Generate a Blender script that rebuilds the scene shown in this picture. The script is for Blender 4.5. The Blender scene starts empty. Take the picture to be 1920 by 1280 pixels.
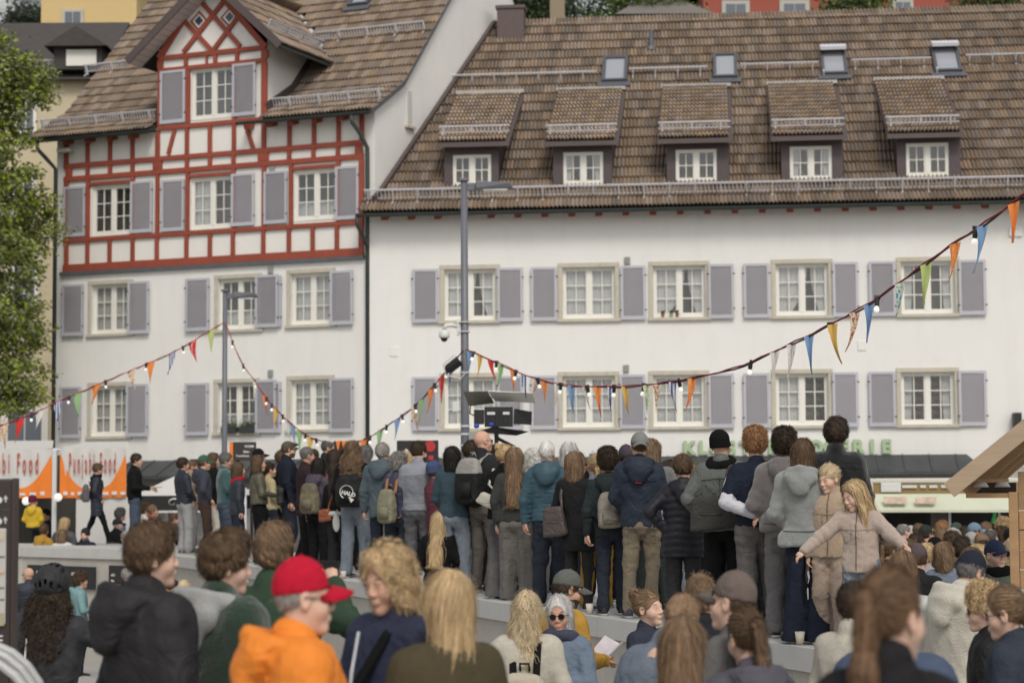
import bpy, math, random
import numpy as np
from mathutils import Matrix, Vector
random.seed(7)
RNG = np.random.default_rng(11)
PI = math.pi
S = bpy.context.scene
COL = S.collection
# ------------------------------------------------------------------ camera, sky, sun, exposure
F = 3700.0
PITCH = math.atan(253/F)
CAMZ = 2.2
cam_d = bpy.data.cameras.new('camera'); cam = bpy.data.objects.new('camera', cam_d); COL.objects.link(cam)
cam_d.sensor_width = 36; cam_d.lens = F/1920*36; cam_d.clip_start = .3; cam_d.clip_end = 600
cam.matrix_world = Matrix.Translation((0, 0, CAMZ)) @ Matrix.Rotation(PI/2+PITCH, 4, 'X') @ Matrix.Rotation(-.006, 4, 'Z')
cam_d.dof.use_dof = True; cam_d.dof.focus_distance = 16.5; cam_d.dof.aperture_fstop = 2.7
S.camera = cam
W = bpy.data.worlds.new('World'); S.world = W; W.use_nodes = True
wn, wl = W.node_tree.nodes, W.node_tree.links
bg = wn['Background']; sky = wn.new('ShaderNodeTexSky'); sky.sky_type = 'NISHITA'; sky.sun_disc = False
SUN_EL, SUN_AZ = math.radians(47), math.radians(168)     # azimuth clockwise from +Y
sky.sun_elevation = SUN_EL; sky.sun_rotation = SUN_AZ
sky.air_density = 1.6; sky.dust_density = 3.5; sky.altitude = 400
hs = wn.new('ShaderNodeHueSaturation'); hs.inputs['Saturation'].default_value = .2   # an overcast, whitish sky
wl.new(sky.outputs[0], hs.inputs['Color']); wl.new(hs.outputs[0], bg.inputs[0]); bg.inputs[1].default_value = .15
sun_d = bpy.data.lights.new('sun', 'SUN'); sun_d.energy = 1.5; sun_d.angle = math.radians(16); sun_d.color = (1, .93, .82)
sun = bpy.data.objects.new('sun', sun_d); COL.objects.link(sun)
sd = Vector((math.sin(SUN_AZ)*math.cos(SUN_EL), math.cos(SUN_AZ)*math.cos(SUN_EL), math.sin(SUN_EL)))
sun.rotation_euler = sd.to_track_quat('Z', 'Y').to_euler()
S.view_settings.view_transform = 'Standard'; S.view_settings.look = 'None'
S.view_settings.exposure = -.10; S.view_settings.gamma = 1; S.view_settings.use_curve_mapping = False
S.cycles.max_bounces = 6; S.cycles.transparent_max_bounces = 8; S.cycles.caustics_reflective = False; S.cycles.caustics_refractive = False

CM = cam.matrix_world.to_3x3()
CP = Vector((0, 0, CAMZ))
def ray(px, py):
    return (CM @ Vector((px-960, 640-py, -F))).normalized()
def at_y(px, py, Y):
    r = ray(px, py); return CP + r*(Y/r.y)
def at_z(px, py, z):
    r = ray(px, py); return CP + r*((z-CAMZ)/r.z)
def xpix(px, Y):                       # world X seen at column px (horizon row) at distance Y
    return at_y(px, 893, Y).x
# ------------------------------------------------------------------ objects and tags
def tag(o, label=None, cat=None, group=None, kind=None):
    if label: o['label'] = label
    if cat: o['category'] = cat
    if group: o['group'] = group
    if kind: o['kind'] = kind
    return o
def empty(name, loc=(0, 0, 0), rz=0, parent=None, sc=1.0):
    o = bpy.data.objects.new(name, None); COL.objects.link(o); o.location = loc; o.rotation_euler = (0, 0, rz)
    o.scale = (sc,)*3; o.empty_display_size = .1
    if parent: o.parent = parent
    return o
def link(name, me, parent=None, loc=None, rot=None, sc=None, mat=None):
    o = bpy.data.objects.new(name, me); COL.objects.link(o)
    if parent: o.parent = parent
    if loc is not None: o.location = loc
    if rot is not None: o.rotation_euler = rot
    if sc is not None: o.scale = sc if hasattr(sc, '__len__') else (sc,)*3
    if mat is not None:
        o.material_slots[0].link = 'OBJECT'; o.material_slots[0].material = mat
    return o
class MB:
    def __init__(s): s.v = []; s.f = []; s.m = []; s.mi = 0
    def add(s, vs, fs, mi=None):
        b = len(s.v); s.v.extend([tuple(v) for v in vs]); s.f.extend([tuple(i+b for i in f) for f in fs])
        s.m.extend([s.mi if mi is None else mi]*len(fs)); return s
    def box(s, x0, y0, z0, x1, y1, z1, mi=None, M=None):
        v = [(x, y, z) for z in (z0, z1) for y in (y0, y1) for x in (x0, x1)]
        if M is not None: v = [M @ Vector(p) for p in v]
        return s.add(v, [(0, 2, 3, 1), (4, 5, 7, 6), (0, 1, 5, 4), (2, 6, 7, 3), (0, 4, 6, 2), (1, 3, 7, 5)], mi)
    def beam(s, a, b, w, d, up=(0, 0, 1), mi=None):
        a, b = Vector(a), Vector(b); t = (b-a); L = t.length; t.normalize(); u = Vector(up)
        sx = t.cross(u); sx = sx.normalized() if sx.length > 1e-4 else Vector((1, 0, 0)); u = sx.cross(t)
        v = [p+sx*(i*w/2)+u*(j*d/2) for p in (a, b) for i, j in ((-1, -1), (1, -1), (1, 1), (-1, 1))]
        return s.add(v, [(0, 1, 2, 3), (7, 6, 5, 4), (0, 4, 5, 1), (1, 5, 6, 2), (2, 6, 7, 3), (3, 7, 4, 0)], mi)
    def tube(s, pts, r, n=8, caps=True, mi=None, flat=None):
        pts = [Vector(p) for p in pts]; rs = r if hasattr(r, '__len__') else [r]*len(pts)
        vs = []; fs = []; px = None
        for i, p in enumerate(pts):
            t = (pts[min(i+1, len(pts)-1)]-pts[max(i-1, 0)]).normalized()
            if px is None: px = t.orthogonal().normalized()
            px = (px - t*px.dot(t)); px = px.normalized() if px.length > 1e-5 else t.orthogonal().normalized(); py = t.cross(px)
            for k in range(n):
                a = 2*PI*k/n; vs.append(p+(px*math.cos(a)+py*math.sin(a)*(flat or 1))*rs[i])
        for i in range(len(pts)-1):
            for k in range(n):
                fs.append((i*n+k, i*n+(k+1) % n, (i+1)*n+(k+1) % n, (i+1)*n+k))
        if caps: fs += [tuple(range(n))[::-1], tuple((len(pts)-1)*n+k for k in range(n))]
        return s.add(vs, fs, mi)
    def lathe(s, prof, n=16, mi=None, M=None, sx=1, sy=1):
        vs = [(r*math.cos(2*PI*k/n)*sx, r*math.sin(2*PI*k/n)*sy, z) for r, z in prof for k in range(n)]
        if M is not None: vs = [M @ Vector(p) for p in vs]
        m = len(prof)
        fs = [(i*n+k, i*n+(k+1) % n, (i+1)*n+(k+1) % n, (i+1)*n+k) for i in range(m-1) for k in range(n)]
        fs += [tuple(range(n))[::-1], tuple((m-1)*n+k for k in range(n))]
        return s.add(vs, fs, mi)
    def strip(s, rows, mi=None, close=False):    # rows of equally many points
        n = len(rows[0]); vs = [p for r in rows for p in r]
        fs = [(i*n+k, i*n+(k+1) % n, (i+1)*n+(k+1) % n, (i+1)*n+k) for i in range(len(rows)-1) for k in range(n if close else n-1)]
        return s.add(vs, fs, mi)
    def ell(s, c, r, nu=10, nv=7, mi=None, M=None):
        prof = [(math.sin(PI*j/nv) or 1e-3, -math.cos(PI*j/nv)) for j in range(nv+1)]
        T = Matrix.Translation(c) @ Matrix.Diagonal((r[0], r[1], r[2], 1))
        if M is not None: T = M @ T
        return s.lathe(prof, nu, mi, T)
    def mesh(s, name, mats, smooth=False):
        me = bpy.data.meshes.new(name); me.from_pydata(s.v, [], s.f)
        for m in (mats if isinstance(mats, (list, tuple)) else [mats]): me.materials.append(m)
        if any(s.m): me.polygons.foreach_set('material_index', s.m)
        if smooth: me.shade_smooth() if hasattr(me, 'shade_smooth') else None
        me.update(); return me
    def build(s, name, mats, parent=None, smooth=False, bevel=0, **k):
        o = link(name, s.mesh(name, mats, smooth), parent, **k)
        if bevel:
            b = o.modifiers.new('bevel', 'BEVEL'); b.width = bevel; b.segments = 2; b.limit_method = 'ANGLE'
        return o
def npmesh(name, v, f, mats, smooth=True, mi=None):
    me = bpy.data.meshes.new(name); nv, nf = len(v), len(f); k = f.shape[1]
    me.vertices.add(nv); me.vertices.foreach_set('co', np.asarray(v, np.float32).ravel())
    me.loops.add(nf*k); me.loops.foreach_set('vertex_index', np.asarray(f, np.int32).ravel())
    me.polygons.add(nf); me.polygons.foreach_set('loop_start', np.arange(0, nf*k, k, dtype=np.int32))
    me.polygons.foreach_set('loop_total', np.full(nf, k, np.int32))
    for m in (mats if isinstance(mats, (list, tuple)) else [mats]): me.materials.append(m)
    if mi is not None: me.polygons.foreach_set('material_index', np.asarray(mi, np.int32))
    me.polygons.foreach_set('use_smooth', np.full(nf, smooth, bool))
    me.update(calc_edges=True); me.validate(); return me
# ------------------------------------------------------------------ materials
def lin(r, g, b):
    return tuple((c/255/12.92 if c/255 <= .04045 else ((c/255+.055)/1.055)**2.4) for c in (r, g, b))
_mc = {}
def mat(name, col, rough=.7, var=0, vscale=6, bump=0, bscale=40, metal=0, island=0, objrand=0, spec=.5, stretch=None, extra=None, sheen=0, subs=0, aniso=None, huevar=0, wr=0):
    """one principled material: colour broken up by noise, random per island or object, with a fine bump"""
    key = (name, tuple(round(c, 4) for c in col), rough, bump, bscale)
    if key in _mc: return _mc[key]
    m = bpy.data.materials.new(name); m.use_nodes = True; N, L = m.node_tree.nodes, m.node_tree.links
    b = N['Principled BSDF']; b.inputs['Roughness'].default_value = rough; b.inputs['Metallic'].default_value = metal
    b.inputs['Specular IOR Level'].default_value = spec
    if sheen: b.inputs['Sheen Weight'].default_value = sheen; b.inputs['Sheen Roughness'].default_value = .5
    if subs: b.inputs['Subsurface Weight'].default_value = subs; b.inputs['Subsurface Radius'].default_value = (.012, .005, .003); b.inputs['Subsurface Scale'].default_value = .5
    out = None
    rgb = N.new('ShaderNodeRGB'); rgb.outputs[0].default_value = (*col, 1); out = rgb.outputs[0]
    tc = N.new('ShaderNodeTexCoord'); vec = tc.outputs['Object']
    if stretch:
        mp = N.new('ShaderNodeMapping'); mp.inputs['Scale'].default_value = stretch; L.new(vec, mp.inputs[0]); vec = mp.outputs[0]
    def valmul(src, fac):
        h = N.new('ShaderNodeHueSaturation'); L.new(src, h.inputs['Color']); L.new(fac, h.inputs['Value']); return h.outputs[0]
    def rng(src, a, b_):
        r = N.new('ShaderNodeMapRange'); L.new(src, r.inputs[0]); r.inputs[3].default_value = a; r.inputs[4].default_value = b_; return r.outputs[0]
    if var:
        n = N.new('ShaderNodeTexNoise'); n.inputs['Scale'].default_value = vscale; n.inputs['Detail'].default_value = 6; n.inputs['Roughness'].default_value = .62
        L.new(vec, n.inputs['Vector']); r = rng(n.outputs[0], 1-var*1.6, 1+var*1.6); out = valmul(out, r)
    if island:
        g = N.new('ShaderNodeNewGeometry'); oi = N.new('ShaderNodeObjectInfo')
        ad = N.new('ShaderNodeMath'); ad.operation = 'ADD'; L.new(g.outputs['Random Per Island'], ad.inputs[0]); L.new(oi.outputs['Random'], ad.inputs[1])
        fr = N.new('ShaderNodeMath'); fr.operation = 'FRACT'; L.new(ad.outputs[0], fr.inputs[0])
        out = valmul(out, rng(fr.outputs[0], 1-island, 1+island))
        if huevar:
            h = N.new('ShaderNodeHueSaturation'); L.new(out, h.inputs['Color'])
            mu = N.new('ShaderNodeMath'); mu.operation = 'MULTIPLY'; mu.inputs[1].default_value = 7.3; L.new(fr.outputs[0], mu.inputs[0])
            f2 = N.new('ShaderNodeMath'); f2.operation = 'FRACT'; L.new(mu.outputs[0], f2.inputs[0])
            L.new(rng(f2.outputs[0], 1-huevar*4, 1+huevar*4), h.inputs['Saturation'])
            L.new(rng(f2.outputs[0], .5-huevar*.07, .5+huevar*.05), h.inputs['Hue']); out = h.outputs[0]
    if objrand:
        oi = N.new('ShaderNodeObjectInfo'); out = valmul(out, rng(oi.outputs['Random'], 1-objrand, 1+objrand))
    if bump:
        n = N.new('ShaderNodeTexNoise'); n.inputs['Scale'].default_value = bscale; n.inputs['Detail'].default_value = 5; L.new(vec, n.inputs['Vector'])
        bp = N.new('ShaderNodeBump'); bp.inputs['Strength'].default_value = min(1, bump); bp.inputs['Distance'].default_value = .01*max(1, bump)
        L.new(n.outputs[0], bp.inputs['Height']); L.new(bp.outputs[0], b.inputs['Normal'])
        if wr:                                       # soft wrinkles of cloth
            n2 = N.new('ShaderNodeTexNoise'); n2.inputs['Scale'].default_value = 6.5; n2.inputs['Detail'].default_value = 2; n2.inputs['Distortion'].default_value = .9; L.new(vec, n2.inputs['Vector'])
            ab = N.new('ShaderNodeMath'); ab.operation = 'SUBTRACT'; ab.inputs[1].default_value = .5; L.new(n2.outputs[0], ab.inputs[0]); a2 = N.new('ShaderNodeMath'); a2.operation = 'ABSOLUTE'; L.new(ab.outputs[0], a2.inputs[0])
            b2 = N.new('ShaderNodeBump'); b2.inputs['Strength'].default_value = 1; b2.inputs['Distance'].default_value = wr; b2.invert = True; L.new(a2.outputs[0], b2.inputs['Height']); L.new(bp.outputs[0], b2.inputs['Normal']); L.new(b2.outputs[0], b.inputs['Normal'])
    if extra: out = extra(N, L, out, vec, b)
    L.new(out, b.inputs['Base Color'])
    _mc[key] = m; return m
def streaks(amt, sx=1.2, sz=.12, col=(.18, .17, .14), thr=.5):
    """rain streaks and stains running down a wall"""
    def ex(N, L, out, vec, b):
        mp = N.new('ShaderNodeMapping'); mp.inputs['Scale'].default_value = (sx, sx, sz); L.new(vec, mp.inputs[0])
        n = N.new('ShaderNodeTexNoise'); n.inputs['Scale'].default_value = 2.2; n.inputs['Detail'].default_value = 8; n.inputs['Roughness'].default_value = .65; L.new(mp.outputs[0], n.inputs['Vector'])
        r = N.new('ShaderNodeMapRange'); L.new(n.outputs[0], r.inputs[0]); r.inputs[1].default_value = thr; r.inputs[2].default_value = thr+.3; r.inputs[4].default_value = amt
        mx = N.new('ShaderNodeMix'); mx.data_type = 'RGBA'; L.new(r.outputs[0], mx.inputs[0]); L.new(out, mx.inputs[6]); mx.inputs[7].default_value = (*col, 1)
        return mx.outputs[2]
    return ex
M_plaster = mat('white_plaster', (.74, .725, .695), .92, var=.04, vscale=1.1, bump=.35, bscale=60, extra=streaks(.10, 1.1, .25))
M_panel = mat('infill_plaster', (.74, .72, .68), .92, var=.03, vscale=2, bump=.25, bscale=50, extra=streaks(.06, 3, .6))
M_timber = mat('oxblood_timber', (.27, .056, .030), .65, var=.16, vscale=2.5, objrand=.10, bump=.3, bscale=30)
M_stone = mat('sandstone_surround', (.50, .46, .38), .85, var=.1, vscale=5, bump=.3, extra=streaks(.35, 4, .8, (.16, .14, .10)))
M_wframe = mat('white_window_paint', (.74, .72, .66), .45, var=.03)
M_shutter = mat('grey_shutter_paint', (.45, .445, .49), .55, var=.05, vscale=2, objrand=.05)
M_slat = mat('shutter_slat_paint', (.36, .345, .37), .6, var=.06, vscale=2, objrand=.05)
M_metal = mat('dark_gutter_metal', (.045, .055, .05), .45, var=.25, vscale=6, metal=.35)
M_lead = mat('grey_flashing', (.12, .125, .14), .5, var=.2, metal=.3)
M_galv = mat('galvanised_steel', (.62, .62, .66), .5, var=.12, vscale=12)
M_tile = mat('clay_roof_tile', (.225, .170, .126), .85, var=.2, vscale=2.2, island=.30, huevar=.05, bump=.6, bscale=18, extra=streaks(.30, 1.2, 1.2, (.06, .045, .037), .5))
M_tile2 = mat('clay_roof_tile_pale', (.33, .255, .19), .85, var=.16, vscale=2.2, island=.22, huevar=.06, bump=.6, bscale=18)
M_deck = mat('roof_underlay', (.022, .018, .015), .95)
M_verge = mat('brown_verge_board', (.085, .062, .058), .6, var=.12, vscale=3)
M_dormer = mat('aubergine_dormer_paint', (.075, .055, .058), .6, var=.1, vscale=3)
M_soffit = mat('pale_soffit_board', (.50, .44, .42), .7, var=.1, stretch=(1, 8, 1))
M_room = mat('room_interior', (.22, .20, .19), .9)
M_curtain = mat('net_curtain', (.52, .52, .515), .9, var=.12, vscale=6, stretch=(9, 1, .6))
M_blackm = mat('black_metal', (.012, .012, .013), .45)
M_wood = mat('pine_wood', (.34, .205, .10), .6, var=.18, vscale=3, stretch=(.7, 6, 6), objrand=.12, bump=.3)
def glass_mat():
    m = bpy.data.materials.new('window_glass'); m.use_nodes = True; N, L = m.node_tree.nodes, m.node_tree.links; N.clear()
    o = N.new('ShaderNodeOutputMaterial'); t = N.new('ShaderNodeBsdfTransparent'); t.inputs[0].default_value = (.94, .95, .95, 1)
    g = N.new('ShaderNodeBsdfGlossy'); g.inputs['Roughness'].default_value = .03
    lw = N.new('ShaderNodeLayerWeight'); lw.inputs[0].default_value = .35; f = N.new('ShaderNodeMapRange'); f.inputs[3].default_value = .10; f.inputs[4].default_value = .75; L.new(lw.outputs['Facing'], f.inputs[0]); mx = N.new('ShaderNodeMixShader')
    tc = N.new('ShaderNodeTexCoord'); n = N.new('ShaderNodeTexNoise'); n.inputs['Scale'].default_value = 2.5; L.new(tc.outputs['Object'], n.inputs['Vector'])
    bp = N.new('ShaderNodeBump'); bp.inputs['Distance'].default_value = .02; bp.inputs['Strength'].default_value = .3; L.new(n.outputs[0], bp.inputs['Height'])
    L.new(bp.outputs[0], g.inputs['Normal'])
    L.new(f.outputs[0], mx.inputs[0]); L.new(t.outputs[0], mx.inputs[1]); L.new(g.outputs[0], mx.inputs[2]); L.new(mx.outputs[0], o.inputs[0]); return m
M_glass = glass_mat()
# ------------------------------------------------------------------ ground
def lower_ground(y):                   # the arena slopes down away from the camera
    return CAMZ-1.73-.0465*y
WALL_Z = CAMZ-1.34
PLAZA_Z = -.1
m_pave = mat('paving', (.36, .345, .32), .9, var=.2, vscale=1.5, bump=.3, bscale=30)
gb = MB(); ys = [-8, 10, 20, 30, 44, 60]
gb.strip([[(-60, y, lower_ground(y)), (60, y, lower_ground(y))] for y in ys][::-1])
tag(gb.build('ground', m_pave), kind='structure')
gb = MB(); gb.strip([[(-300, 60, -1.4), (300, 60, -1.4)], [(-300, 500, -1.4), (300, 500, -1.4)]][::1])
tag(gb.build('terrain', mat('far_ground', (.16, .17, .12), .95, var=.2, vscale=.1)), kind='structure')
# ------------------------------------------------------------------ the two houses
class Fac:
    def __init__(s, name, J, ang, label):
        s.e = empty(name, (J[0], J[1], 0), -ang); tag(s.e, label, 'house', None)
        s.M = Matrix.Translation((J[0], J[1], 0)) @ Matrix.Rotation(-ang, 4, 'Z'); s.I = s.M.inverted()
    def p(s, px, py, y=0.0):
        o = s.I @ CP; d = s.I.to_3x3() @ ray(px, py); q = o+d*((y-o.y)/d.y); return (q.x, q.z)
    def rect(s, x0, y0, x1, y1, y=0.0):
        xc, yc = (x0+x1)/2, (y0+y1)/2
        return (s.p(x0, yc, y)[0], s.p(xc, y1, y)[1], s.p(x1, yc, y)[0], s.p(xc, y0, y)[1])
    def z(s, px, py, y=0.0): return s.p(px, py, y)[1]
    def x(s, px, py, y=0.0): return s.p(px, py, y)[0]
YJ = 48.7
J = at_y(690, 893, YJ)
HL = Fac('half_timbered_house', (J.x, J.y), math.atan(.43), 'tall white house with red half timbered upper storey and pointed gable')
HR = Fac('long_white_house', (J.x+.02, J.y-.12), math.atan(.105), 'long white house with five roof dormers and grey shutters')
def wall(parent, name, x0, x1, z0, z1, holes, m, y=0.0, depth=.2, top=None):
    xs = sorted({x0, x1, *[h[0] for h in holes], *[h[2] for h in holes]}); zs = sorted({z0, z1, *[h[1] for h in holes], *[h[3] for h in holes]})
    mb = MB()
    for i in range(len(xs)-1):
        for j in range(len(zs)-1):
            cx, cz = (xs[i]+xs[i+1])/2, (zs[j]+zs[j+1])/2
            if cx < x0 or cx > x1 or any(h[0] < cx < h[2] and h[1] < cz < h[3] for h in holes): continue
            mb.add([(xs[i], y, zs[j]), (xs[i+1], y, zs[j]), (xs[i+1], y, zs[j+1]), (xs[i], y, zs[j+1])], [(0, 1, 2, 3)])
    for a, b, c, d in holes:
        mb.add([(a, y, b), (c, y, b), (c, y, d), (a, y, d), (a, y+depth, b), (c, y+depth, b), (c, y+depth, d), (a, y+depth, d)], [(0, 4, 5, 1), (1, 5, 6, 2), (2, 6, 7, 3), (3, 7, 4, 0)])
    if top: mb.add([(q[0], y, q[1]) for q in top], [tuple(range(len(top)))])
    return mb.build(name, m, parent)
_pane = MB().add([(-.5, 0, -.5), (.5, 0, -.5), (.5, 0, .5), (-.5, 0, .5)], [(0, 1, 2, 3)]).mesh('pane', M_glass)
def curtain(parent, x0, z0, x1, z1, kind, y):
    mb = MB(); rnd = random.Random(hash((round(x0, 2), kind)) & 999)
    def sheet(a0, a1, b0, b1, zt, zb):       # top edge a0..a1, bottom edge b0..b1
        n = 16; rows = []
        for k in range(5):
            t = k/4; t2 = t*t; rows.append([((a0+(b0-a0)*t2)+((a1+(b1-a1)*t2)-(a0+(b0-a0)*t2))*i/n, y+.018*math.sin(i*2.1+rnd.random()*.5), zt+(zb-zt)*t) for i in range(n+1)])
        mb.strip(rows)
    w = x1-x0
    if kind == 'net': sheet(x0, x0+w*.5, x0, x0+w*.5, z1, z0); sheet(x0+w*.5, x1, x0+w*.5, x1, z1, z0)
    elif kind == 'half': sheet(x0, x1, x0, x1, z0+(z1-z0)*.36, z0)
    elif kind == 'drape': sheet(x0, x0+w*.62, x0, x0+w*.28, z1, z0); sheet(x0+w*.68, x1, x1-w*.14, x1, z1, z0)
    elif kind == 'side': sheet(x0, x0+w*.2, x0, x0+w*.16, z1, z0); sheet(x1-w*.2, x1, x1-w*.16, x1, z1, z0)
    elif kind == 'left': sheet(x0, x0+w*.5, x0, x0+w*.5, z1, z0)
    if mb.v: mb.build('curtain', M_curtain, parent, smooth=True)
def window(F_, r, y, nz=3, kind='net', name='window', sill=True, leaf=2, room=.55):
    """frame, muntins and panes of a casement window in an opening r = (x0, z0, x1, z1)"""
    x0, z0, x1, z1 = r; w, h = x1-x0, z1-z0; mb = MB(); fr = .055; mc = .055
    mb.box(0, 0, 0, fr, .07, h); mb.box(w-fr, 0, 0, w, .07, h); mb.box(fr, 0, h-fr, w-fr, .07, h); mb.box(fr, 0, 0, w-fr, .07, fr*1.5)
    mb.box(w/2-mc, -.01, fr*1.5, w/2+mc, .06, h-fr)
    panes = []
    for a, b in ((fr, w/2-mc), (w/2+mc, w-fr)):
        st = .028                                      # sash stile
        mb.box(a, .01, fr*1.5, a+st, .055, h-fr); mb.box(b-st, .01, fr*1.5, b, .055, h-fr); mb.box(a+st, .01, fr*1.5, b-st, .055, fr*1.5+st*1.3); mb.box(a+st, .01, h-fr-st, b-st, .055, h-fr)
        ax, bx, az, bz = a+st, b-st, fr*1.5+st*1.3, h-fr-st
        mm = .012
        mb.box((ax+bx)/2-mm, .012, az, (ax+bx)/2+mm, .05, bz)
        for k in range(1, nz):
            zz = az+(bz-az)*k/nz; mb.box(ax, .014, zz-mm, (ax+bx)/2-mm, .048, zz+mm); mb.box((ax+bx)/2+mm, .014, zz-mm, bx, .048, zz+mm)
        for i in range(2):
            for k in range(nz): panes.append((ax+(bx-ax)*(i+.5)/2, az+(bz-az)*(k+.5)/nz, (bx-ax)/2, (bz-az)/nz))
    o = mb.build(name, M_wframe, F_.e, loc=(x0, y, z0))
    for cx, cz, a, b in panes:
        link('pane', _pane, o, (cx, .03, cz), (random.uniform(-.006, .006), 0, random.uniform(-.012, .012)), (a, 1, b))
    if sill: MB().box(-.03, -.05, -.035, w+.03, .02, -.002).build('sill', M_wframe, o)
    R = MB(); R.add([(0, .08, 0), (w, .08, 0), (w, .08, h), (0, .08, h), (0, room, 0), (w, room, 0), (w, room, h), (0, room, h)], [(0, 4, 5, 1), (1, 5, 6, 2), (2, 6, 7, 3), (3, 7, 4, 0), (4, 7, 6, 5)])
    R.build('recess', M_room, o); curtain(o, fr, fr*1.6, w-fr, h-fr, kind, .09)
    return o
def surround(F_, r, y=0.0, t=.115, side=True):
    x0, z0, x1, z1 = r; mb = MB(); g = .003
    mb.box(x0-t, y-.03, z1+g, x1+t, y+.16, z1+t); mb.box(x0-t, y-.028, z0, x0-g, y+.16, z1); mb.box(x1+g, y-.028, z0, x1+t, y+.16, z1)
    mb.box(x0-t-.02, y-.08, z0-.085, x1+t+.03, y+.16, z0-g)
    return mb.build('window_surround', M_stone, F_.e, bevel=.01)
_sh = {}
def shutter(F_, r, y=-.03):
    x0, z0, x1, z1 = r; w, h = round(x1-x0, 2), round(z1-z0, 2)
    if (w, h) not in _sh:
        mb = MB(); b = .065
        for q in ((0, 0, b, h), (w-b, 0, w, h), (b, h-b, w-b, h), (b, 0, w-b, b*1.35)): mb.box(q[0], -.04, q[1], q[2], 0, q[3])
        n = int((h-2.3*b)/.042)
        for k in range(n):
            zz = b*1.35+(h-2.35*b)*(k+.5)/n
            mb.add([(b, -.004, zz+.021), (w-b, -.004, zz+.021), (w-b, -.033, zz-.017), (b, -.033, zz-.017)], [(0, 3, 2, 1)], 1)
        for zz in (h*.18, h*.82): mb.box(-.03, -.045, zz-.015, .03, -.036, zz+.015, 2); mb.box(w-.03, -.045, zz-.015, w+.03, -.036, zz+.015, 2)
        _sh[(w, h)] = mb.mesh('shutter', [M_shutter, M_slat, M_blackm])
    return link('shutter', _sh[(w, h)], F_.e, (x0, y, z0), (0, 0, random.uniform(-.02, .02)))
# ---- roofs of single clay tiles
TW, TL = .2, .50
def tile_geo(w=TW, l=TL, rolls=2):
    n = 4*rolls; top = []; bot = []; back = []
    for i in range(n+1):
        x = w*i/n; c = (.5-.5*math.cos(2*PI*rolls*i/n))**.8; hgt = .062*c
        top.append((x, 0, hgt+.050)); bot.append((x, .03, hgt+.0)); back.append((x, l, hgt+.0))
    return [*bot, *top, *back], [(r*(n+1)+i, r*(n+1)+i+1, (r+1)*(n+1)+i+1, (r+1)*(n+1)+i) for r in range(2) for i in range(n)]
def tiled(F_, prof, rows_x, m, keep=300, gauge=.48, tw=TW, name='roof_tile', xf=None, skip=None, rest='roof_tiles', budget=None):
    """single tiles laid in courses up a profile [(y, z)...]; rows_x(y, z) gives the x range; the lowest `keep` are objects of their own"""
    P = [Vector((0, a, b)) for a, b in prof]; seg = []; acc = 0
    for a, b in zip(P, P[1:]): seg.append((acc, (b-a).length, a, (b-a).normalized())); acc += (b-a).length
    tv, tf = tile_geo(tw, gauge+.03); tv = np.array(tv); tf = np.array(tf)
    me = None; cnt = 0; V = []; Fc = []; nb = 0; s = 0.0; rnd = random.Random(5)
    while s < acc-.1:
        for a0, ln, a, d in seg:
            if a0 <= s < a0+ln or (a0, ln, a, d) == seg[-1]: break
        p = a+d*(s-a0); x0, x1 = rows_x(p.y, p.z); n = int((x1-x0)/tw+.5); s2 = s+gauge
        for b0, bn, bb, bd in seg:
            if b0 <= s2 < b0+bn or (b0, bn, bb, bd) == seg[-1]: break
        p2 = bb+bd*(s2-b0); ang = math.atan2(p2.z-p.z, p2.y-p.y)
        for i in range(n):
            x = x0+i*tw
            if skip and skip(x+tw/2, p.y): continue
            M = Matrix.Translation((x, p.y, p.z+.02+rnd.uniform(-.004, .006))) @ Matrix.Rotation(ang+rnd.uniform(-.006, .01), 4, 'X') @ Matrix.Rotation(rnd.gauss(0, .006), 4, 'Z')
            if xf is not None: M = xf @ M
            if cnt < keep:
                if me is None: me = npmesh(name, tv, tf, m, smooth=False)
                o = bpy.data.objects.new(name, me); COL.objects.link(o); o.parent = F_.e; o.matrix_local = M
            else:
                A = np.array(M); V.append(tv @ A[:3, :3].T+A[:3, 3]); Fc.append(tf+nb); nb += len(tv)
            cnt += 1
        s += gauge
    if V:
        o = link(rest, npmesh(rest, np.concatenate(V), np.concatenate(Fc), m, smooth=False), F_.e); o['kind'] = 'stuff'
    return cnt
def slab(F_, name, pts, m, th=.05):
    mb = MB(); n = len(pts); mb.add([*pts, *[(x, y, z-th) for x, y, z in pts]], [tuple(range(n)), tuple(range(2*n-1, n-1, -1)), *[(i, i+n, (i+1) % n+n, (i+1) % n) for i in range(n)]])
    return mb.build(name, m, F_.e)
def guard(F_, a, b, hgt=.24, pitch=.085, posts=.85, nrm=(0, -.5, .85), rails=2, wires=True, picket=True):
    """snow guard: rails, pickets and brackets along the roof"""
    a, b, nrm = Vector(a), Vector(b), Vector(nrm).normalized(); L = (b-a).length; t = (b-a)/L; mb = MB()
    mb.beam(a+nrm*hgt, b+nrm*hgt, .035, .035, nrm); picket and mb.beam(a+nrm*.05, b+nrm*.05, .025, .025, nrm)
    if picket:
        for k in range(int(L/pitch)): q = a+t*(k+.5)*pitch; mb.beam(q+nrm*.06, q+nrm*(hgt-.02), .022, .012, t)
    for k in range(int(L/posts)+1): q = a+t*min(L, .1+k*posts)+Vector((0, -.03, 0)); mb.beam(q-nrm*.05, q+nrm*(hgt+.015), .035, .03, t); mb.beam(q, q+Vector((0, -.16, -.12)), .03, .02, t)
    return mb.build('snow_guard', M_galv, F_.e)
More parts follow.
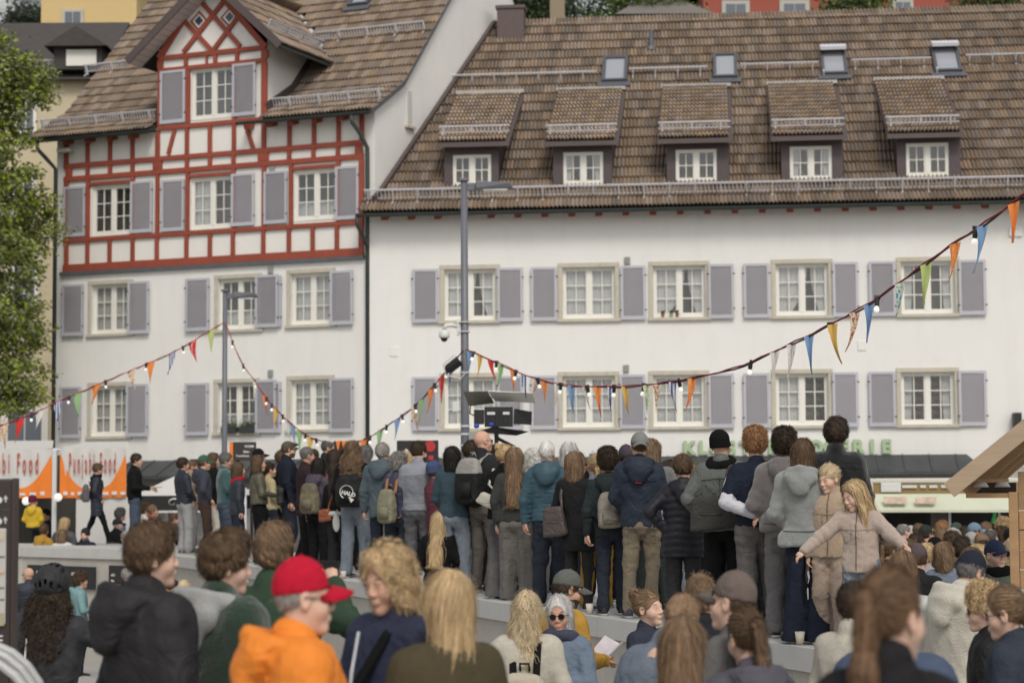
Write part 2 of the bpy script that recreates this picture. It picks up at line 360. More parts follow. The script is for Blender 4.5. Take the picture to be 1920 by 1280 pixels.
def gutter(F_, a, b, r=.075):
    a, b = Vector(a), Vector(b); rows = []
    for p in (a, b): rows.append([p+Vector((0, -math.cos(PI*k/8)*r, -math.sin(PI*k/8)*r)) for k in range(9)]+[p+Vector((0, math.cos(PI*k/8)*(r-.012), -math.sin(PI*k/8)*(r-.012))) for k in range(9)])
    mb = MB().strip(rows, close=True); n = 18; mb.add(rows[0], [tuple(range(n))]); mb.add(rows[1], [tuple(range(n))[::-1]])
    return mb.build('gutter', M_metal, F_.e)
# =========================== left house
ZB = -1.0
XL0, XL1 = HL.x(104, 600), HL.x(703, 600)
def LZ(pts):                                        # level of a long horizontal from several pixels on it
    return sum(HL.z(*p) for p in pts)/len(pts)
H = [LZ([(125, 503), (400, 488), (678, 473)]), LZ([(128, 451), (400, 434.5), (678, 418)]), LZ([(128, 334), (400, 316), (678, 295.6)]),
     LZ([(128, 308), (400, 291), (678, 271.6)]), LZ([(303, 240), (440, 230)]), LZ([(303, 131), (498, 116)]), LZ([(303, 109), (498, 91)])]
OV = -.45                                           # eaves overhang
zeL = (HL.z(60, 268, OV)+HL.z(690, 217, OV))/2+.08
SL1, SL2 = .56, 1.0
profL = [(OV, zeL), (1.35, zeL+(1.35-OV)*SL1), (7.0, zeL+(1.35-OV)*SL1+5.65*SL2)]
def zmainL(y): return zeL+(min(y, 1.35)-OV)*SL1+max(0, y-1.35)*SL2
def ymainL(z): return OV+(z-zeL)/SL1 if z < profL[1][1] else 1.35+(z-profL[1][1])/SL2
GX0, GX1 = HL.x(298, 180), HL.x(501, 180)           # the gabled bay
xs_w = []
winsL = [((360, 127, 440, 222), .05, 'none', (303, 133, 350, 232), (438, 120, 482, 218)), ((174, 348, 248, 440), .05, 'none', (121, 350, 162, 444), (247, 340, 289, 437)),
         ((358, 333, 437, 428), .05, 'left', (305, 337, 348, 434), (436, 326, 479, 424)), ((552, 319, 633, 412), .05, 'half', (497, 322, 541, 420), (631, 312, 675, 412)),
         ((172, 533, 244, 625), .12, 'net', (120, 534, 160, 630), (243, 528, 283, 626)), ((409, 522, 485, 617), .12, 'half', (351, 522, 395, 621), (482, 516, 525, 614)),
         ((545, 512, 622, 608), .12, 'net', None, (622, 508, 665, 609)), ((171, 724, 240, 817), .12, 'net', (116, 725, 155, 821), (240, 720, 281, 818)),
         ((408, 718, 480, 810), .12, 'half', (350, 718, 393, 816), (482, 712, 521, 811)), ((545, 712, 620, 804), .12, 'net', None, (621, 709, 665, 810))]
rects = [HL.rect(*w[0]) for w in winsL]
zeave = zmainL(0)-.05
gapex = HL.p(392, -34)
diam = [HL.p(374, 40), HL.p(431, 33)]
wall(HL.e, 'wall', XL0, XL1, ZB, H[0]-.1, rects[4:], M_plaster)
zc = zmainL(0)-.03
wall(HL.e, 'wall', XL0, XL1, H[0]-.1, zc, [r for r in rects[1:4]], M_panel)
wall(HL.e, 'gable_wall', GX0, GX1, zc, H[6], [(rects[0][0], max(rects[0][1], zc), rects[0][2], rects[0][3])], M_panel)
gm = MB(); gy = 0.0
xa, za = gapex; s_ = .16                            # gable triangle with two diamond openings filled by small windows set just in front
gm.add([(GX0, gy, H[6]), (GX1, gy, H[6]), (xa, gy, za)], [(0, 1, 2)]); gm.build('gable_wall', M_panel, HL.e)
for (r, (px, y, kind, s1, s2)) in zip(rects, winsL):
    window(HL, r, y, kind=kind)
    if y > .1: surround(HL, r)
    for s in (s1, s2):
        if s: shutter(HL, HL.rect(*s), -.07 if y > .1 else -.05)
for px in ((488, 518, 530, 613), (488, 716, 529, 811)): shutter(HL, HL.rect(*px), -.035)
for cx, cz in diam:                                 # small diamond windows in the gable
    q = MB(); T = Matrix.Translation((cx, -.01, cz)) @ Matrix.Rotation(PI/4+.03, 4, 'Y')
    q.box(-.19, -.02, -.19, .19, .0, .19, 0, T); q.box(-.135, -.024, -.135, .135, -.021, .135, 1, T); q.box(-.09, -.028, -.09, .10, -.0245, .10, 2, T)
    q.build('diamond_window', [M_timber, M_wframe, mat('dark_pane', (.05, .07, .11), .08)], HL.e)
def tim(a, b, w, y0=-.035):
    a, b = Vector((a[0], y0, a[1])), Vector((b[0], y0, b[1])); MB().beam(a, b, .07, w, (0, 0, 1) if abs((b-a).normalized().z) < .7 else (1, 0, 0)).build('timber', M_timber, HL.e, bevel=.008)
TX0, TX1 = HL.x(121, 400), HL.x(683, 400)
def hb(z, w, x0=None, x1=None, y0=-.038): tim((x0 if x0 is not None else TX0, z), (x1 if x1 is not None else TX1, z), w, y0)
hb(H[0], .20); hb(H[1], .11); hb(H[2], .13); hb(H[3], .12)
hb(H[4], .12, GX0, GX1-.1); hb(H[5], .11, GX0, GX1); hb(H[6], .12, GX0, GX1)
for i, (x0, x1) in ((1, (166, 250)), (2, (352, 440)), (3, (547, 635))):
    zz = rects[i][3]+.07; hb(zz, .085, HL.x(x0, 330), HL.x(x1, 330), -.034)
def posts(lst, z0, z1, yy, w=.105):
    for p in lst:
        px, ww = p if isinstance(p, tuple) else (p, w); x = HL.x(px, yy); tim((x, z0), (x, z1), ww)
posts([(126, .12), 165.5, 207, 250, 295.5, 351, 395, 438, 495, 543, 587.5, 633, (678.5, .13)], H[0]+.101, H[1]-.056, 460)
posts([(126, .12), 166.5, 250.5, 296.5, 353, 439, 496, 547, 636, (679, .13)], H[1]+.056, H[2]-.066, 380)
posts([(131, .19), 166, 208, 250, (297, .27), 352, 395, 439, (495, .30), 543.5, 589, 635, (674, .2)], H[2]+.066, H[3]-.061, 305)
posts([(126, .12), 166, 208, 250, 544, 590, 636, (679.5, .12)], H[3]+.061, zeave, 262)
posts([(297, .12), 352, 395, 440, (496, .12)], H[3]+.061, H[4]-.061, 265)
posts([(302, .15), (354, .12), (441, .1), (497, .17)], H[4]+.061, H[5]-.056, 180)
posts([(302, .17), 350, (389, .05), 405, 446, (498, .2)], H[5]+.056, H[6]-.061, 120)
for a, b in (((329, 244), (317, 290)), ((464, 240), (477, 282))): tim(HL.p(*a), HL.p(*b), .10)
k = 0
for a, b in (((345, 38), (401, 98)), ((371, -4), (452, 88)), ((427, -4), (345, 99)), ((452, 27), (399, 98))):
    k += 1; tim(HL.p(*a), HL.p(*b), .115, -.030-.003*k)
tim((GX0+.02, H[6]), (xa-.02, za), .16, -.05); tim((GX1-.02, H[6]), (xa+.02, za), .16, -.052)
MB().box(TX0-.08, -.10, H[0]-.19, TX1+.02, -.003, H[0]-.10).build('drip_flashing', M_lead, HL.e)
# rafter ends under the left house eaves
rf = MB().box(-.07, -.33, -.1, .07, 0, .05).mesh('rafter_end', M_timber)
for px in (135, 176, 217, 257, 473, 516, 556, 600, 650): link('rafter_end', rf, HL.e, (HL.x(px, 240), 0, zmainL(-.1)-.16), (.3, 0, 0))
# gable-end wall facing right, following the roof line
y_r = 7.0
gw = MB(); prof = [(0, ZB), (0, zmainL(0)), (1.35, zmainL(1.35)), (7.0, zmainL(7)), (9, zmainL(7)-2), (9, ZB)]
gw.add([(XL1, a, b) for a, b in prof], [tuple(range(len(prof)))]); gw.build('gable_end_wall', M_plaster, HL.e)
# a small window in the end wall
gwx = XL1+.004; mbw = MB(); mbw.box(gwx, 1.75, zmainL(1.3)-.95, gwx+.02, 2.1, zmainL(1.3)+.02, 0); mbw.box(gwx+.02, 1.80, zmainL(1.3)-.88, gwx+.03, 2.04, zmainL(1.3)-.06, 1); mbw.box(gwx, 1.68, zmainL(1.3)-1.03, gwx+.09, 2.16, zmainL(1.3)-.96, 2)
mbw.build('end_window', [M_wframe, M_curtain, M_stone], HL.e)
RXa = HL.x(48, 268, OV)                             # roof edges
RXb = XL1+.10
ty = -.6; tzr = HL.p(524, 84, ty); tzl = HL.p(241, 113, ty); tap = HL.p(388, -42, ty)
hz = (tzr[1]+tzl[1])/2; TXL, TXR, TXC, TZA = tzl[0], tzr[0], tap[0], tap[1]
slR, slLf = (TZA-hz)/(TXR-TXC), (TZA-hz)/(TXC-TXL)
def skipL(x, y):
    if not GX0-.02 < x < GX1+.02: return False
    return y < ymainL(min(H[6], 1e9))-.2 or (zmainL(y) < TZA-abs(x-TXC)*(slR if x > TXC else slLf)-.25)
def under(x, y):      # hide courses inside the cross-gable roof
    zg = TZA-(x-TXC)*slR if x > TXC else TZA-(TXC-x)*slLf
    return (TXL < x < TXR) and zmainL(y) < zg-.12 and zmainL(y) > hz+.2
tiled(HL, profL, lambda y, z: (RXa, RXb), M_tile, gauge=.40, skip=lambda x, y: skipL(x, y) or under(x, y))
for x0, x1, ylo in ((RXa, GX0-.03, OV), (GX1+.03, RXb-.02, OV), (GX0-.03, GX1+.03, ymainL(H[6])-.1)):
    pts = [(y, zmainL(y)-.02) for y in (ylo, 1.35, 7.0) if y >= ylo]
    if ylo > 1.35: pts = [(ylo, zmainL(ylo)-.02), (7.0, zmainL(7)-.02)]
    for (a, za_), (b, zb_) in zip(pts, pts[1:]): slab(HL, 'roof', [(x0, a, za_), (x1, a, za_), (x1, b, zb_), (x0, b, zb_)], M_deck)
slab(HL, 'roof', [(RXa, 7, zmainL(7)), (RXb, 7, zmainL(7)), (RXb, 9.2, zmainL(7)-2.2), (RXa, 9.2, zmainL(7)-2.2)], M_deck)
# cross gable over the bay: right slope tiles run back to the valley
def xrow(sgn, sl):
    xe = TXR if sgn > 0 else TXL
    T = Matrix(((0, sgn*-1, 0, xe), (1, 0, 0, 0), (0, 0, 1, 0), (0, 0, 0, 1)))    # profile (y,z) -> x runs inwards from the eave, local x -> depth
    return T
for sgn, sl in ((1, slR), (-1, slLf)):
    W_ = (TXR-TXC) if sgn > 0 else (TXC-TXL)
    tiled(HL, [(0, hz), (W_, TZA)], lambda y, z: (-.62, max(-.4, ymainL(z)-.05)), M_tile, keep=0, xf=xrow(sgn, sl), rest='gable_roof_tiles')
    xe = TXR if sgn > 0 else TXL
    slab(HL, 'gable_roof', [(xe, -.6, hz-.03), (TXC, -.6, TZA-.03), (TXC, 4.4, TZA-.03), (xe, ymainL(hz), hz-.03)][::sgn], M_deck, .04)
    MB().beam((xe+.04*sgn, -.63, hz-.03), (TXC, -.63, TZA+.02), .04, .2, (0, 0, 1)).build('barge_board', M_verge, HL.e)
    n = 16                                          # boarded soffit under the overhang
    for i in range(n):
        t0, t1 = i/n, (i+.93)/n; X = [xe+(TXC-xe)*t for t in (t0, t1)]; Z = [hz+(TZA-hz)*t-.09 for t in (t0, t1)]
        MB().add([(X[0], -.6, Z[0]), (X[1], -.6, Z[1]), (X[1], -.02, Z[1]), (X[0], -.02, Z[0]), (X[0], -.6, Z[0]+.02), (X[1], -.6, Z[1]+.02), (X[1], -.02, Z[1]+.02), (X[0], -.02, Z[0]+.02)],
                 [(0, 1, 2, 3), (4, 7, 6, 5), (0, 4, 5, 1), (2, 6, 7, 3)]).build('soffit_board', M_soffit, HL.e)
gutter(HL, (TXR+.05, -.6, hz-.01), (TXR+.051, ymainL(hz), hz-.01))
vy = ymainL(hz)
for a in (TXR, TXL): MB().beam((a, vy, hz+.05), (TXC, ymainL(TZA), TZA+.05), .16, .02, (0, -.6, 1)).build('valley_flashing', M_galv, HL.e)
# side cheeks of the bay
for gx, sg in ((GX0, -1), (GX1, 1)):
    zb_, zt_ = zmainL(0), H[6]+.25
    MB().add([(gx, 0, zb_-.2), (gx, 0, zt_), (gx, ymainL(zt_)+.1, zt_), (gx, 1.35, zmainL(1.35)-.1)], [(0, 1, 2, 3) if sg > 0 else (3, 2, 1, 0)]).build('bay_cheek', M_panel, HL.e)
    yt_ = ymainL(zt_); MB().beam((gx+.02*sg, -.05, zb_+.14), (gx+.02*sg, 1.35, zmainL(1.35)+.14), .04, .28, (0, -.5, 1)).beam((gx+.023*sg, 1.3, zmainL(1.3)+.14), (gx+.023*sg, yt_, zt_+.14), .04, .28, (0, -.5, 1)).build('cheek_board', M_verge, HL.e)
gutter(HL, (RXa-.02, OV-.06, zeL+.0), (HL.x(296, 240, OV), OV-.06, zeL+.0)); gutter(HL, (HL.x(446, 230, OV), OV-.06, zeL), (RXb+.02, OV-.06, zeL))
nl = (0, -.45, .9)
def gl(px0, py0, px1, py1, yy, **k):
    x0, x1 = HL.x(px0, py0, yy), HL.x(px1, py1, yy); z = zmainL(yy)+.06; guard(HL, (x0, yy, z), (x1, yy, z), nrm=nl, **k)
gl(78, 232, 296, 215, .25); gl(485, 200, 722, 178, .25); gl(160, 112, 240, 104, 2.75); gl(580, 68, 797, 48, 3.05)
guard(HL, (TXR-.55, -.35, hz+.55*slR+.04), (TXR-.55, ymainL(hz+.55*slR)-.25, hz+.55*slR+.04), nrm=(.6, 0, .8))
MB().beam((RXb+.02, OV, zeL), (RXb+.02, 1.35, zmainL(1.35)), .05, .14, (0, -.5, 1)).beam((RXb+.02, 1.35, zmainL(1.35)), (RXb+.02, 7, zmainL(7)), .05, .14, (0, -.7, .7)).build('verge_flashing', M_lead, HL.e)
# skylight at the top edge of the picture
def skylight(F_, px, zf, y0, slope, openit=0):
    x0 = F_.x(px[0], (px[1]+px[3])/2, y0); x1 = F_.x(px[2], (px[1]+px[3])/2, y0); w = x1-x0; L_ = w*2.0
    mb = MB(); ang = math.atan(slope); T = Matrix.Translation((x0, y0, zf(y0)+.12)) @ Matrix.Rotation(ang, 4, 'X')
    for q in ((0, 0, w, .08), (0, L_-.1, w, L_), (0, .08, .08, L_-.1), (w-.08, .08, w, L_-.1)): mb.box(q[0], q[1], 0, q[2], q[3], .11, 0, T)
    mb.box(.085, .085, .04, w-.085, L_-.105, .06, 1, T); mb.box(-.1, -.22, .03, w+.1, -.003, .05, 2, T)
    if openit:
        T2 = T @ Matrix.Translation((0, L_, .12)) @ Matrix.Rotation(-.35, 4, 'X'); mb.box(0, -L_*.3, 0, w, 0, .09, 3, T2); mb.box(.02, -.06, .0, .06, 0, .2, 3, T)
    mb.build('skylight', [mat('skylight_frame', (.08, .083, .095), .5), mat('skylight_glass', (.32, .33, .36), .12, spec=.9), M_lead, M_galv], F_.e)
skylight(HL, (652, -30, 690, 14), zmainL, 4.1, SL2)
# drainpipes
def pipe(F_, pts, r=.05):
    MB().tube(pts, r, 8).build('downpipe', M_metal, F_.e, smooth=True)
xg = HL.x(103, 600, -.12)-.02
pipe(HL, [(HL.x(72, 278, OV), OV-.06, zeL-.05), (HL.x(73, 295, OV), OV-.06, zeL-.25), (HL.x(88, 312, -.3), -.3, zeL-.5), (xg, -.12, zeL-.75), (xg, -.12, ZB)], .055)
xg2 = HL.x(689, 400, -.1)
pipe(HL, [(HL.x(661, 222, OV), OV-.06, zeL-.06), (HL.x(662, 238, OV), OV-.05, zeL-.25), (HL.x(676, 262, -.3), -.3, zeL-.52), (xg2, -.1, zeL-.85), (xg2, -.1, zeL-1.0), (xg2, -.1, ZB)], .055)
lampm = mat('dirty_white_plastic', (.42, .40, .34), .6, var=.2)
MB().box(0, -.35, 0, .42, -.12, .11).box(.12, -.12, .03, .3, -.0, .09).build('wall_lamp', lampm, HL.e, loc=(HL.x(120, 282), 0, HL.z(140, 288)), bevel=.03)
def vent(F_, px, py): MB().box(-.07, -.05, -.09, .07, 0, .09).build('vent_box', mat('grey_vent', (.25, .25, .24), .7), F_.e, loc=(F_.x(px, py), 0, F_.z(px, py)), bevel=.01)
vent(HL, 508, 507); vent(HL, 508, 700); vent(HL, 511, 317)
# flower boxes on the lowest middle window
fz = rects[8][1]; gcol = mat('box_plant_green', (.05, .085, .025), .7, island=.45, huevar=.3)
for px in (428, 462):
    x = HL.x(px, 800, -.15); o = MB().box(-.22, -.09, 0, .22, .09, .15).build('flower_box', mat('dark_planter', (.03, .033, .035), .6), HL.e, loc=(x, -.08, fz-.02), bevel=.01)
    mb = MB()
    for i in range(420):
        c = Vector((random.uniform(-.22, .22), random.uniform(-.1, .1), .13+abs(random.gauss(0, .09)))); a = Vector([random.gauss(0, 1) for _ in range(3)]).normalized()*.035; b_ = Vector([random.gauss(0, 1) for _ in range(3)]).normalized()*.02
        mb.add([c-a, c+b_, c+a], [(0, 1, 2)])
    mb.build('box_plants', gcol, o)
# =========================== right house
OR = -.5; zeR = sum(HR.z(px, py, OR) for px, py in ((690, 408), (1200, 396), (1900, 384)))/3+.09
XR1 = 19.0; RS1, RS2 = .72, .85; YK = .3; YRG = 7.0
def zmainR(y): return zeR+(min(y, YK)-OR)*RS1+max(0, y-YK)*RS2
profR = [(OR, zeR), (YK, zmainR(YK)), (YRG, zmainR(YRG))]
da = math.atan(.43)-math.atan(.105)
def xleftR(y):                                     # where the roof meets the end wall of the left house
    q = HR.I @ (HL.M @ Vector((XL1+.05, 0, 0))); return q.x+(y-q.y)*math.tan(da)
winsR = [((833, 505, 929, 598), 'drape', (774, 505, 822, 606), (933, 503, 981, 603)), ((1055, 500, 1153, 597), 'net', (996, 501, 1045, 603), (1164, 497, 1211, 600)),
         ((1225, 498, 1322, 596), 'drape', None, (1328, 495, 1376, 598)), ((1455, 495, 1553, 592), 'drape', (1394, 494, 1443, 597), (1561, 491, 1609, 594)),
         ((1690, 491, 1790, 588), 'side', (1629, 490, 1679, 593), (1797, 486, 1848, 592)),
         ((833, 707, 929, 802), 'net', (774, 707, 822, 808), (933, 705, 981, 806)), ((1055, 705, 1153, 801), 'net', (996, 704, 1045, 806), (1162, 703, 1211, 804)),
         ((1225, 703, 1322, 799), 'net', None, (1328, 702, 1376, 803)), ((1455, 701, 1553, 796), 'left', (1394, 700, 1443, 802), (1561, 700, 1609, 800)),
         ((1690, 698, 1790, 795), 'side', (1629, 698, 1679, 801), (1797, 696, 1850, 801))]
rR = [HR.rect(*w[0]) for w in winsR]
# level each row of windows
for grp in (range(0, 5), range(5, 10)):
    z0 = sum(rR[i][1] for i in grp)/5; z1 = sum(rR[i][3] for i in grp)/5
    for i in grp: rR[i] = (rR[i][0], z0, rR[i][2], z1)
wall(HR.e, 'wall', .02, XR1, 2.75, zmainR(0)-.03, rR, M_plaster)
for i, (r, (px, kind, s1, s2)) in enumerate(zip(rR, winsR)):
    window(HR, r, .12, kind=kind); surround(HR, r)
    for s in (s1, s2):
        if s: q = HR.rect(*s); shutter(HR, (q[0], r[1]-.05, q[2], r[3]+.02), -.05)
def xr(y): return xleftR(y)
tiled(HR, profR, lambda y, z: (max(xleftR(y), HR.x(672, 400, OR)) if y > -.1 else HR.x(672, 400, OR), XR1), M_tile)
for (a, za_), (b, zb_) in zip(profR, profR[1:]): slab(HR, 'roof', [(max(xleftR(a)-.1, HR.x(672, 400, OR)), a, za_-.02), (XR1, a, za_-.02), (XR1, b, zb_-.02), (xleftR(b)-.1, b, zb_-.02)], M_deck)
slab(HR, 'roof', [(xleftR(7)-.1, 7, zmainR(7)-.02), (XR1, 7, zmainR(7)-.02), (XR1, 12, 6), (xleftR(7), 12, 6)], M_deck)
rt = MB(); rt.strip([[(x, .13*math.cos(a)*(1.1 if x == 0 else .95), .11*math.sin(a)*(1.1 if x == 0 else .95)) for a in [PI*k/6 for k in range(7)]] for x in (0, .06, .38)]); rtm = rt.mesh('ridge_tile', M_tile)
x = xleftR(7)
while x < XR1: link('ridge_tile', rtm, HR.e, (x, 7.0, zmainR(7)-.02), (random.gauss(0, .02), random.gauss(0, .01), 0)); x += .375
vb = [Vector((xleftR(y)+.02, y, zmainR(y)+.09)) for y in (-.1, .15, YK, 1.2, 7.0)]
mb = MB()
for a, b in zip(vb, vb[1:]): mb.beam(a, b, .1, .22, (0, -.6, 1))
mb.build('verge_board', M_verge, HR.e)
gutter(HR, (HR.x(668, 408, OR), OR-.07, zeR-.01), (XR1, OR-.07, zeR-.01), .085)
xg = HR.x(686, 430, OR); pipe(HR, [(HR.x(670, 412, OR), OR-.07, zeR-.08), (HR.x(671, 430, OR), OR-.06, zeR-.3), (HR.x(684, 448, -.2), -.22, zeR-.6), (HR.x(688, 460, -.12), -.1, zeR-.75)])
for k in range(30): link('rafter_end', rf, HR.e, (.45+k*.66, 0, zmainR(-.1)-.25), (.3, 0, 0), (1.1, 1, .9))
yg = -.02; guard(HR, (HR.x(684, 375, yg), yg, zmainR(yg)+.05), (XR1, yg, zmainR(yg)+.05), hgt=.27, pitch=.095, posts=.62, nrm=(0, -.5, .85))
sky_px = [((1128, 117, 1175, 165), 0), ((1337, 110, 1383, 158), 0), ((1541, 92, 1590, 152), 1), ((1753, 83, 1804, 147), 1)]
def yof(py, px=1300):                              # depth on the main roof seen at row py
    o = HR.I @ CP; d = HR.I.to_3x3() @ ray(px, py); lo, hi = 0, 9
    for _ in range(40):
        y = (lo+hi)/2; t = (y-o.y)/d.y
        if o.z+d.z*t > zmainR(y): lo = y
        else: hi = y
    return y
xe_ = []
for q, op in sky_px: y = yof(q[3], q[0]); skylight(HR, q, zmainR, y, RS2, op)
for a, b in ((838, 1118), (1180, 1326), (1389, 1534), (1596, 1745), (1810, 1990)):
    pa, pb = 150-(a-838)*.0395, 150-(b-838)*.0395; ya = yof((pa+pb)/2+10, (a+b)/2); z = zmainR(ya)+.05
    guard(HR, (HR.x(a, pa, ya), ya, z), (HR.x(b, pb, ya), ya, z), hgt=.2, posts=.6, nrm=(0, -.5, .85), picket=False)
# shed dormers
for k, (wr, fr_, ev, tp) in enumerate([((849, 290, 921, 350), (833, 283, 935, 357), (817, 271, 955, 263), (866, 178, 984, 174)), ((1056, 285, 1131, 347), (1037, 275, 1148, 357), (1020, 268, 1160, 262), (1064, 172, 1188, 168)),
       ((1267, 280, 1344, 342), (1250, 272, 1367, 350), (1232, 262, 1374, 258), (1275, 165, 1396, 162)), ((1481, 274, 1560, 338), (1465, 268, 1580, 346), (1446, 258, 1590, 252), (1480, 160, 1609, 156)), ((1699, 268, 1779, 332), (1682, 262, 1801, 341), (1664, 253, 1808, 247), (1696, 152, 1822, 148))]):
    yf = yof(fr_[3], fr_[0])+.02
    r = HR.rect(*wr, yf); f = HR.rect(*fr_, yf); ye = yf-.35
    z0 = (HR.z(ev[0], ev[1], ye)+HR.z(ev[2], ev[3], ye))/2; xe0, xe1 = HR.x(ev[0], ev[1], ye), HR.x(ev[2], ev[3], ye)
    yt = yof((tp[1]+tp[3])/2+7, tp[0]); zt = zmainR(yt)+.07; sl = (zt-z0)/(yt-ye); zw = z0+.35*sl-.12
    D = wall(HR.e, 'dormer', f[0], f[2], f[1]-.05, zw, [r], M_dormer, y=yf, depth=.1)
    mb = MB()
    ytop = lambda z: YK+(z-zmainR(YK))/RS2
    for gx, sg in ((f[0], -1), (f[2], 1)): mb.add([(gx, yf, f[1]-.05), (gx, yf, zw), (gx, ytop(zw)+1.2, zw+(ytop(zw)+1.2-yf)*sl)], [(0, 1, 2) if sg > 0 else (2, 1, 0)])
    mb.box(f[0]-.04, yf-.05, f[1]-.1, f[2]+.04, yf+.02, f[1]-.0)
    mb.build('dormer_cheek', M_dormer, D)
    window(HR, r, yf+.03, nz=2, kind='side' if k % 2 else 'none', name='dormer_window', room=.5, sill=False)
    tiled(HR, [(ye, z0), (yt, zt)], lambda y, z: (xe0+.03, xe1-.02), M_tile2, keep=0, gauge=.33, tw=.19, rest='dormer_roof_tiles')
    slab(D, 'dormer_roof', [(xe0, ye, z0-.02), (xe1, ye, z0-.02), (xe1, yt, zt-.02), (xe0, yt, zt-.02)], M_dormer, .1) if False else None
    mb = MB(); pts = [(xe0, ye, z0-.0), (xe1, ye, z0-.0), (xe1, yt, zt-.02), (xe0, yt, zt-.02)]
    mb.add([*pts, *[(a, b, c-.11) for a, b, c in pts]], [(0, 1, 2, 3), (7, 6, 5, 4), (0, 4, 5, 1), (1, 5, 6, 2), (3, 7, 4, 0)]); mb.build('dormer_roof', M_verge, D)
    for t in (.12, .5, .88): link('rafter_end', rf, D, (f[0]+(f[2]-f[0])*t, yf, zw-.04), (.2, 0, 0), (.5, .7, .5))
    yq = ye+.5; guard(HR, (xe0+.02, yq, z0+.5*sl+.05), (xe1-.05, yq, z0+.5*sl+.05), hgt=.2, nrm=(0, -.35, .93), posts=.72, pitch=.1)
    MB().box(xe0+.0, yt-.12, zt, xe1, yt+.1, zt+.09).build('dormer_ridge_flashing', mat('pale_mortar', (.42, .41, .40), .8, var=.2), D)
# chimney and vent pipe
yc = yof(78, 958); cx0, cx1 = HR.x(932, 60, yc), HR.x(982, 60, yc)
MB().box(cx0, yc, zmainR(yc)-.3, cx1, yc+.6, HR.z(958, 16, yc)).box(cx0-.04, yc-.04, HR.z(958, 16, yc)+.003, cx1+.04, yc+.64, HR.z(958, 10, yc)).build('chimney', mat('chimney_cladding', (.10, .07, .068), .6, var=.15), HR.e)
yc = yof(95, 1221); MB().tube([(HR.x(1221, 95, yc), yc, zmainR(yc)), (HR.x(1221, 95, yc), yc, HR.z(1221, 56, yc))], .06, 10).lathe([(.16, 0), (.1, .12)], 10, 0, Matrix.Translation((HR.x(1221, 95, yc), yc-.02, zmainR(yc)))).build('vent_pipe', M_lead, HR.e)
# shop canopies and shop fronts
m_slate = mat('dark_canopy_slate', (.045, .05, .052), .55, var=.3, vscale=2, bump=.3)
m_fascia = mat('grey_fascia', (.27, .265, .25), .8, var=.1)
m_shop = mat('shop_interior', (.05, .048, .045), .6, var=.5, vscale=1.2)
def canopy(F_, x0, x1, z):
    mb = MB(); mb.add([(x0+.3, -.05, z+.42), (x1-.35, -.05, z+.42), (x1, -.95, z+.02), (x0, -.95, z+.02), (x0, -.95, z-.06), (x1, -.95, z-.06), (x1, -.02, z-.06), (x0, -.02, z-.06)], [(0, 3, 2, 1), (3, 4, 5, 2), (4, 7, 6, 5), (0, 7, 4, 3), (2, 5, 6, 1)])
    k = x0+.4
    while k < x1-.4: mb.beam((k, -.06, z+.43), (k, -.95, z+.035), .03, .02); k += .62
    mb.build('shop_canopy', m_slate, F_.e); MB().box(x0+.2, -.3, z-.2, x1-.2, -.02, z-.065).build('fascia_beam', m_fascia, F_.e)
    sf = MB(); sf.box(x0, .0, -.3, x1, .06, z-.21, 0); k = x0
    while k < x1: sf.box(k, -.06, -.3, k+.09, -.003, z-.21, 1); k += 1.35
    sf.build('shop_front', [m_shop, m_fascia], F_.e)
zcn = HR.z(1500, 886, -.95)
canopy(HR, HR.x(700, 880), HR.x(1850, 880, -.9), zcn); canopy(HL, HL.x(205, 890, -.6), XL1-.25, zcn)
MB().box(.02, .0, -1, .5, .1, 2.745).build('pier', M_plaster, HR.e); MB().box(HR.x(1850, 880), 0, -1, XR1, .1, 2.745).build('pier', M_plaster, HR.e)
if True:
    w0 = HR.z(1500, 870); MB().box(.5, 0, zcn-.2, XR1, .05, 2.748).build('wall', M_plaster, HR.e)
def letter(ch, h, m, ex=.02, off=.0, shear=0):
    cu = bpy.data.curves.new('letter', 'FONT'); cu.body = ch; cu.size = h/.72; cu.extrude = ex; cu.align_x = 'CENTER'; cu.offset = off; cu.shear = shear; cu.resolution_u = 3
    o = bpy.data.objects.new('tmp', cu); me = bpy.data.meshes.new_from_object(o); bpy.data.objects.remove(o); bpy.data.curves.remove(cu)
    me.materials.clear(); me.materials.append(m); me.name = 'letter'; return me
m_green = mat('pale_green_letters', (.36, .47, .29), .6)
zl = HR.z(1480, 849); lc = {}
for i, ch in enumerate('KLOSTERDROGERIE'):
    if ch not in lc: lc[ch] = letter(ch, .31, m_green, .03, .022)
    link('letter', lc[ch], HR.e, (HR.x(1292+26.4*i, 838), -.07, zl), (PI/2, 0, 0))
vent(HR, 1176, 489); vent(HR, 1174, 691)
MB().box(-.15, -.05, -.12, .15, 0, .12).build('wall_box', M_plaster, HR.e, loc=(HR.x(1904, 434), 0, HR.z(1904, 434)))
for px, py in ((739, 659), (1616, 648)): MB().box(-.1, -.02, -.12, .1, 0, .12).build('wall_box', M_plaster, HR.e, loc=(HR.x(px, py), 0, HR.z(px, py)), bevel=.015)
MB().box(-.09, -.3, 0, .09, 0, .9).build('downpipe', M_blackm, HR.e, loc=(HR.x(1906, 820), 0, HR.z(1906, 845)))
for px, c in ((1243, (.30, .11, .05)), (1259, (.3, .3, .26)), (1270, (.30, .11, .05))):
    o = MB().lathe([(.035, 0), (.05, .09)], 10).build('flower_pot', mat('pot', c, .8), HR.e, loc=(HR.x(px, 600), -.04, rR[2][1]+.004))
    mb = MB()
    for i in range(40): a = random.uniform(0, 6.3); mb.add([(0, 0, .08), (.05*math.cos(a), .05*math.sin(a), .1+random.random()*.09), (.03*math.cos(a+.5), .03*math.sin(a+.5), .1+random.random()*.06)], [(0, 1, 2)])
    mb.build('pot_plant', gcol, o)
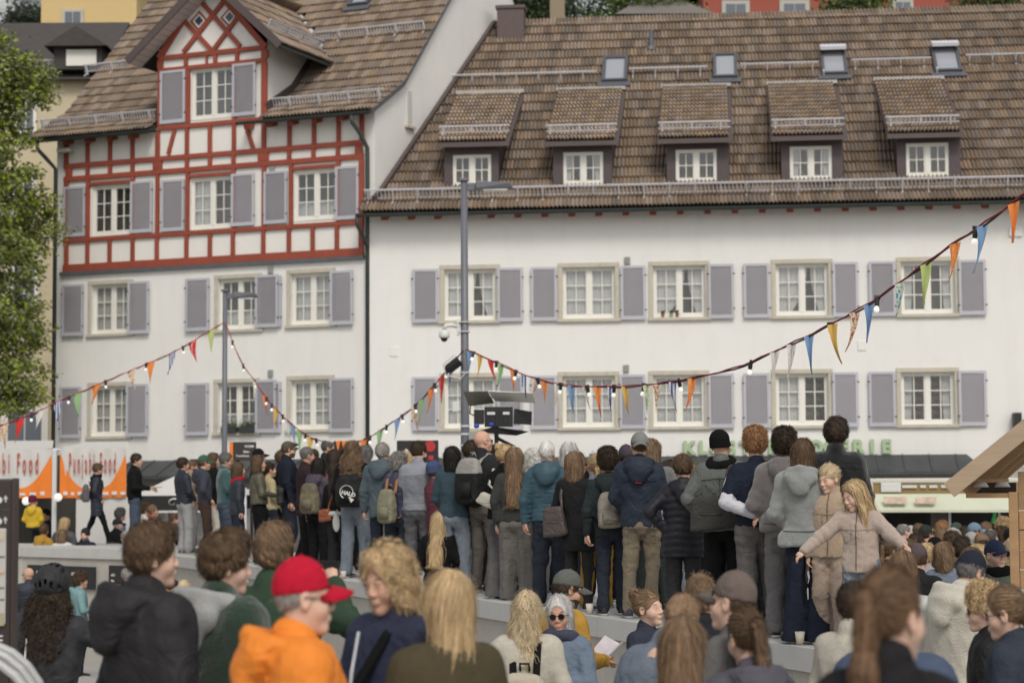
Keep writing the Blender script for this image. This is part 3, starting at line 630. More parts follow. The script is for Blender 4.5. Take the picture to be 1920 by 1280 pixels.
# ------------------------------------------------------------------ arena wall
m_conc = mat('concrete', (.42, .395, .355), .92, var=.10, vscale=3, bump=.5, bscale=45, extra=streaks(.3, 2.5, .6, (.15, .14, .12)))
m_cope = mat('coping_stone', (.47, .46, .44), .85, var=.08, vscale=4, objrand=.04, bump=.3, bscale=60)
WP = [at_z(-260, 1025, WALL_Z), at_z(40, 1025, WALL_Z), at_z(235, 1030, WALL_Z), at_z(366, 1046, WALL_Z), at_z(650, 1080, WALL_Z), at_z(1130, 1155, WALL_Z), at_z(1530, 1216, WALL_Z)]
WP = [Vector((p.x, p.y)) for p in WP]; WP[4] = WP[3].lerp(WP[6], .38); WP[5] = WP[3].lerp(WP[6], .70); WP.append(WP[6]+(WP[6]-WP[3]).normalized()*2.6)
WIDTH = 2.3
def wid(i): return 2.3 if i <= 3 else 1.45
aw = empty('arena_wall', (0, 0, 0)); tag(aw, 'low concrete wall with pale coping stones carrying the row of standing people', 'wall')
nrm2 = []
for i in range(len(WP)):
    t = (WP[min(i+1, len(WP)-1)]-WP[max(i-1, 0)]).normalized(); nrm2.append(Vector((-t.y, t.x)))   # points away from the camera side
def pl(i, t, off):
    p = WP[i].lerp(WP[i+1], t); n = nrm2[i].lerp(nrm2[i+1], t); return p+n*off
mb = MB()
for i in range(len(WP)-1):
    a, b, c, d = pl(i, 0, .05), pl(i, 1, .05), pl(i, 1, wid(i+1)), pl(i, 0, wid(i))
    mb.add([(a.x, a.y, -2), (b.x, b.y, -2), (b.x, b.y, WALL_Z-.19), (a.x, a.y, WALL_Z-.19)], [(0, 1, 2, 3)]); mb.add([(c.x, c.y, -1), (d.x, d.y, -1), (d.x, d.y, WALL_Z-.19), (c.x, c.y, WALL_Z-.19)], [(0, 1, 2, 3)])
a, b = pl(len(WP)-2, 1, .05), pl(len(WP)-2, 1, wid(9)); mb.add([(a.x, a.y, -2), (b.x, b.y, -2), (b.x, b.y, WALL_Z-.19), (a.x, a.y, WALL_Z-.19)], [(0, 1, 2, 3)])
mb.build('wall_face', m_conc, aw)
for i in range(len(WP)-1):
    L = (WP[i+1]-WP[i]).length; n = max(1, round(L/2.05))
    for k in range(n):
        e = .006/L; t0, t1 = k/n+e, (k+1)/n-e
        for o0, o1 in ((0, .62), (.628, 0)):
            wa_ = lambda t: o1 or wid(i)+(wid(i+1)-wid(i))*t
            q = [pl(i, t0, o0), pl(i, t1, o0), pl(i, t1, wa_(t1)), pl(i, t0, wa_(t0))]
            m = MB(); m.add([(p.x, p.y, z) for z in (WALL_Z-.188, WALL_Z-random.uniform(0, .004)) for p in q], [(3, 2, 1, 0), (4, 5, 6, 7), (0, 1, 5, 4), (1, 2, 6, 5), (2, 3, 7, 6), (3, 0, 4, 7)])
            m.build('coping_stone', m_cope, aw)
# upper square behind the wall
q = [pl(i, 0, wid(i)-.1) for i in range(len(WP)-1)]+[pl(len(WP)-2, 1, wid(9)-.1)]
m = MB(); m.add([(p.x, p.y, PLAZA_Z) for p in q]+[(14, 9, PLAZA_Z), (45, 9, PLAZA_Z), (45, 62, PLAZA_Z), (-45, 62, PLAZA_Z), (-45, q[0].y, PLAZA_Z)], [tuple(range(len(q)+5))]); tag(m.build('square', m_pave), kind='structure')
m = MB(); m.strip([[(p[0], p[1], -2.2) for p in [(x.x, x.y) for x in q[-1:]]+[(14, 9), (45, 9)]], [(p[0], p[1], PLAZA_Z) for p in [(x.x, x.y) for x in q[-1:]]+[(14, 9), (45, 9)]]]); tag(m.build('retaining_step', m_conc), kind='structure')
def wall_at(px, off=.0):
    """point on the wall top, off metres behind its front edge, seen at column px"""
    best = None
    for i in range(len(WP)-1):
        for k in range(60):
            p = pl(i, k/59, off); c = 960+F*p.x/p.y
            if best is None or abs(c-px) < best[0]: best = (abs(c-px), p)
    return best[1]
def text(s, h, m, parent, loc, rot, name='lettering', off=0, sx=1, sp=1.0, ex=.002):
    cu = bpy.data.curves.new('t', 'FONT'); cu.body = s; cu.size = h/.72; cu.extrude = ex; cu.offset = off; cu.resolution_u = 3; cu.space_character = sp
    o = bpy.data.objects.new('tmp', cu); me = bpy.data.meshes.new_from_object(o); bpy.data.objects.remove(o); bpy.data.curves.remove(cu); me.materials.clear(); me.materials.append(m)
    return link(name, me, parent, loc, rot, (sx, 1, 1))
m_black = mat('black_board', (.018, .017, .018), .5, var=.1); m_white = mat('white_print', (.62, .62, .6), .7); m_orange = mat('orange_cloth', (.72, .19, .02), .75, var=.07)
m_brownsign = mat('dark_brown_sign', (.030, .022, .020), .45, var=.1)
def board(name, label, px0, py0, px1, py1, Y, m, lines=(), cat='sign', post=None, zr=0):
    a, b = at_y(px0, py1, Y), at_y(px1, py0, Y); w, h = b.x-a.x, b.z-a.z
    e = empty(name, (a.x, Y, a.z)); tag(e, label, cat); MB().box(0, 0, 0, w, .05, h).build('panel', m, e, bevel=.006)
    for s, fx, fz, hh, mm in lines: text(s, h*hh, mm, e, (w*fx, -.004, h*fz), (PI/2, 0, 0), off=h*hh*.03)
    if post: 
        for x in post: MB().box(w*x-.03, .055, PLAZA_Z-a.z, w*x+.03, .1, h).build('post', M_blackm, e)
    return e, w, h
e, w, h = board('direction_sign', 'dark brown sign with orange edge and white WC arrow behind the crowd', 437, 828, 480, 863, 38, m_brownsign, [('WC', .5, .70, .13, m_white), ('Bahn', .45, .42, .12, m_white), ('Tourismus', .12, .2, .12, m_white)], post=(.2, .8))
MB().box(-.07, 0, 0, -.003, .05, h).build('edge_strip', m_orange, e); MB().beam((w*.74, -.003, h*.765), (w*.86, -.003, h*.765), .004, .03).add([(w*.84, -.006, h*.84), (w*.84, -.006, h*.69), (w*.93, -.006, h*.765)], [(0, 1, 2)]).build('arrow', m_white, e)
m_red = mat('red_print', (.45, .03, .03), .6)
e, w, h = board('event_board', 'black event board with white letters MU and a red emblem', 744, 825, 822, 866, 36, m_black, [('MU', .18, .14, .48, m_white)], post=(.1, .9))
MB().lathe([(.10, 0), (.10, .01)], 16, 0, Matrix.Translation((w*.8, -.012, h*.72)) @ Matrix.Rotation(PI/2, 4, 'X')).box(w*.76, -.006, h*.1, w*.88, -.001, h*.3).build('emblem', m_red, e)
e, w, h = board('bunting_board', 'dark board hung with orange cloth between the heads', 626, 826, 662, 868, 35, m_black, post=(.1, .9))
for k in range(3): MB().add([(w*(.1+.3*k), -.01, h), (w*(.34+.3*k), -.01, h), (w*(.22+.3*k), -.02, h*.5)], [(0, 1, 2)]).build('flag', m_orange, e)
e, w, h = board('small_arrow_sign', 'small dark sign with a white arrow behind the man in the green cap', 356, 860, 388, 882, 39.5, m_brownsign, [('+', .15, .3, .4, m_white)], post=(.3,))
# banners on the lower wall face, left
for (x0, y0, x1, y1), lab, ls in (((54, 1058, 180, 1099), 'long black banner on the lower concrete wall behind the helmet wearer', [('s-', .14, .62, .2, m_white), ('ostel-', .66, .6, .2, m_white)]),
                                ((206, 1059, 243, 1094), 'small black notice board fixed to the concrete wall', [('-WC', .1, .42, .13, m_white), ('-Bar', .1, .12, .13, m_white)])):
    Yw = 37.0; a, b = at_y(x0, y1, Yw), at_y(x1, y0, Yw)
    # find the wall plane between WP[1] and WP[2]
    d = (WP[2]-WP[1]).normalized(); ang = math.atan2(d.y, d.x)
    def onwall(px):
        lo = [(abs(960+F*(WP[1].lerp(WP[2], t)).x/(WP[1].lerp(WP[2], t)).y-px), t) for t in [k/200 for k in range(-40, 260)]]; t = min(lo)[1]; return WP[1]+(WP[2]-WP[1])*t
    p0, p1 = onwall(x0), onwall(x1); n = Vector((d.y, -d.x))*.0; w = (p1-p0).length; z0, z1 = at_y(x0, y1, p0.y).z, at_y(x0, y0, p0.y).z
    e = empty('wall_banner', (p0.x+d.y*-.0, p0.y-.02, z0), ang); tag(e, lab, 'banner'); MB().box(0, 0, 0, w, .03, z1-z0).build('panel', m_black, e)
    for s, fx, fz, hh, mm in ls: text(s, (z1-z0)*hh, mm, e, (w*fx, -.004, (z1-z0)*fz), (PI/2, 0, 0), off=.002)
# ------------------------------------------------------------------ lamp posts
m_pole = mat('grey_pole_paint', (.13, .135, .155), .45, var=.08, vscale=3)
m_wplast = mat('white_plastic', (.62, .62, .60), .45)
def lamp_post(px, ytop, Y, r0, r1, label, head):
    t = at_y(px, ytop, Y); e = empty('lamp_post', (t.x, Y, PLAZA_Z)); tag(e, label, 'lamp post', 'lamp posts'); H_ = t.z-PLAZA_Z
    MB().tube([(0, 0, 0), (0, 0, H_*.45), (0, 0, H_)], [r1, (r0+r1)/2, r0], 16).build('pole', m_pole, e, smooth=True)
    MB().box(-.08, -.08, H_-.02, .06, .08, H_+.03).box(.06, -.04, H_-.18, .2, .04, H_-.05).build('bracket', m_pole, e, bevel=.01)
    mb = MB(); mb.add([(.2, -.14, H_-.03), (.2, .14, H_-.03), (head, .14, H_-.06), (head, -.14, H_-.06), (.2, -.14, H_-.16), (.2, .14, H_-.16), (head+.05, .1, H_-.15), (head+.05, -.1, H_-.15)], [(0, 3, 2, 1), (4, 5, 6, 7), (0, 1, 5, 4), (1, 2, 6, 5), (2, 3, 7, 6), (3, 0, 4, 7)])
    mb.build('luminaire', m_pole, e, bevel=.012); MB().box(.32, -.1, H_-.175, head-.05, .1, H_-.162).build('lens', mat('lamp_lens', (.7, .7, .68), .2), e)
    return e, t
P1Y, P2Y = 33.0, 42.0
pe, p1 = lamp_post(870, 338, P1Y, .055, .088, 'tall grey lamp post rising from the middle of the crowd', .78)
pe2, p2 = lamp_post(422, 545, P2Y, .05, .07, 'shorter grey lamp post in front of the half timbered house', .66)
for yy in (700, 800, 815, 836): z = at_y(870, yy, P1Y).z-PLAZA_Z; MB().lathe([(.084, 0), (.084, .03)], 16, 0, Matrix.Translation((0, 0, z))).build('clamp_band', M_galv, pe)
c = at_y(833, 632, P1Y-.1); dc = empty('dome_camera', (p1.x, P1Y, at_y(833, 632, P1Y).z)); tag(dc, 'white dome camera on a bracket below the tall lamp post', 'camera'); dx = c.x-p1.x
MB().lathe([(.03, .12), (.085, .08), (.09, .0), (.08, -.02)], 18, 0, Matrix.Translation((dx, -.1, 0))).build('housing', m_wplast, dc, smooth=True); MB().ell((dx, -.1, -.03), (.06, .06, .055), 14, 8).build('dome', mat('smoked_dome', (.02, .02, .02), .1), dc, smooth=True)
MB().tube([(dx, -.1, .13), (dx+.03, -.08, .19), (dx+.12, -.06, .2), (-.08, -.02, .17)], .035, 10).build('arm', m_wplast, dc, smooth=True); MB().box(-.13, -.06, .03, -.085, .06, .3).box(-.1, -.09, .24, .09, .09, .255).box(-.1, -.09, .08, .09, .09, .095).build('bracket', m_wplast, dc, bevel=.005)
sp = at_y(850, 686, P1Y); so = empty('spotlight', (sp.x, P1Y-.12, sp.z)); tag(so, 'black spotlight clamped to the tall lamp post where the strings meet', 'spotlight')
MB().lathe([(.05, -.14), (.085, -.10), (.085, .12), (.095, .14)], 14, 0, Matrix.Rotation(.9, 4, 'Y')).build('can', M_blackm, so, smooth=True); MB().tube([(.02, -.1, .17), (-.16, -.05, .02), (-.12, 0, -.16), (.12, .05, -.22), (.2, .05, -.12)], .012, 6).build('yoke', M_galv, so)
bx = at_y(853, 772, P1Y); tag(MB().box(-.07, -.07, 0, .05, .07, .17).build('junction_box', m_wplast, None, loc=(bx.x+.03, P1Y-.02, bx.z-.0), bevel=.01), 'small white junction box strapped to the tall lamp post', 'box')
bx = at_y(890, 826, P1Y); tag(MB().box(-.1, -.05, 0, .1, .07, .26).build('control_box', mat('grey_box', (.3, .3, .29), .6), None, loc=(bx.x, P1Y-.02, bx.z-.1), bevel=.01), 'grey control box low on the tall lamp post', 'box')
# ------------------------------------------------------------------ stage light on its stand
SLY = 30.0; b = at_y(931, 830, SLY); sl = empty('stage_light', (b.x, SLY, PLAZA_Z)); tag(sl, 'black stage light with white reflector and barn doors on a tall stand', 'stage light')
zt = at_y(931, 775, SLY).z-PLAZA_Z; MB().tube([(0, 0, 0), (0, 0, zt-.05)], .035, 10).build('stand', M_blackm, sl)
for a in (0, 2.1, 4.2): MB().tube([(0, 0, .7), (.55*math.cos(a), .55*math.sin(a), 0)], .015, 6).build('leg', M_blackm, sl)
mb = MB(); mb.box(-.18, -.12, zt-.2, .25, .16, zt+.1); mb.box(-.34, -.1, zt-.16, -.19, .14, zt+.06); [mb.box(-.14+k*.06, -.135, zt-.17, -.12+k*.06, -.121, zt+.06) for k in range(6)]; mb.tube([(-.34, -.11, zt-.03), (-.40, -.12, zt-.0), (-.39, -.12, zt+.12), (-.3, -.11, zt+.13)], .012, 6)
mb.build('body', M_blackm, sl, bevel=.01)
MB().box(-.14, -.14, zt-.02, -.02, -.123, zt+.02).box(.1, -.14, zt-.02, .2, -.123, zt+.02).build('label_plate', m_white, sl); MB().ell((-.3, -.14, zt-.19), (.045, .03, .035), 8, 6).ell((-.08, -.14, zt-.17), (.045, .03, .03), 8, 6).build('knob', mat('blue_connector', (.02, .06, .4), .4), sl, smooth=True)
mb = MB(); mb.add([(-.12, -.2, zt+.33), (.55, -.2, zt+.30), (.6, .1, zt+.16), (-.02, .1, zt+.19), (-.12, -.19, zt+.34), (.55, -.19, zt+.31), (.6, .11, zt+.17), (-.02, .11, zt+.20)], [(0, 3, 2, 1), (4, 5, 6, 7), (0, 1, 5, 4), (1, 2, 6, 5), (2, 3, 7, 6), (3, 0, 4, 7)]); mb.build('reflector', mat('white_reflector', (.72, .71, .68), .4), sl)
mb = MB(); mb.add([(-.5, -.2, zt+.33), (-.13, -.2, zt+.33), (-.03, .1, zt+.16), (-.42, .1, zt+.12)], [(0, 1, 2, 3)]); mb.build('reflector', mat('grey_flap', (.22, .22, .18), .5), sl)
mb = MB(); mb.add([(.27, -.14, zt+.07), (.54, -.16, zt+.02), (.53, -.14, zt-.18), (.26, -.13, zt-.16)], [(0, 1, 2, 3)]); mb.add([(-.05, -.14, zt-.2), (.5, -.2, zt-.28), (.3, -.1, zt-.34), (-.3, -.12, zt-.28)], [(0, 1, 2, 3)]); mb.add([(.02, -.14, zt-.35), (.3, -.18, zt-.5), (.2, -.1, zt-.5), (-.04, -.1, zt-.38)], [(0, 1, 2, 3)]); mb.build('barn_door', M_blackm, sl)
# ------------------------------------------------------------------ bunting
def pat(name, base, c2, mode, sc=30):
    def ex(N, L, out, vec, b):
        if mode == 'dots':
            v = N.new('ShaderNodeTexVoronoi'); v.inputs['Scale'].default_value = sc; v.inputs['Randomness'].default_value = .25; L.new(vec, v.inputs['Vector']); src = v.outputs['Distance']; lo, hi = .32, .28
        elif mode == 'stripes':
            v = N.new('ShaderNodeTexWave'); v.inputs['Scale'].default_value = sc; L.new(vec, v.inputs['Vector']); src = v.outputs['Fac']; lo, hi = .5, .55
        else:
            v = N.new('ShaderNodeTexNoise'); v.inputs['Scale'].default_value = sc; L.new(vec, v.inputs['Vector']); src = v.outputs[0]; lo, hi = .53, .56
        r = N.new('ShaderNodeMapRange'); L.new(src, r.inputs[0]); r.inputs[1].default_value = lo; r.inputs[2].default_value = hi
        mx = N.new('ShaderNodeMix'); mx.data_type = 'RGBA'; L.new(r.outputs[0], mx.inputs[0]); L.new(out, mx.inputs[6]); mx.inputs[7].default_value = (*c2, 1); return mx.outputs[2]
    return mat('flag_'+name, base, .8, extra=ex if mode else None)
FM = dict(o=pat('orange', (.70, .22, .05), 0, None), y=pat('yellow', (.62, .40, .10), 0, None), r=pat('red', (.55, .035, .03), 0, None), g=pat('green', (.25, .42, .19), 0, None), l=pat('lime', (.42, .50, .17), 0, None), b=pat('blue', (.18, .30, .48), 0, None), w=pat('white', (.60, .58, .54), 0, None),
          s=pat('stripe', (.60, .60, .62), (.03, .07, .25), 'stripes', 7), d=pat('reddots', (.5, .02, .02), (.7, .6, .55), 'dots', 22), f=pat('floral', (.62, .55, .42), (.4, .10, .04), 'noise', 38), k=pat('greenfloral', (.55, .58, .45), (.2, .4, .12), 'noise', 34), p=pat('orangedots', (.68, .22, .05), (.75, .5, .25), 'dots', 45), q=pat('bluefloral', (.5, .55, .42), (.08, .25, .38), 'noise', 22), t=pat('whitedots', (.64, .62, .60), (.25, .1, .1), 'dots', 38))
m_cable_r = mat('red_cord', (.33, .03, .035), .7); m_cable_k = mat('black_cable', (.02, .018, .018), .6)
m_bulb = bpy.data.materials.new('lit_bulb'); m_bulb.use_nodes = True; bb = m_bulb.node_tree.nodes['Principled BSDF']; bb.inputs['Base Color'].default_value = (.8, .78, .72, 1); bb.inputs['Emission Color'].default_value = (1, .93, .8, 1); bb.inputs['Emission Strength'].default_value = .55; bb.inputs['Roughness'].default_value = .15
bulb_me = MB().lathe([(.010, -.145), (.023, -.138), (.028, -.118), (.022, -.10), (.015, -.085)], 12).mesh('bulb', m_bulb, True)
sock_me = MB().lathe([(.02, -.085), (.024, -.06), (.024, -.02), (.012, .012)], 10).box(-.015, -.03, -.01, .015, .03, .02).mesh('socket', M_blackm)
def string(label, pts, Ya, Yb, flags, bulbs, fl=.44, fw=.19):
    """cord through pixel points; distance runs from Ya at the first to Yb at the last"""
    xs = [p[0] for p in pts]; ys = [p[1] for p in pts]; n = len(pts)
    def at(px):
        u = (px-xs[0])/(xs[-1]-xs[0]); Y = 1/((1-u)/Ya+u/Yb)
        s = 1 if xs[-1] > xs[0] else -1; i = 0
        while i < n-2 and s*px > s*xs[i+1]: i += 1
        # catmull-rom through the points
        p0, p1_, p2_, p3 = (ys[max(i-1, 0)], ys[i], ys[i+1], ys[min(i+2, n-1)]); t = (px-xs[i])/(xs[i+1]-xs[i])
        m1 = (p2_-p0)/(xs[i+1]-xs[max(i-1, 0)])*(xs[i+1]-xs[i]); m2 = (p3-p1_)/(xs[min(i+2, n-1)]-xs[i])*(xs[i+1]-xs[i])
        y = (2*t**3-3*t*t+1)*p1_+(t**3-2*t*t+t)*m1+(-2*t**3+3*t*t)*p2_+(t**3-t*t)*m2
        return at_y(px, y, Y)
    o = at(xs[0]); e = empty('bunting_string', o); tag(e, label, 'bunting', 'bunting and bulb strings')
    N_ = 70; A = [at(xs[0]+(xs[-1]-xs[0])*k/N_)-o for k in range(N_+1)]
    MB().tube([a+Vector((0, 0, .008*math.sin(k*1.7))) for k, a in enumerate(A)], .009, 5).build('cord', m_cable_r, e); MB().tube([a+Vector((0, .012, -.012+.010*math.sin(k*.9+1))) for k, a in enumerate(A)], .010, 5).build('cable', m_cable_k, e)
    for px, c in flags:
        a, b_ = at(px-.5)-o, at(px+.5)-o; t = (b_-a); c0 = (a+b_)/2; sl_ = t.z/max(1e-6, abs(t.x)+.45*abs(t.y)); t = Vector((1, random.uniform(-.35, .35), sl_*(1 if t.x > 0 else -1)*.9)).normalized()
        L_ = fl*random.uniform(.85, 1.12); sw = random.uniform(-.10, .10); mb = MB(); cols = 4; rows = []; tw = random.uniform(.35, 1.0); ph = random.random()*6
        for r in range(7):
            v = r/6; wv = fw*(1-v*.97)*.5; rows.append([c0+t*(wv*(2*i/cols-1)*(1-(1-tw)*v))+Vector((sw*v*v, -.02+.03*math.sin(ph+i*1.3+v*3)*(.3+v), -v*L_-.01)) for i in range(cols+1)])
        mb.strip(rows); q = [p for rr in rows for p in rr]
        mb.build('flag', FM[c], e, smooth=True)
    for px in bulbs:
        c0 = at(px)-o; r = (random.uniform(-.2, .2), random.uniform(-.25, .25), random.random()*3); link('socket', sock_me, e, c0, r); link('bulb', bulb_me, e, c0, r)
    return e
string('bunting with bulbs running from the left edge up to the shorter lamp post', [(-60, 818), (0, 797), (60, 776), (108, 753), (180, 722), (250, 692), (330, 657), (396, 618), (421, 603)], 37, P2Y-.1,
       [(8, 'f'), (38, 'r'), (75, 'w'), (108, 's'), (145, 'g'), (180, 'o'), (247, 'f'), (283, 'o'), (323, 's'), (361, 'd'), (396, 'l')], [60, 130, 198, 274, 343], .42, .19)
string('bunting with bulbs sagging low between the two lamp posts', [(423, 604), (436, 640), (455, 682), (478, 714), (505, 752), (540, 788), (580, 818), (625, 829), (680, 824), (725, 798), (780, 758), (815, 720), (845, 685), (868, 656)], P2Y-.1, P1Y-.1,
       [(479, 'w'), (497, 'o'), (517, 'y'), (538, 'w'), (549, 'b'), (562, 'g'), (582, 'y'), (682, 'o'), (712, 'g'), (745, 'b'), (777, 'f'), (790, 'g'), (808, 'o'), (828, 'd'), (846, 's')], [436, 456, 478, 500, 510, 530, 573, 592, 694, 725, 754, 779, 815, 838], .44, .13)
string('long bunting with bulbs rising from the tall lamp post to the upper right corner', [(874, 655), (930, 678), (1000, 708), (1070, 722), (1150, 724), (1230, 719), (1300, 707), (1355, 696), (1410, 677), (1480, 645), (1560, 606), (1645, 558), (1760, 475), (1860, 408), (1925, 360), (2010, 300)], P1Y-.1, 15.2,
       [(881, 'b'), (900, 'y'), (920, 'r'), (939, 'g'), (962, 'o'), (982, 's'), (1004, 'f'), (1021, 'o'), (1045, 'w'), (1071, 'b'), (1099, 'w'), (1120, 'o'), (1144, 's'), (1172, 'y'), (1212, 'k'), (1232, 'f'), (1261, 's'), (1297, 'p'), (1452, 'w'), (1483, 't'), (1516, 'b'), (1560, 'y'), (1602, 'f'), (1628, 'b'), (1687, 'q'), (1735, 'l'), (1790, 'p'), (1841, 'b'), (1899, 'o')],
       [888, 931, 968, 1008, 1052, 1101, 1152, 1208, 1273, 1408, 1557, 1645, 1830], .37, .105)
# ------------------------------------------------------------------ tents and stalls at the left
m_tent = mat('white_tent_cloth', (.56, .545, .52), .8, var=.05, vscale=2, bump=.5, bscale=4)
TY = 43.0
def px_(x, y, Y=TY): p = at_y(x, y, Y); return p
e = empty('food_tent', (px_(103, 893).x, TY, PLAZA_Z)); tag(e, 'white and orange Punjabi Food tent with printed valances at the left edge', 'tent'); ox = e.location.x
def lx(x, Y=TY): return px_(x, 893, Y).x-ox
def lz(y, x=103, Y=TY): return px_(x, y, Y).z-PLAZA_Z
for x0, x1, txt, tx0, tx1 in ((-62, 98, 'Punjabi Food', -46, 73), (113, 237, 'Punjabi Food', 130, 218)):
    X0, X1, Z0, Z1 = lx(x0), lx(x1), lz(933), lz(841); nx, nz = 24, 8; w = X1-X0
    mb = MB(); mb.strip([[(X0+w*i/nx, -.02+.02*math.sin(i*1.1+j*.4), Z0+(Z1-Z0)*j/nz) for i in range(nx+1)] for j in range(nz+1)]); mb.build('valance', m_tent, e, smooth=True)
    mb = MB(); top = []                             # orange sweep rising to both corners
    for i in range(nx+1): u = abs(2*i/nx-1); top.append(.2+.72*max(0, (u-.28)/.72)**1.9)
    mb.strip([[(X0+w*i/nx, -.045+.02*math.sin(i*1.1), Z0-.0+(Z1-Z0)*.0) for i in range(nx+1)], [(X0+w*i/nx, -.045+.02*math.sin(i*1.1), Z0+(Z1-Z0)*top[i]) for i in range(nx+1)]]); mb.build('orange_print', m_orange, e)
    m_txt = mat('brick_red_print', (.38, .08, .05), .8)
    t = text(txt, .44, m_txt, e, (lx(tx0), -.075, lz(886)), (PI/2, 0, 0), off=.012, sp=1.75); bw = max(v.co.x for v in t.data.vertices); t.scale = ((lx(tx1)-lx(tx0))/bw, 1, 1)
    mb = MB(); u = .06
    while u < .94:
        d = random.uniform(.05, .1); mb.box(X0+w*u, -.075, Z0+.06, X0+w*(u+d), -.07, Z0+.11+random.random()*.03); u += d+.05
    mb.build('small_print', m_white, e)
MB().tube([(lx(98), 0, lz(842)), (lx(112), 0, lz(843))], .025, 8).build('cross_bar', M_galv, e)
MB().box(-.05, -.05, 0, .04, .04, lz(843)).build('tent_post', mat('pale_aluminium', (.55, .55, .55), .4), e); MB().box(lx(-60), -.04, 0, lx(-54), .04, lz(843)).build('tent_post', m_wplast, e)
MB().add([(lx(-62), 0, lz(840)), (lx(98), 0, lz(840)), (lx(60), 2, lz(822)), (lx(-40), 2, lz(822))], [(0, 1, 2, 3)]).add([(lx(113), 0, lz(840)), (lx(237), 0, lz(840)), (lx(215), 1.5, lz(826)), (lx(135), 1.5, lz(826))], [(0, 1, 2, 3)]).build('roof', m_tent, e)
MB().add([(lx(143), .01, 0), (lx(245), .01, 0), (lx(245), .01, lz(932)), (lx(143), .01, lz(932))], [(0, 1, 2, 3)]).build('side_cloth', m_tent, e)
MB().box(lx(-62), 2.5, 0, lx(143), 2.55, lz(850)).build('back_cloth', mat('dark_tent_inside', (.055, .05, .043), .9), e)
tag(MB().ell((0, 0, 0), (.09, .09, .09), 12, 8).build('globe_lamp', m_bulb, None, loc=px_(109, 932, TY-.3), smooth=True), 'small round white lamp at the corner of the orange tent', 'lamp'); tag(MB().ell((0, 0, 0), (.09, .09, .09), 12, 8).build('globe_lamp', m_bulb, None, loc=px_(49, 939, TY-.3), smooth=True), 'small round white lamp above the yellow raincoat', 'lamp')
Y2 = 45.5; e = empty('pavilion', (px_(355, 893, Y2).x, Y2, PLAZA_Z)); tag(e, 'white peaked pavilion with black valance and a white spiral logo', 'tent'); ox = e.location.x
a, b, c = px_(250, 929, Y2), px_(460, 929, Y2), px_(350, 884, Y2+1.2); z0, z1, z2 = a.z-PLAZA_Z, px_(250, 957, Y2).z-PLAZA_Z, c.z-PLAZA_Z; hx = (b.x-a.x)/2
MB().add([(-hx, 0, z0), (hx, 0, z0), (hx, 2.4, z0), (-hx, 2.4, z0), (0, 1.2, z2+.15)], [(0, 1, 4), (1, 2, 4), (2, 3, 4), (3, 0, 4)]).build('roof', m_tent, e)
for q in ((-hx, -.005, hx, .005), (-hx, 2.4, hx, 2.41)): MB().box(q[0], q[1], z1, q[2], q[3], z0).build('valance', m_black, e)
MB().box(-hx, -.01, z1-.05, hx, .01, z1-.002).build('hem', m_white, e)
for x in (-hx, hx): MB().box(x-.03, -.03, 0, x+.03, .03, z0).build('tent_post', M_galv, e)
mb = MB(); sc = (px_(325, 943, Y2).x-ox, (z0+z1)/2); pts = [(sc[0]+(.16-.013*k)*math.cos(k*.55)*1.15, -.02, sc[1]+(.13-.0105*k)*math.sin(k*.55)) for k in range(12)]; mb.tube(pts, [.022]*12, 6, flat=.3); mb.build('spiral_logo', m_white, e)
# blue parasol behind the crowd
pb = at_y(1112, 850, 33); e = empty('parasol', (pb.x, 33, PLAZA_Z)); tag(e, 'half folded blue parasol between the heads of the crowd', 'parasol'); z = pb.z-PLAZA_Z
MB().lathe([(.36, z-1.05), (.30, z-.8), (.06, z)], 8).build('canopy', mat('blue_canvas', (.10, .19, .38), .8, var=.1), e); MB().tube([(0, 0, 0), (0, 0, z+.06)], .02, 8).build('pole', M_galv, e)
# ------------------------------------------------------------------ food truck
FY = 37.0; e = empty('food_truck', (at_y(1770, 893, FY).x, FY, PLAZA_Z), -.3); tag(e, 'white food truck with pale green awning and lit serving hatch at the right', 'truck'); ox = e.location.x
def fx(x): return (at_y(x, 893, FY).x-ox)*1.05
def fz(y): return at_y(1770, y, FY).z-PLAZA_Z
m_van = mat('cream_van_paint', (.60, .57, .50), .35, var=.04); m_ochre = mat('ochre_panel', (.27, .18, .075), .7); m_awn = mat('pale_green_awning', (.55, .57, .44), .7, var=.08, vscale=1.5)
MB().box(fx(1636), 0, fz(905), fx(2010), 2.2, fz(896)).box(fx(1634), 0, .3, fx(1644), 2.2, fz(900)).box(fx(1636), 2.2, .3, fx(2010), 2.25, fz(900)).box(fx(1636), 0, .3, fx(2010), .06, 1.15).build('body', m_van, e, bevel=.05)
MB().box(fx(1644), .02, fz(925), fx(2005), .08, fz(906)).build('panel', m_ochre, e)
MB().box(fx(1658), -.03, fz(922), fx(1694), .015, fz(904)).build('sign_panel', m_wplast, e, bevel=.02); MB().box(fx(1696), -.02, fz(914), fx(1722), .015, fz(909)).box(fx(1728), -.02, fz(914), fx(1738), .015, fz(909)).box(fx(1744), -.02, fz(914), fx(1758), .015, fz(909)).box(fx(1765), -.02, fz(914), fx(1792), .015, fz(909)).build('menu_strip', m_white, e)
mb = MB(); mb.add([(fx(1648), -.02, fz(925)), (fx(2005), -.02, fz(925)), (fx(2005), -.5, fz(954)), (fx(1650), -.5, fz(954)), (fx(1650), -.5, fz(959)), (fx(2005), -.5, fz(959))], [(0, 3, 2, 1), (3, 4, 5, 2)]); mb.build('awning', m_awn, e)
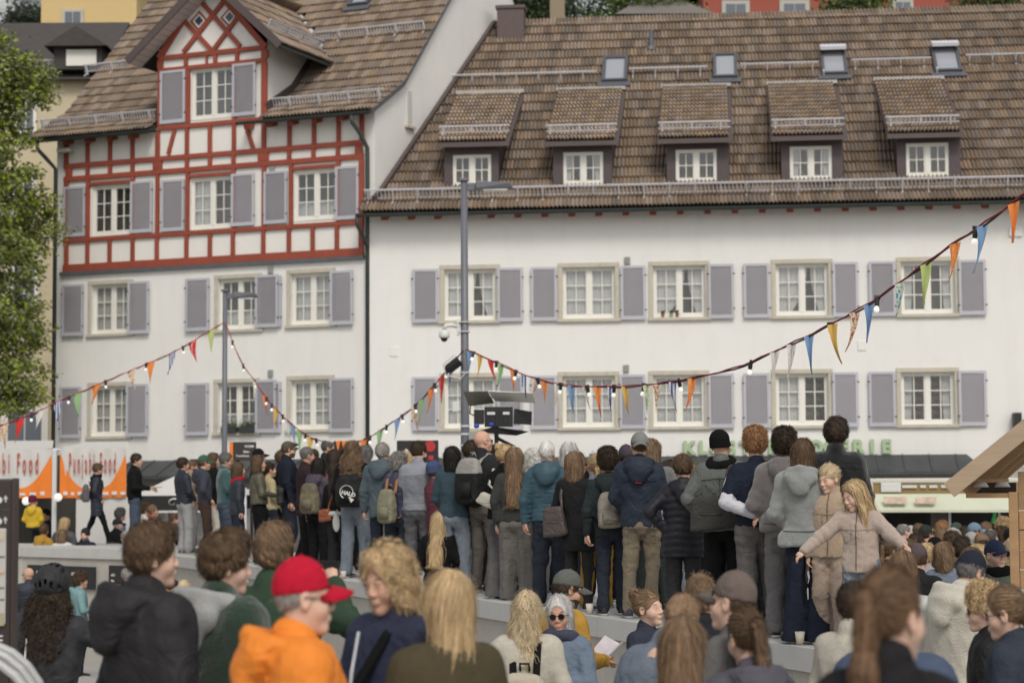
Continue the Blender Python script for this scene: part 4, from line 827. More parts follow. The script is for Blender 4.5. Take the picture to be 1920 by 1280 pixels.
MB().add([(fx(1665), -.36, fz(932)), (fx(1708), -.36, fz(932)), (fx(1708), -.49, fz(945)), (fx(1670), -.49, fz(945))], [(0, 3, 2, 1)]).add([(fx(1722), -.38, fz(933)), (fx(1760), -.38, fz(933)), (fx(1758), -.49, fz(945)), (fx(1724), -.49, fz(945))], [(0, 3, 2, 1)]).build('food_picture', mat('food_print', (.50, .38, .28), .7, var=.45, vscale=9), e).location.z = .02
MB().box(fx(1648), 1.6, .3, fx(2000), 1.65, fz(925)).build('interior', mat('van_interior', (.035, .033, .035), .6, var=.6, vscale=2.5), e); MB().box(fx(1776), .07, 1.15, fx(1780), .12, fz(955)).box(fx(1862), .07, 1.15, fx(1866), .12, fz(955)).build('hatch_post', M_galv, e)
MB().box(fx(1738), .8, 1.2, fx(1768), .85, fz(962)).build('shelf_box', mat('grey_interior_box', (.16, .15, .15), .7, var=.3, vscale=5), e); MB().box(fx(1786), .9, 1.6, fx(1816), .95, fz(960)).build('shelf_box', mat('grey_interior_box', (.16, .15, .15), .7, var=.3, vscale=5), e); MB().tube([(fx(1857), 0, fz(961)), (fx(1855), 0, fz(970)), (fx(1853), -.02, fz(980))], .035, 6).build('neon_tube', mat('green_tube', (.05, .5, .12), .5), e)
MB().add([(fx(1644), -.02, fz(925)), (fx(1650), -.5, fz(957)), (fx(1650), -.48, .4), (fx(1644), -.0, .4)], [(0, 1, 2, 3)]).build('side_cloth', m_awn, e)
# ------------------------------------------------------------------ timber hut at the right edge
HY = 15.0; o = at_y(1898, 893, HY); hut = empty('wooden_hut', (o.x, HY, PLAZA_Z), -.34); tag(hut, 'open sided pine market hut with sloping roof at the right edge', 'hut')
def wx(x, Y=HY): return (at_y(x, 893, Y).x-o.x)*1.03
def wz(y, Y=HY): return at_y(1898, y, Y).z-PLAZA_Z
MB().box(wx(1891), -.03, -.6, wx(1907), .05, wz(922)).build('post', M_wood, hut, bevel=.004); MB().box(wx(1891), 1.6, -.6, wx(1907), 1.68, wz(922)).build('post', M_wood, hut)
pls = .148; k = 0; z = wz(1104)
while z < wz(905): MB().box(wx(1908), .0, z+.003, wx(2060), .028, z+pls-.003).build('plank', M_wood, hut, bevel=.004); z += pls
a, b = (wx(1793), -.3, wz(918)), (wx(2000), -.3, wz(918)+(wx(2000)-wx(1793))*.80)
MB().beam(a, b, .035, .125).build('barge_board', mat('pale_barge_wood', (.38, .28, .19), .65, var=.15, vscale=4, stretch=(.6, 5, 5)), hut, bevel=.003)
mb = MB(); mb.add([(a[0]+.02, -.3, a[2]+.03), (b[0], -.3, b[2]+.03), (b[0], 2.2, b[2]+.03), (a[0]+.02, 2.2, a[2]+.03)], [(0, 1, 2, 3)]); mb.add([(a[0]+.02, -.28, a[2]+.07), (b[0], -.28, b[2]+.07), (b[0], 2.2, b[2]+.07), (a[0]+.02, 2.2, a[2]+.07)], [(3, 2, 1, 0)]); mb.build('roof', mat('grey_roof_film', (.17, .15, .13), .5, var=.3, vscale=3, bump=1, bscale=3), hut)
for yy, d in ((.35, .05), (1.0, .05), (1.65, .05)): MB().beam((a[0]+.05, yy, a[2]-.03), (b[0], yy, b[2]-.03), .05, .08).build('rafter', M_wood, hut)
MB().box(wx(1815), -.02, wz(933), wx(1891), .02, wz(924)).box(wx(1830), .0, wz(903), wx(1891), .04, wz(897)).build('tie_beam', M_wood, hut)
for px in (1834, 1873): MB().lathe([(.062, 0), (.045, .03), (.015, .045)], 14, 0, Matrix.Translation((wx(px), .3, wz(913)))).tube([(wx(px), .3, wz(913)+.04), (wx(px), .3, wz(900))], .005, 5).build('lamp_shade', m_wplast, hut, smooth=True)
MB().box(wx(1812), .6, wz(930), wx(1891), .63, wz(905)).build('dark_panel', mat('dark_hut_panel', (.045, .03, .022), .8), hut)
# ------------------------------------------------------------------ information column, near left
IY = 9.5; o = at_y(0, 893, IY); tot = empty('information_column', (o.x, IY, lower_ground(IY))); tag(tot, 'dark brown information column with white arrows at the left edge', 'sign'); gz = lower_ground(IY)
def tx(x): return at_y(x, 893, IY).x-o.x
def tz(y): return at_y(0, y, IY).z-gz
MB().box(tx(-120), 0, 0, tx(23), .10, tz(897)).build('body', m_brownsign, tot, bevel=.01); MB().box(tx(23.2), -.006, 0, tx(26), .11, tz(896)).build('side_profile', mat('brown_profile', (.065, .045, .038), .45), tot, bevel=.004)
for yy in (936, 976):
    MB().box(tx(10.6), -.006, tz(yy+5), tx(12.6), -.001, tz(yy-4)).add([(tx(7), -.006, tz(yy-1)), (tx(16.2), -.006, tz(yy-1)), (tx(11.6), -.006, tz(yy-8))], [(0, 1, 2)]).build('arrow', m_white, tot); MB().lathe([(.016, 0), (.016, .004)], 14, 0, Matrix.Translation((tx(-1), -.002, tz(yy+1))) @ Matrix.Rotation(PI/2, 4, 'X')).build('symbol', m_white, tot)
    MB().box(tx(-110), -.004, tz(yy+19), tx(20), -.001, tz(yy+18)).build('rule_line', mat('rule', (.1, .09, .08), .6), tot)
MB().box(tx(-110), -.012, tz(1170), tx(14), -.002, tz(990)).build('map_panel', mat('pale_map_panel', (.46, .45, .42), .4, var=.05), tot, bevel=.01)
for yy, hh, c in ((992, 20, (.5, .44, .33)), (1148, 24, (.36, .32, .20)), (1042, 2, (.1, .1, .1)), (1072, 3, (.6, .3, .12)), (1100, 2, (.1, .1, .1)), (1122, 2, (.1, .1, .1))): MB().box(tx(-108), -.016, tz(yy+hh), tx(12), -.0125, tz(yy)).build('map_detail', mat('map_print', c, .6), tot)
for yy in (1190, 1198, 1206): MB().box(tx(-60), -.004, tz(yy+3), tx(9), -.001, tz(yy)).build('text_line', m_white, tot)
# pushchair hood
p = at_y(10, 1240, 8.2); st = empty('pushchair', (p.x-.12, 8.2, lower_ground(8.2))); tag(st, 'grey pushchair hood in the bottom left corner', 'pushchair'); hz_ = p.z-lower_ground(8.2)
m_pg = mat('grey_pushchair_fabric', (.26, .26, .27), .8, var=.1)
for k, a in enumerate((0, .45, .9)):
    MB().tube([(.30*math.cos(t)*math.cos(a*.0), -.25*math.sin(a)+.0, hz_-.25+.33*math.sin(t)*math.cos(a*.5)) for t in [PI*i/12 for i in range(13)]], .018, 8).build('hood_rib', mat('pale_rim', (.45, .45, .45), .5), st)
MB().strip([[(.29*math.cos(t), -.25*math.sin(a)+.01, hz_-.25+.31*math.sin(t)*math.cos(a*.5)) for t in [PI*i/12 for i in range(13)]] for a in (0, .22, .45, .67, .9)]).build('hood', m_pg, st, smooth=True)
MB().box(-.25, -.3, .3, .25, .3, hz_-.27).build('seat', m_pg, st, bevel=.08)
for x in (-.25, .25):
    MB().tube([(x, .1, hz_-.2), (x, -.35, .12)], .015, 6).build('frame', M_galv, st)
    for y in (-.35, .35): MB().lathe([(.11, -.02), (.11, .02)], 16, 0, Matrix.Translation((x, y, .11)) @ Matrix.Rotation(PI/2, 4, 'Y')).build('wheel', M_blackm, st)
# ------------------------------------------------------------------ houses further back
def simple_house(name, label, px0, px1, pyb, pye, Y, wallm, depth=8, roofm=None, pyr=None, wins=(), over=.4, winm=None, hip=0):
    a, b = at_y(px0, 893, Y).x, at_y(px1, 893, Y).x; e = empty(name, (a, Y, 0)); tag(e, label, 'house'); w = b-a; zb, ze = at_y((px0+px1)/2, pyb, Y).z, at_y((px0+px1)/2, pye, Y).z
    MB().box(0, 0, min(zb, -1), w, depth, ze).build('wall', wallm, e)
    if pyr is not None:
        zr = at_y((px0+px1)/2, pyr, Y+depth/2).z
        MB().add([(-over, -over, ze-.05), (w+over, -over, ze-.05), (w+over-hip, depth/2, zr), (-over+hip, depth/2, zr), (w+over, depth+over, ze-.05), (-over, depth+over, ze-.05)], [(0, 1, 2, 3), (3, 2, 4, 5), (0, 3, 5), (1, 4, 2)]).build('roof', roofm, e)
    for x0, y0, x1, y1 in wins:
        X0, X1, Z0, Z1 = at_y(x0, 893, Y).x-a, at_y(x1, 893, Y).x-a, at_y(x0, y1, Y).z, at_y(x0, y0, Y).z
        f = MB().box(X0, -.06, Z0, X1, -.002, Z1).build('window', winm or M_stone, e)
        q = (X1-X0)*.13; n = 2
        for k in range(n):
            u0 = X0+q+(X1-X0-2*q)*k/n+.02; u1 = X0+q+(X1-X0-2*q)*(k+1)/n-.02; MB().box(u0, -.08, Z0+q, u1, -.061, Z1-q).build('pane', mat('far_pane', (.12, .14, .17), .15), f)
    return e, a, w, ze
m_cream = mat('cream_render', (.55, .47, .33), .9, var=.05, vscale=.8); m_yellow = mat('yellow_render', (.62, .46, .22), .9, var=.05)
m_darkroof = mat('dark_old_roof', (.06, .052, .047), .85, var=.3, vscale=3, stretch=(1, 1, 5), bump=.8, bscale=8)
e, a, w, ze = simple_house('cream_house', 'cream house behind the tree at the left edge', -300, 160, 900, 152, 62, m_cream, 9, m_darkroof, 44, [(22, 170, 62, 250), (15, 480, 70, 590), (15, 330, 62, 420), (2, 760, 90, 842)], winm=M_wframe)
guard(type('T', (), {'e': e})(), (at_y(-120, 893, 62).x-a, .5, at_y(0, 128, 62).z), (w-.6, .5, at_y(0, 128, 62).z), hgt=.35, pitch=.14, nrm=(0, -.3, .9))
dz = at_y(140, 125, 61.2); MB().box(dz.x-a-.75, -.4, dz.z, dz.x-a+.75, 3, at_y(140, 78, 61).z, 0).add([(dz.x-a-1.0, -.7, at_y(140, 82, 61).z), (dz.x-a, -.7, at_y(140, 44, 61).z), (dz.x-a+1.0, -.7, at_y(140, 82, 61).z), (dz.x-a-1.0, 4, at_y(140, 82, 61).z), (dz.x-a, 4, at_y(140, 44, 61).z), (dz.x-a+1.0, 4, at_y(140, 82, 61).z)], [(0, 1, 4, 3), (1, 2, 5, 4), (0, 2, 1)], 1).box(dz.x-a-.35, -.45, dz.z+.1, dz.x-a+.6, -.41, at_y(140, 86, 61).z, 2).build('dormer', [mat('dark_dormer_wall', (.05, .047, .043), .8), m_darkroof, M_wframe], e)
simple_house('yellow_house', 'yellow house with arched window above the roofs at top left', 68, 250, 500, -60, 82, m_yellow, 8, m_darkroof, -140, [(108, 18, 150, 60)])
simple_house('pale_grey_house', 'pale grey house in the top left corner', -160, 30, 500, -60, 95, mat('pale_render', (.52, .54, .56), .9), 8)
e, a, w, ze = simple_house('red_house', 'brick red house with pale windows above the ridge at top right', 1330, 2000, 300, -30, 84, mat('red_render', (.33, .085, .06), .85, var=.06), 9, m_darkroof, -120, [(1365, 2, 1418, 40), (1475, 1, 1532, 40), (1606, 0, 1650, 40), (1690, 0, 1730, 40)], winm=mat('pale_surround', (.45, .44, .40), .8))
simple_house('small_gabled_house', 'small greyish gabled roof poking up behind the long ridge', 1180, 1330, 300, 28, 76, mat('grey_gable', (.32, .28, .25), .9), 5, mat('grey_roof', (.17, .15, .135), .9, var=.2, stretch=(1, 1, 4)), -6, hip=1.4)
o = at_y(1045, 40, 74); tag(MB().box(-.28, -.28, -8, .28, .28, 2.5).build('chimney_stack', mat('tan_render', (.27, .22, .15), .9), None, loc=(o.x, 74, o.z)), 'tan chimney stack rising between the trees above the ridge', 'chimney')
# ------------------------------------------------------------------ trees
def leaf_mat(name, c): return mat(name, c, .6, island=.42, huevar=.12, subs=0)
m_bark = mat('bark', (.07, .055, .04), .9, var=.3, vscale=8, bump=1, bscale=12)
def tree(label, base, crown, H_, n_cl, per, ls, lm, rr, seed, trunk=.16, inner=.25):
    """crown = list of ellipsoids (x, y, z, rx, ry, rz) relative to the base"""
    rg = np.random.default_rng(seed); e = empty('leafy_tree', base); tag(e, label, 'tree', 'trees'); tops = []
    C = []
    for c in crown:
        k = int(n_cl*c[3]*c[5]/sum(q[3]*q[5] for q in crown)); u = rg.normal(size=(k, 3)); u /= np.linalg.norm(u, axis=1)[:, None]; r = rg.uniform(inner, 1, k)**.55
        C.append(np.array(c[:3])+u*r[:, None]*np.array(c[3:6]))
    C = np.concatenate(C); n = len(C)*per
    P = np.repeat(C, per, 0)+rg.normal(size=(n, 3))*rr*np.array([1, 1, .62]); d = rg.normal(size=(n, 3)); d[:, 2] = d[:, 2]*.5-.35; d /= np.linalg.norm(d, axis=1)[:, None]
    s = np.cross(d, rg.normal(size=(n, 3))); s /= np.linalg.norm(s, axis=1)[:, None]; l = ls*rg.uniform(.6, 1.3, n)[:, None]; up = np.cross(s, d)*l*.18
    V = np.stack([P, P+d*l*.45+s*l*.32+up, P+d*l, P+d*l*.45-s*l*.32+up], 1).reshape(-1, 3); Q = np.arange(n*4).reshape(-1, 4)
    o = link('crown', npmesh('crown', V, Q, lm, smooth=False), e)
    mb = MB(); mb.tube([(0, 0, 0), (.05, 0, H_*.3), (-.04, .05, H_*.6), (0, 0, H_*.85)], [trunk*1.2, trunk, trunk*.7, trunk*.25], 8); mb.build('trunk', m_bark, e, smooth=True)
    mb = MB()
    for c in C[::max(1, len(C)//46)]:
        z0 = max(H_*.22, min(H_*.8, c[2]-.25*math.hypot(c[0], c[1])-.4)); m_ = Vector((c[0]*.5, c[1]*.5, (z0+c[2])/2+.15)); mb.tube([(0, 0, z0), m_, c], [trunk*.32, trunk*.2, trunk*.05], 5, caps=False)
    mb.build('branch', m_bark, e, smooth=True)
TRY = 50.0
o = at_y(-60, 893, TRY); z = lambda py: at_y(0, py, TRY).z-PLAZA_Z
tree('tall green broadleaf tree covering the cream house at the left edge', (o.x, TRY, PLAZA_Z), [(-.3, 0, z(330), 2.0, 1.6, 2.6), (.35, -.3, z(430), 2.0, 1.6, 1.5), (.1, 0, z(560), 2.05, 1.6, 1.5), (0, .1, z(690), 2.0, 1.5, 1.3), (-.2, 0, z(180), 1.5, 1.2, 1.3), (.5, -.2, z(135), 1.3, 1.0, 1.0), (1.35, -.3, z(170), .75, .6, .7), (1.0, 0, z(745), .9, .7, .5)], z(120), 760, 60, .13, leaf_mat('spring_leaves', (.19, .225, .05)), .17, 3, .2, .2)
for i, (px, py, Y, rx, rz, c) in enumerate(((1215, 6, 78, 1.6, 1.0, (.10, .15, .03)), (1100, 10, 82, 2.0, 1.4, (.035, .06, .02)), (1010, 6, 86, 1.3, 1.5, (.06, .10, .03)), (980, -8, 80, 1.2, 1.2, (.05, .08, .025)), (1300, -4, 90, 1.8, 1.2, (.07, .11, .03)), (1600, 2, 70, .9, .55, (.09, .13, .03)), (1850, -2, 76, 1.2, .8, (.07, .11, .03)), (50, 34, 92, .8, .9, (.035, .05, .03)))):
    o = at_y(px, py, Y); b0 = 4.0
    tree(['bright green tree beside the small gable above the ridge', 'dark green tree behind the tan chimney stack', 'mid green bush left of the tan chimney stack', 'green tree touching the top of the brown chimney', 'olive green tree behind the small gabled house', 'pale shrub in front of the red house', 'small green tree at the top right corner', 'dark distant tree at the top left'][i],
         (o.x, Y, b0), [(0, 0, o.z-b0, rx, 1.2, rz), (rx*.6, 0, o.z-b0-.4, rx*.7, 1, rz*.7), (-rx*.6, 0, o.z-b0-.5, rx*.7, 1, rz*.7)], o.z-b0, 110, 30, .17, leaf_mat('far_leaves_%d' % i, c), .28, 20+i, .12)
m = MB(); X = [-90, -60, -30, 0, 30, 60, 90]; m.strip([[(x, 92+abs(x)*.1, -1.5) for x in X], [(x, 100, 11+3*math.sin(x*.07+.4)) for x in X], [(x, 150, 20+4*math.sin(x*.05)) for x in X]]); tag(m.build('hill', mat('wooded_hill', (.05, .07, .03), .95, var=.4, vscale=1.5, bump=1, bscale=2)), kind='structure')
# ------------------------------------------------------------------ implicit-surface mesher (surface nets) for bodies, clothes and hair
def axis_grid(lo, hi, h): n = max(3, int(math.ceil((hi-lo)/h))+1); return np.linspace(lo, hi, n)
_CO = [(0, 0, 0), (1, 0, 0), (0, 1, 0), (1, 1, 0), (0, 0, 1), (1, 0, 1), (0, 1, 1), (1, 1, 1)]
_ED = [(a, b) for a in range(8) for b in range(a+1, 8) if sum(abs(_CO[a][i]-_CO[b][i]) for i in range(3)) == 1]
def nets(f, xs, ys, zs):
    X, Y, Z = np.meshgrid(xs, ys, zs, indexing='ij'); Fv = f(X, Y, Z).astype(np.float32); Fv[np.abs(Fv) < 1e-9] = 1e-9
    nx, ny, nz = Fv.shape; c = [Fv[a:nx-1+a, b:ny-1+b, d:nz-1+d] for a, b, d in _CO]
    neg = sum((q < 0).astype(np.int8) for q in c); act = (neg > 0) & (neg < 8); idx = np.argwhere(act)
    if len(idx) == 0: return None
    i, j, k = idx.T; val = [q[i, j, k] for q in c]; acc = np.zeros((len(idx), 3)); cnt = np.zeros(len(idx))
    for a, b in _ED:
        va, vb = val[a], val[b]; m = (va < 0) != (vb < 0); t = np.where(m, va/np.where(m, va-vb, 1), 0)
        pa, pb = np.array(_CO[a], float), np.array(_CO[b], float); acc += np.where(m[:, None], pa+(pb-pa)*t[:, None], 0); cnt += m
    p = acc/cnt[:, None]; V = np.stack([xs[i]+p[:, 0]*(xs[np.minimum(i+1, nx-1)]-xs[i]), ys[j]+p[:, 1]*(ys[np.minimum(j+1, ny-1)]-ys[j]), zs[k]+p[:, 2]*(zs[np.minimum(k+1, nz-1)]-zs[k])], 1)
    ID = -np.ones(act.shape, np.int64); ID[i, j, k] = np.arange(len(idx)); Q = []
    for ax in range(3):
        sl0 = [slice(None)]*3; sl1 = [slice(None)]*3; sl0[ax] = slice(0, -1); sl1[ax] = slice(1, None); A, B = Fv[tuple(sl0)], Fv[tuple(sl1)]
        o1, o2 = [q for q in range(3) if q != ax]; m = (A < 0) != (B < 0); g = np.argwhere(m); ok = (g[:, o1] > 0) & (g[:, o2] > 0) & (g[:, o1] < Fv.shape[o1]-1) & (g[:, o2] < Fv.shape[o2]-1); g = g[ok]
        if not len(g): continue
        s = A[g[:, 0], g[:, 1], g[:, 2]] < 0
        def at_(d1, d2): h = g.copy(); h[:, o1] -= d1; h[:, o2] -= d2; return ID[h[:, 0], h[:, 1], h[:, 2]]
        q = np.stack([at_(1, 1), at_(0, 1), at_(0, 0), at_(1, 0)], 1); fl = s if ax != 1 else ~s; q = np.where(fl[:, None], q, q[:, ::-1]); Q.append(q)
    Q = np.concatenate(Q); return V, Q[(Q >= 0).all(1)]
def smin(a, b, k):
    h = np.clip(.5+.5*(b-a)/k, 0, 1); return b*(1-h)+a*h-k*h*(1-h)
def smax(a, b, k): return -smin(-a, -b, k)
def cap(P, a, b, ra, rb, full=False):
    a, b = np.array(a, float), np.array(b, float); d = b-a; L2 = float(d @ d)+1e-9
    t = np.clip(((P[0]-a[0])*d[0]+(P[1]-a[1])*d[1]+(P[2]-a[2])*d[2])/L2, 0, 1)
    q = np.sqrt((P[0]-a[0]-d[0]*t)**2+(P[1]-a[1]-d[1]*t)**2+(P[2]-a[2]-d[2]*t)**2)-(ra+(rb-ra)*t)
    return (q, t, math.sqrt(L2)) if full else q
def ell(P, c, r):
    r = np.array(r, float); x, y, z = [(P[i]-c[i])/r[i] for i in range(3)]; k = np.sqrt(x*x+y*y+z*z)+1e-9; k2 = np.sqrt((x/r[0])**2+(y/r[1])**2+(z/r[2])**2)+1e-9; return k*(k-1)/k2
def loft(P, zz, aa, bb, cy, cx=None, pw=2.3):
    """elliptic column with half-widths aa, bb interpolated over the heights zz"""
    a = np.interp(P[2], zz, aa); b = np.interp(P[2], zz, bb); y0 = np.interp(P[2], zz, cy); x0 = 0 if cx is None else np.interp(P[2], zz, cx)
    k = ((np.abs(P[0]-x0)/a)**pw+(np.abs(P[1]-y0)/b)**pw)**(1/pw); d = (k-1)*np.minimum(a, b)*.92
    return np.maximum(d, np.maximum(zz[0]-P[2], P[2]-zz[-1]))
def sn(P, f, seed):
    """cheap smooth noise from a few warped waves"""
    r = np.random.default_rng(seed); o = 0; w = 0
    for k in range(5):
        d = r.normal(size=3); d /= np.linalg.norm(d); ph = r.uniform(0, 6.3); q = P[0]*d[0]+P[1]*d[1]+P[2]*d[2]; w = np.sin(q*f*(1+.37*k)+ph+1.3*w); o = o+w/(1+.5*k)
    return o/2.6
# ------------------------------------------------------------------ heads
m_skin = {k: mat('skin_'+k, c, .6, var=.10, vscale=22, subs=.05, spec=.35, bump=.15, bscale=180) for k, c in dict(a=(.56, .33, .235), b=(.48, .265, .185), c=(.62, .40, .305), d=(.36, .19, .125)).items()}
m_lip = mat('lip', (.34, .12, .10), .45); m_eye = mat('eye_white', (.55, .53, .50), .25); m_iris = mat('iris', (.03, .022, .018), .15); m_brow = mat('brow_hair', (.10, .06, .035), .8)
def head_sdf(P, fem=0):
    d = ell(P, (0, -.015, .145), (.075, .096, .090)); d = smin(d, ell(P, (0, .028, .078), (.056-.004*fem, .062, .078)), .035)
    d = smin(d, ell(P, (0, .068, .017), (.028-.005*fem, .024, .021)), .028); d = smin(d, cap(P, (-.03, .078, .128), (.03, .078, .128), .012, .012), .02)
    for s in (-1, 1):
        d = smin(d, ell(P, (s*.04, .052, .082), (.024, .03, .026)), .03); d = smax(d, -(ell(P, (s*.032, .102, .113), (.020, .018, .013))), .012)
        d = smin(d, ell(P, (s*.0315, .0745, .1135), (.0135, .0135, .0125)), .004)
        e = ell(P, (s*.077, -.006, .108), (.011, .020, .033)); e = smax(e, -ell(P, (s*.088, .0, .110), (.010, .011, .019)), .006); d = smin(d, e, .008)
        d = smin(d, ell(P, (s*.012, .098, .081), (.009, .010, .008)), .006)
    d = smin(d, cap(P, (0, .090, .120), (0, .1055, .088), .006, .0098), .010); d = smin(d, ell(P, (0, .090, .052), (.024, .012, .013)), .012)
    d = smax(d, -cap(P, (-.024, .106, .0515), (.024, .106, .0515), .0035, .0035), .004)
    return smin(d, cap(P, (0, -.015, .05), (0, -.045, -.12), .054-.008*fem, .058-.008*fem), .03)
_heads = {}
def head_geo(fem, lod):
    k = (fem, lod)
    if k not in _heads:
        h = (.0058, .0095, .013)[lod]; r = nets(lambda X, Y, Z: head_sdf((X, Y, Z), fem), axis_grid(-.1, .1, h), axis_grid(-.13, .14, h), axis_grid(-.14, .25, h)); V, Q = r; mi = np.zeros(len(Q), int); Vs = [V]; Qs = [Q]; Ms = [mi]; n = len(V)
        if lod < 2:
            mb = MB()
            for s in (-1, 1):
                mb.ell((s*.0315, .0730, .1130), (.0125, .0138, .0075), 12, 8, 2); mb.ell((s*.0305, .0815, .1132), (.0058, .0062, .0062), 8, 6, 3)
                mb.ell((s*.0318, .0722, .1195), (.0150, .0150, .0062), 10, 6, 0); mb.ell((s*.0318, .0715, .1062), (.0145, .0140, .0048), 10, 6, 0)
                pts = [(s*(.017+.03*t), .0875-.014*t*t, .134+.007*math.sin(t*2.4)) for t in (0, .25, .5, .75, 1)]; mb.tube(pts, [.0025, .004, .0042, .0035, .0012], 6, mi=4)
                mb.tube([(s*(.020+.026*t), .0865-.006*t, .1215+.0035*math.sin(t*3.1)) for t in (0, .33, .66, 1)], [.001, .0022, .0024, .0012], 5, mi=4)
            mb.tube([(-.024, .091, .0515), (-.010, .0985, .0550), (0, .0995, .0540), (.010, .0985, .0550), (.024, .091, .0515)], [.001, .0024, .0026, .0024, .001], 6, mi=1)
            mb.tube([(-.022, .091, .0505), (-.010, .0965, .0470), (0, .0975, .0462), (.010, .0965, .0470), (.022, .091, .0505)], [.001, .0030, .0034, .0030, .001], 6, mi=1)
            v = np.array(mb.v); 
            tri = []; tm = []
            for f, m in zip(mb.f, mb.m):
                if len(f) == 4: tri.append(f); tm.append(m)
                else:
                    for a in range(1, len(f)-1): tri.append((f[0], f[a], f[a+1], f[a+1])); tm.append(m)
            keep = [i for i, f in enumerate(tri) if len(set(f)) == 4 or True]
            Vs.append(v); Qs.append(np.array([tri[i] for i in keep])+n); Ms.append(np.array([tm[i] for i in keep]))
        _heads[k] = (np.concatenate(Vs), np.concatenate(Qs), np.concatenate(Ms))
    return _heads[k]
def quadmesh(name, V, Q, mats, mi=None, smooth=True):
    """quads where a repeated last index marks a triangle"""
    t = Q[:, 2] == Q[:, 3]
    if not t.any(): return npmesh(name, V, Q, mats, smooth, mi)
    tot = np.where(t, 3, 4); flat = Q.ravel()[np.repeat(~t, 4) | (np.arange(Q.size) % 4 != 3)]; st = np.concatenate([[0], np.cumsum(tot)[:-1]])
    me = bpy.data.meshes.new(name); me.vertices.add(len(V)); me.vertices.foreach_set('co', np.asarray(V, np.float32).ravel()); me.loops.add(len(flat)); me.loops.foreach_set('vertex_index', flat.astype(np.int32))
    me.polygons.add(len(Q)); me.polygons.foreach_set('loop_start', st.astype(np.int32)); me.polygons.foreach_set('loop_total', tot.astype(np.int32))
    for m in (mats if isinstance(mats, (list, tuple)) else [mats]): me.materials.append(m)
    if mi is not None: me.polygons.foreach_set('material_index', np.asarray(mi, np.int32))
    me.polygons.foreach_set('use_smooth', np.full(len(Q), smooth, bool)); me.update(calc_edges=True); me.validate(); return me
# ------------------------------------------------------------------ hair: shell plus strands, one mesh per style, shared
def hair_mat(name, c):
    def ex(N, L, out, vec, b):
        g = N.new('ShaderNodeNewGeometry'); r = N.new('ShaderNodeMapRange'); L.new(g.outputs['Random Per Island'], r.inputs[0]); r.inputs[3].default_value = .55; r.inputs[4].default_value = 1.5
        h = N.new('ShaderNodeHueSaturation'); L.new(out, h.inputs['Color']); L.new(r.outputs[0], h.inputs['Value']); return h.outputs[0]
    return mat('hair_'+name, c, .55, var=.28, vscale=9, extra=ex, spec=.22, stretch=(3, 3, .6))
HC = {k: hair_mat(k, c) for k, c in dict(black=(.018, .014, .012), dark=(.045, .030, .020), brown=(.105, .066, .039), mid=(.19, .122, .072), ginger=(.32, .17, .08), auburn=(.145, .085, .048), blonde=(.50, .36, .20), pale=(.52, .41, .26), grey=(.30, .28, .26), silver=(.50, .48, .46), white=(.62, .60, .56), darkgrey=(.13, .12, .115)).items()}
def cranium(P, g): return ell(P, (0, -.017, .148), (.075+g, .097+g, .090+g))
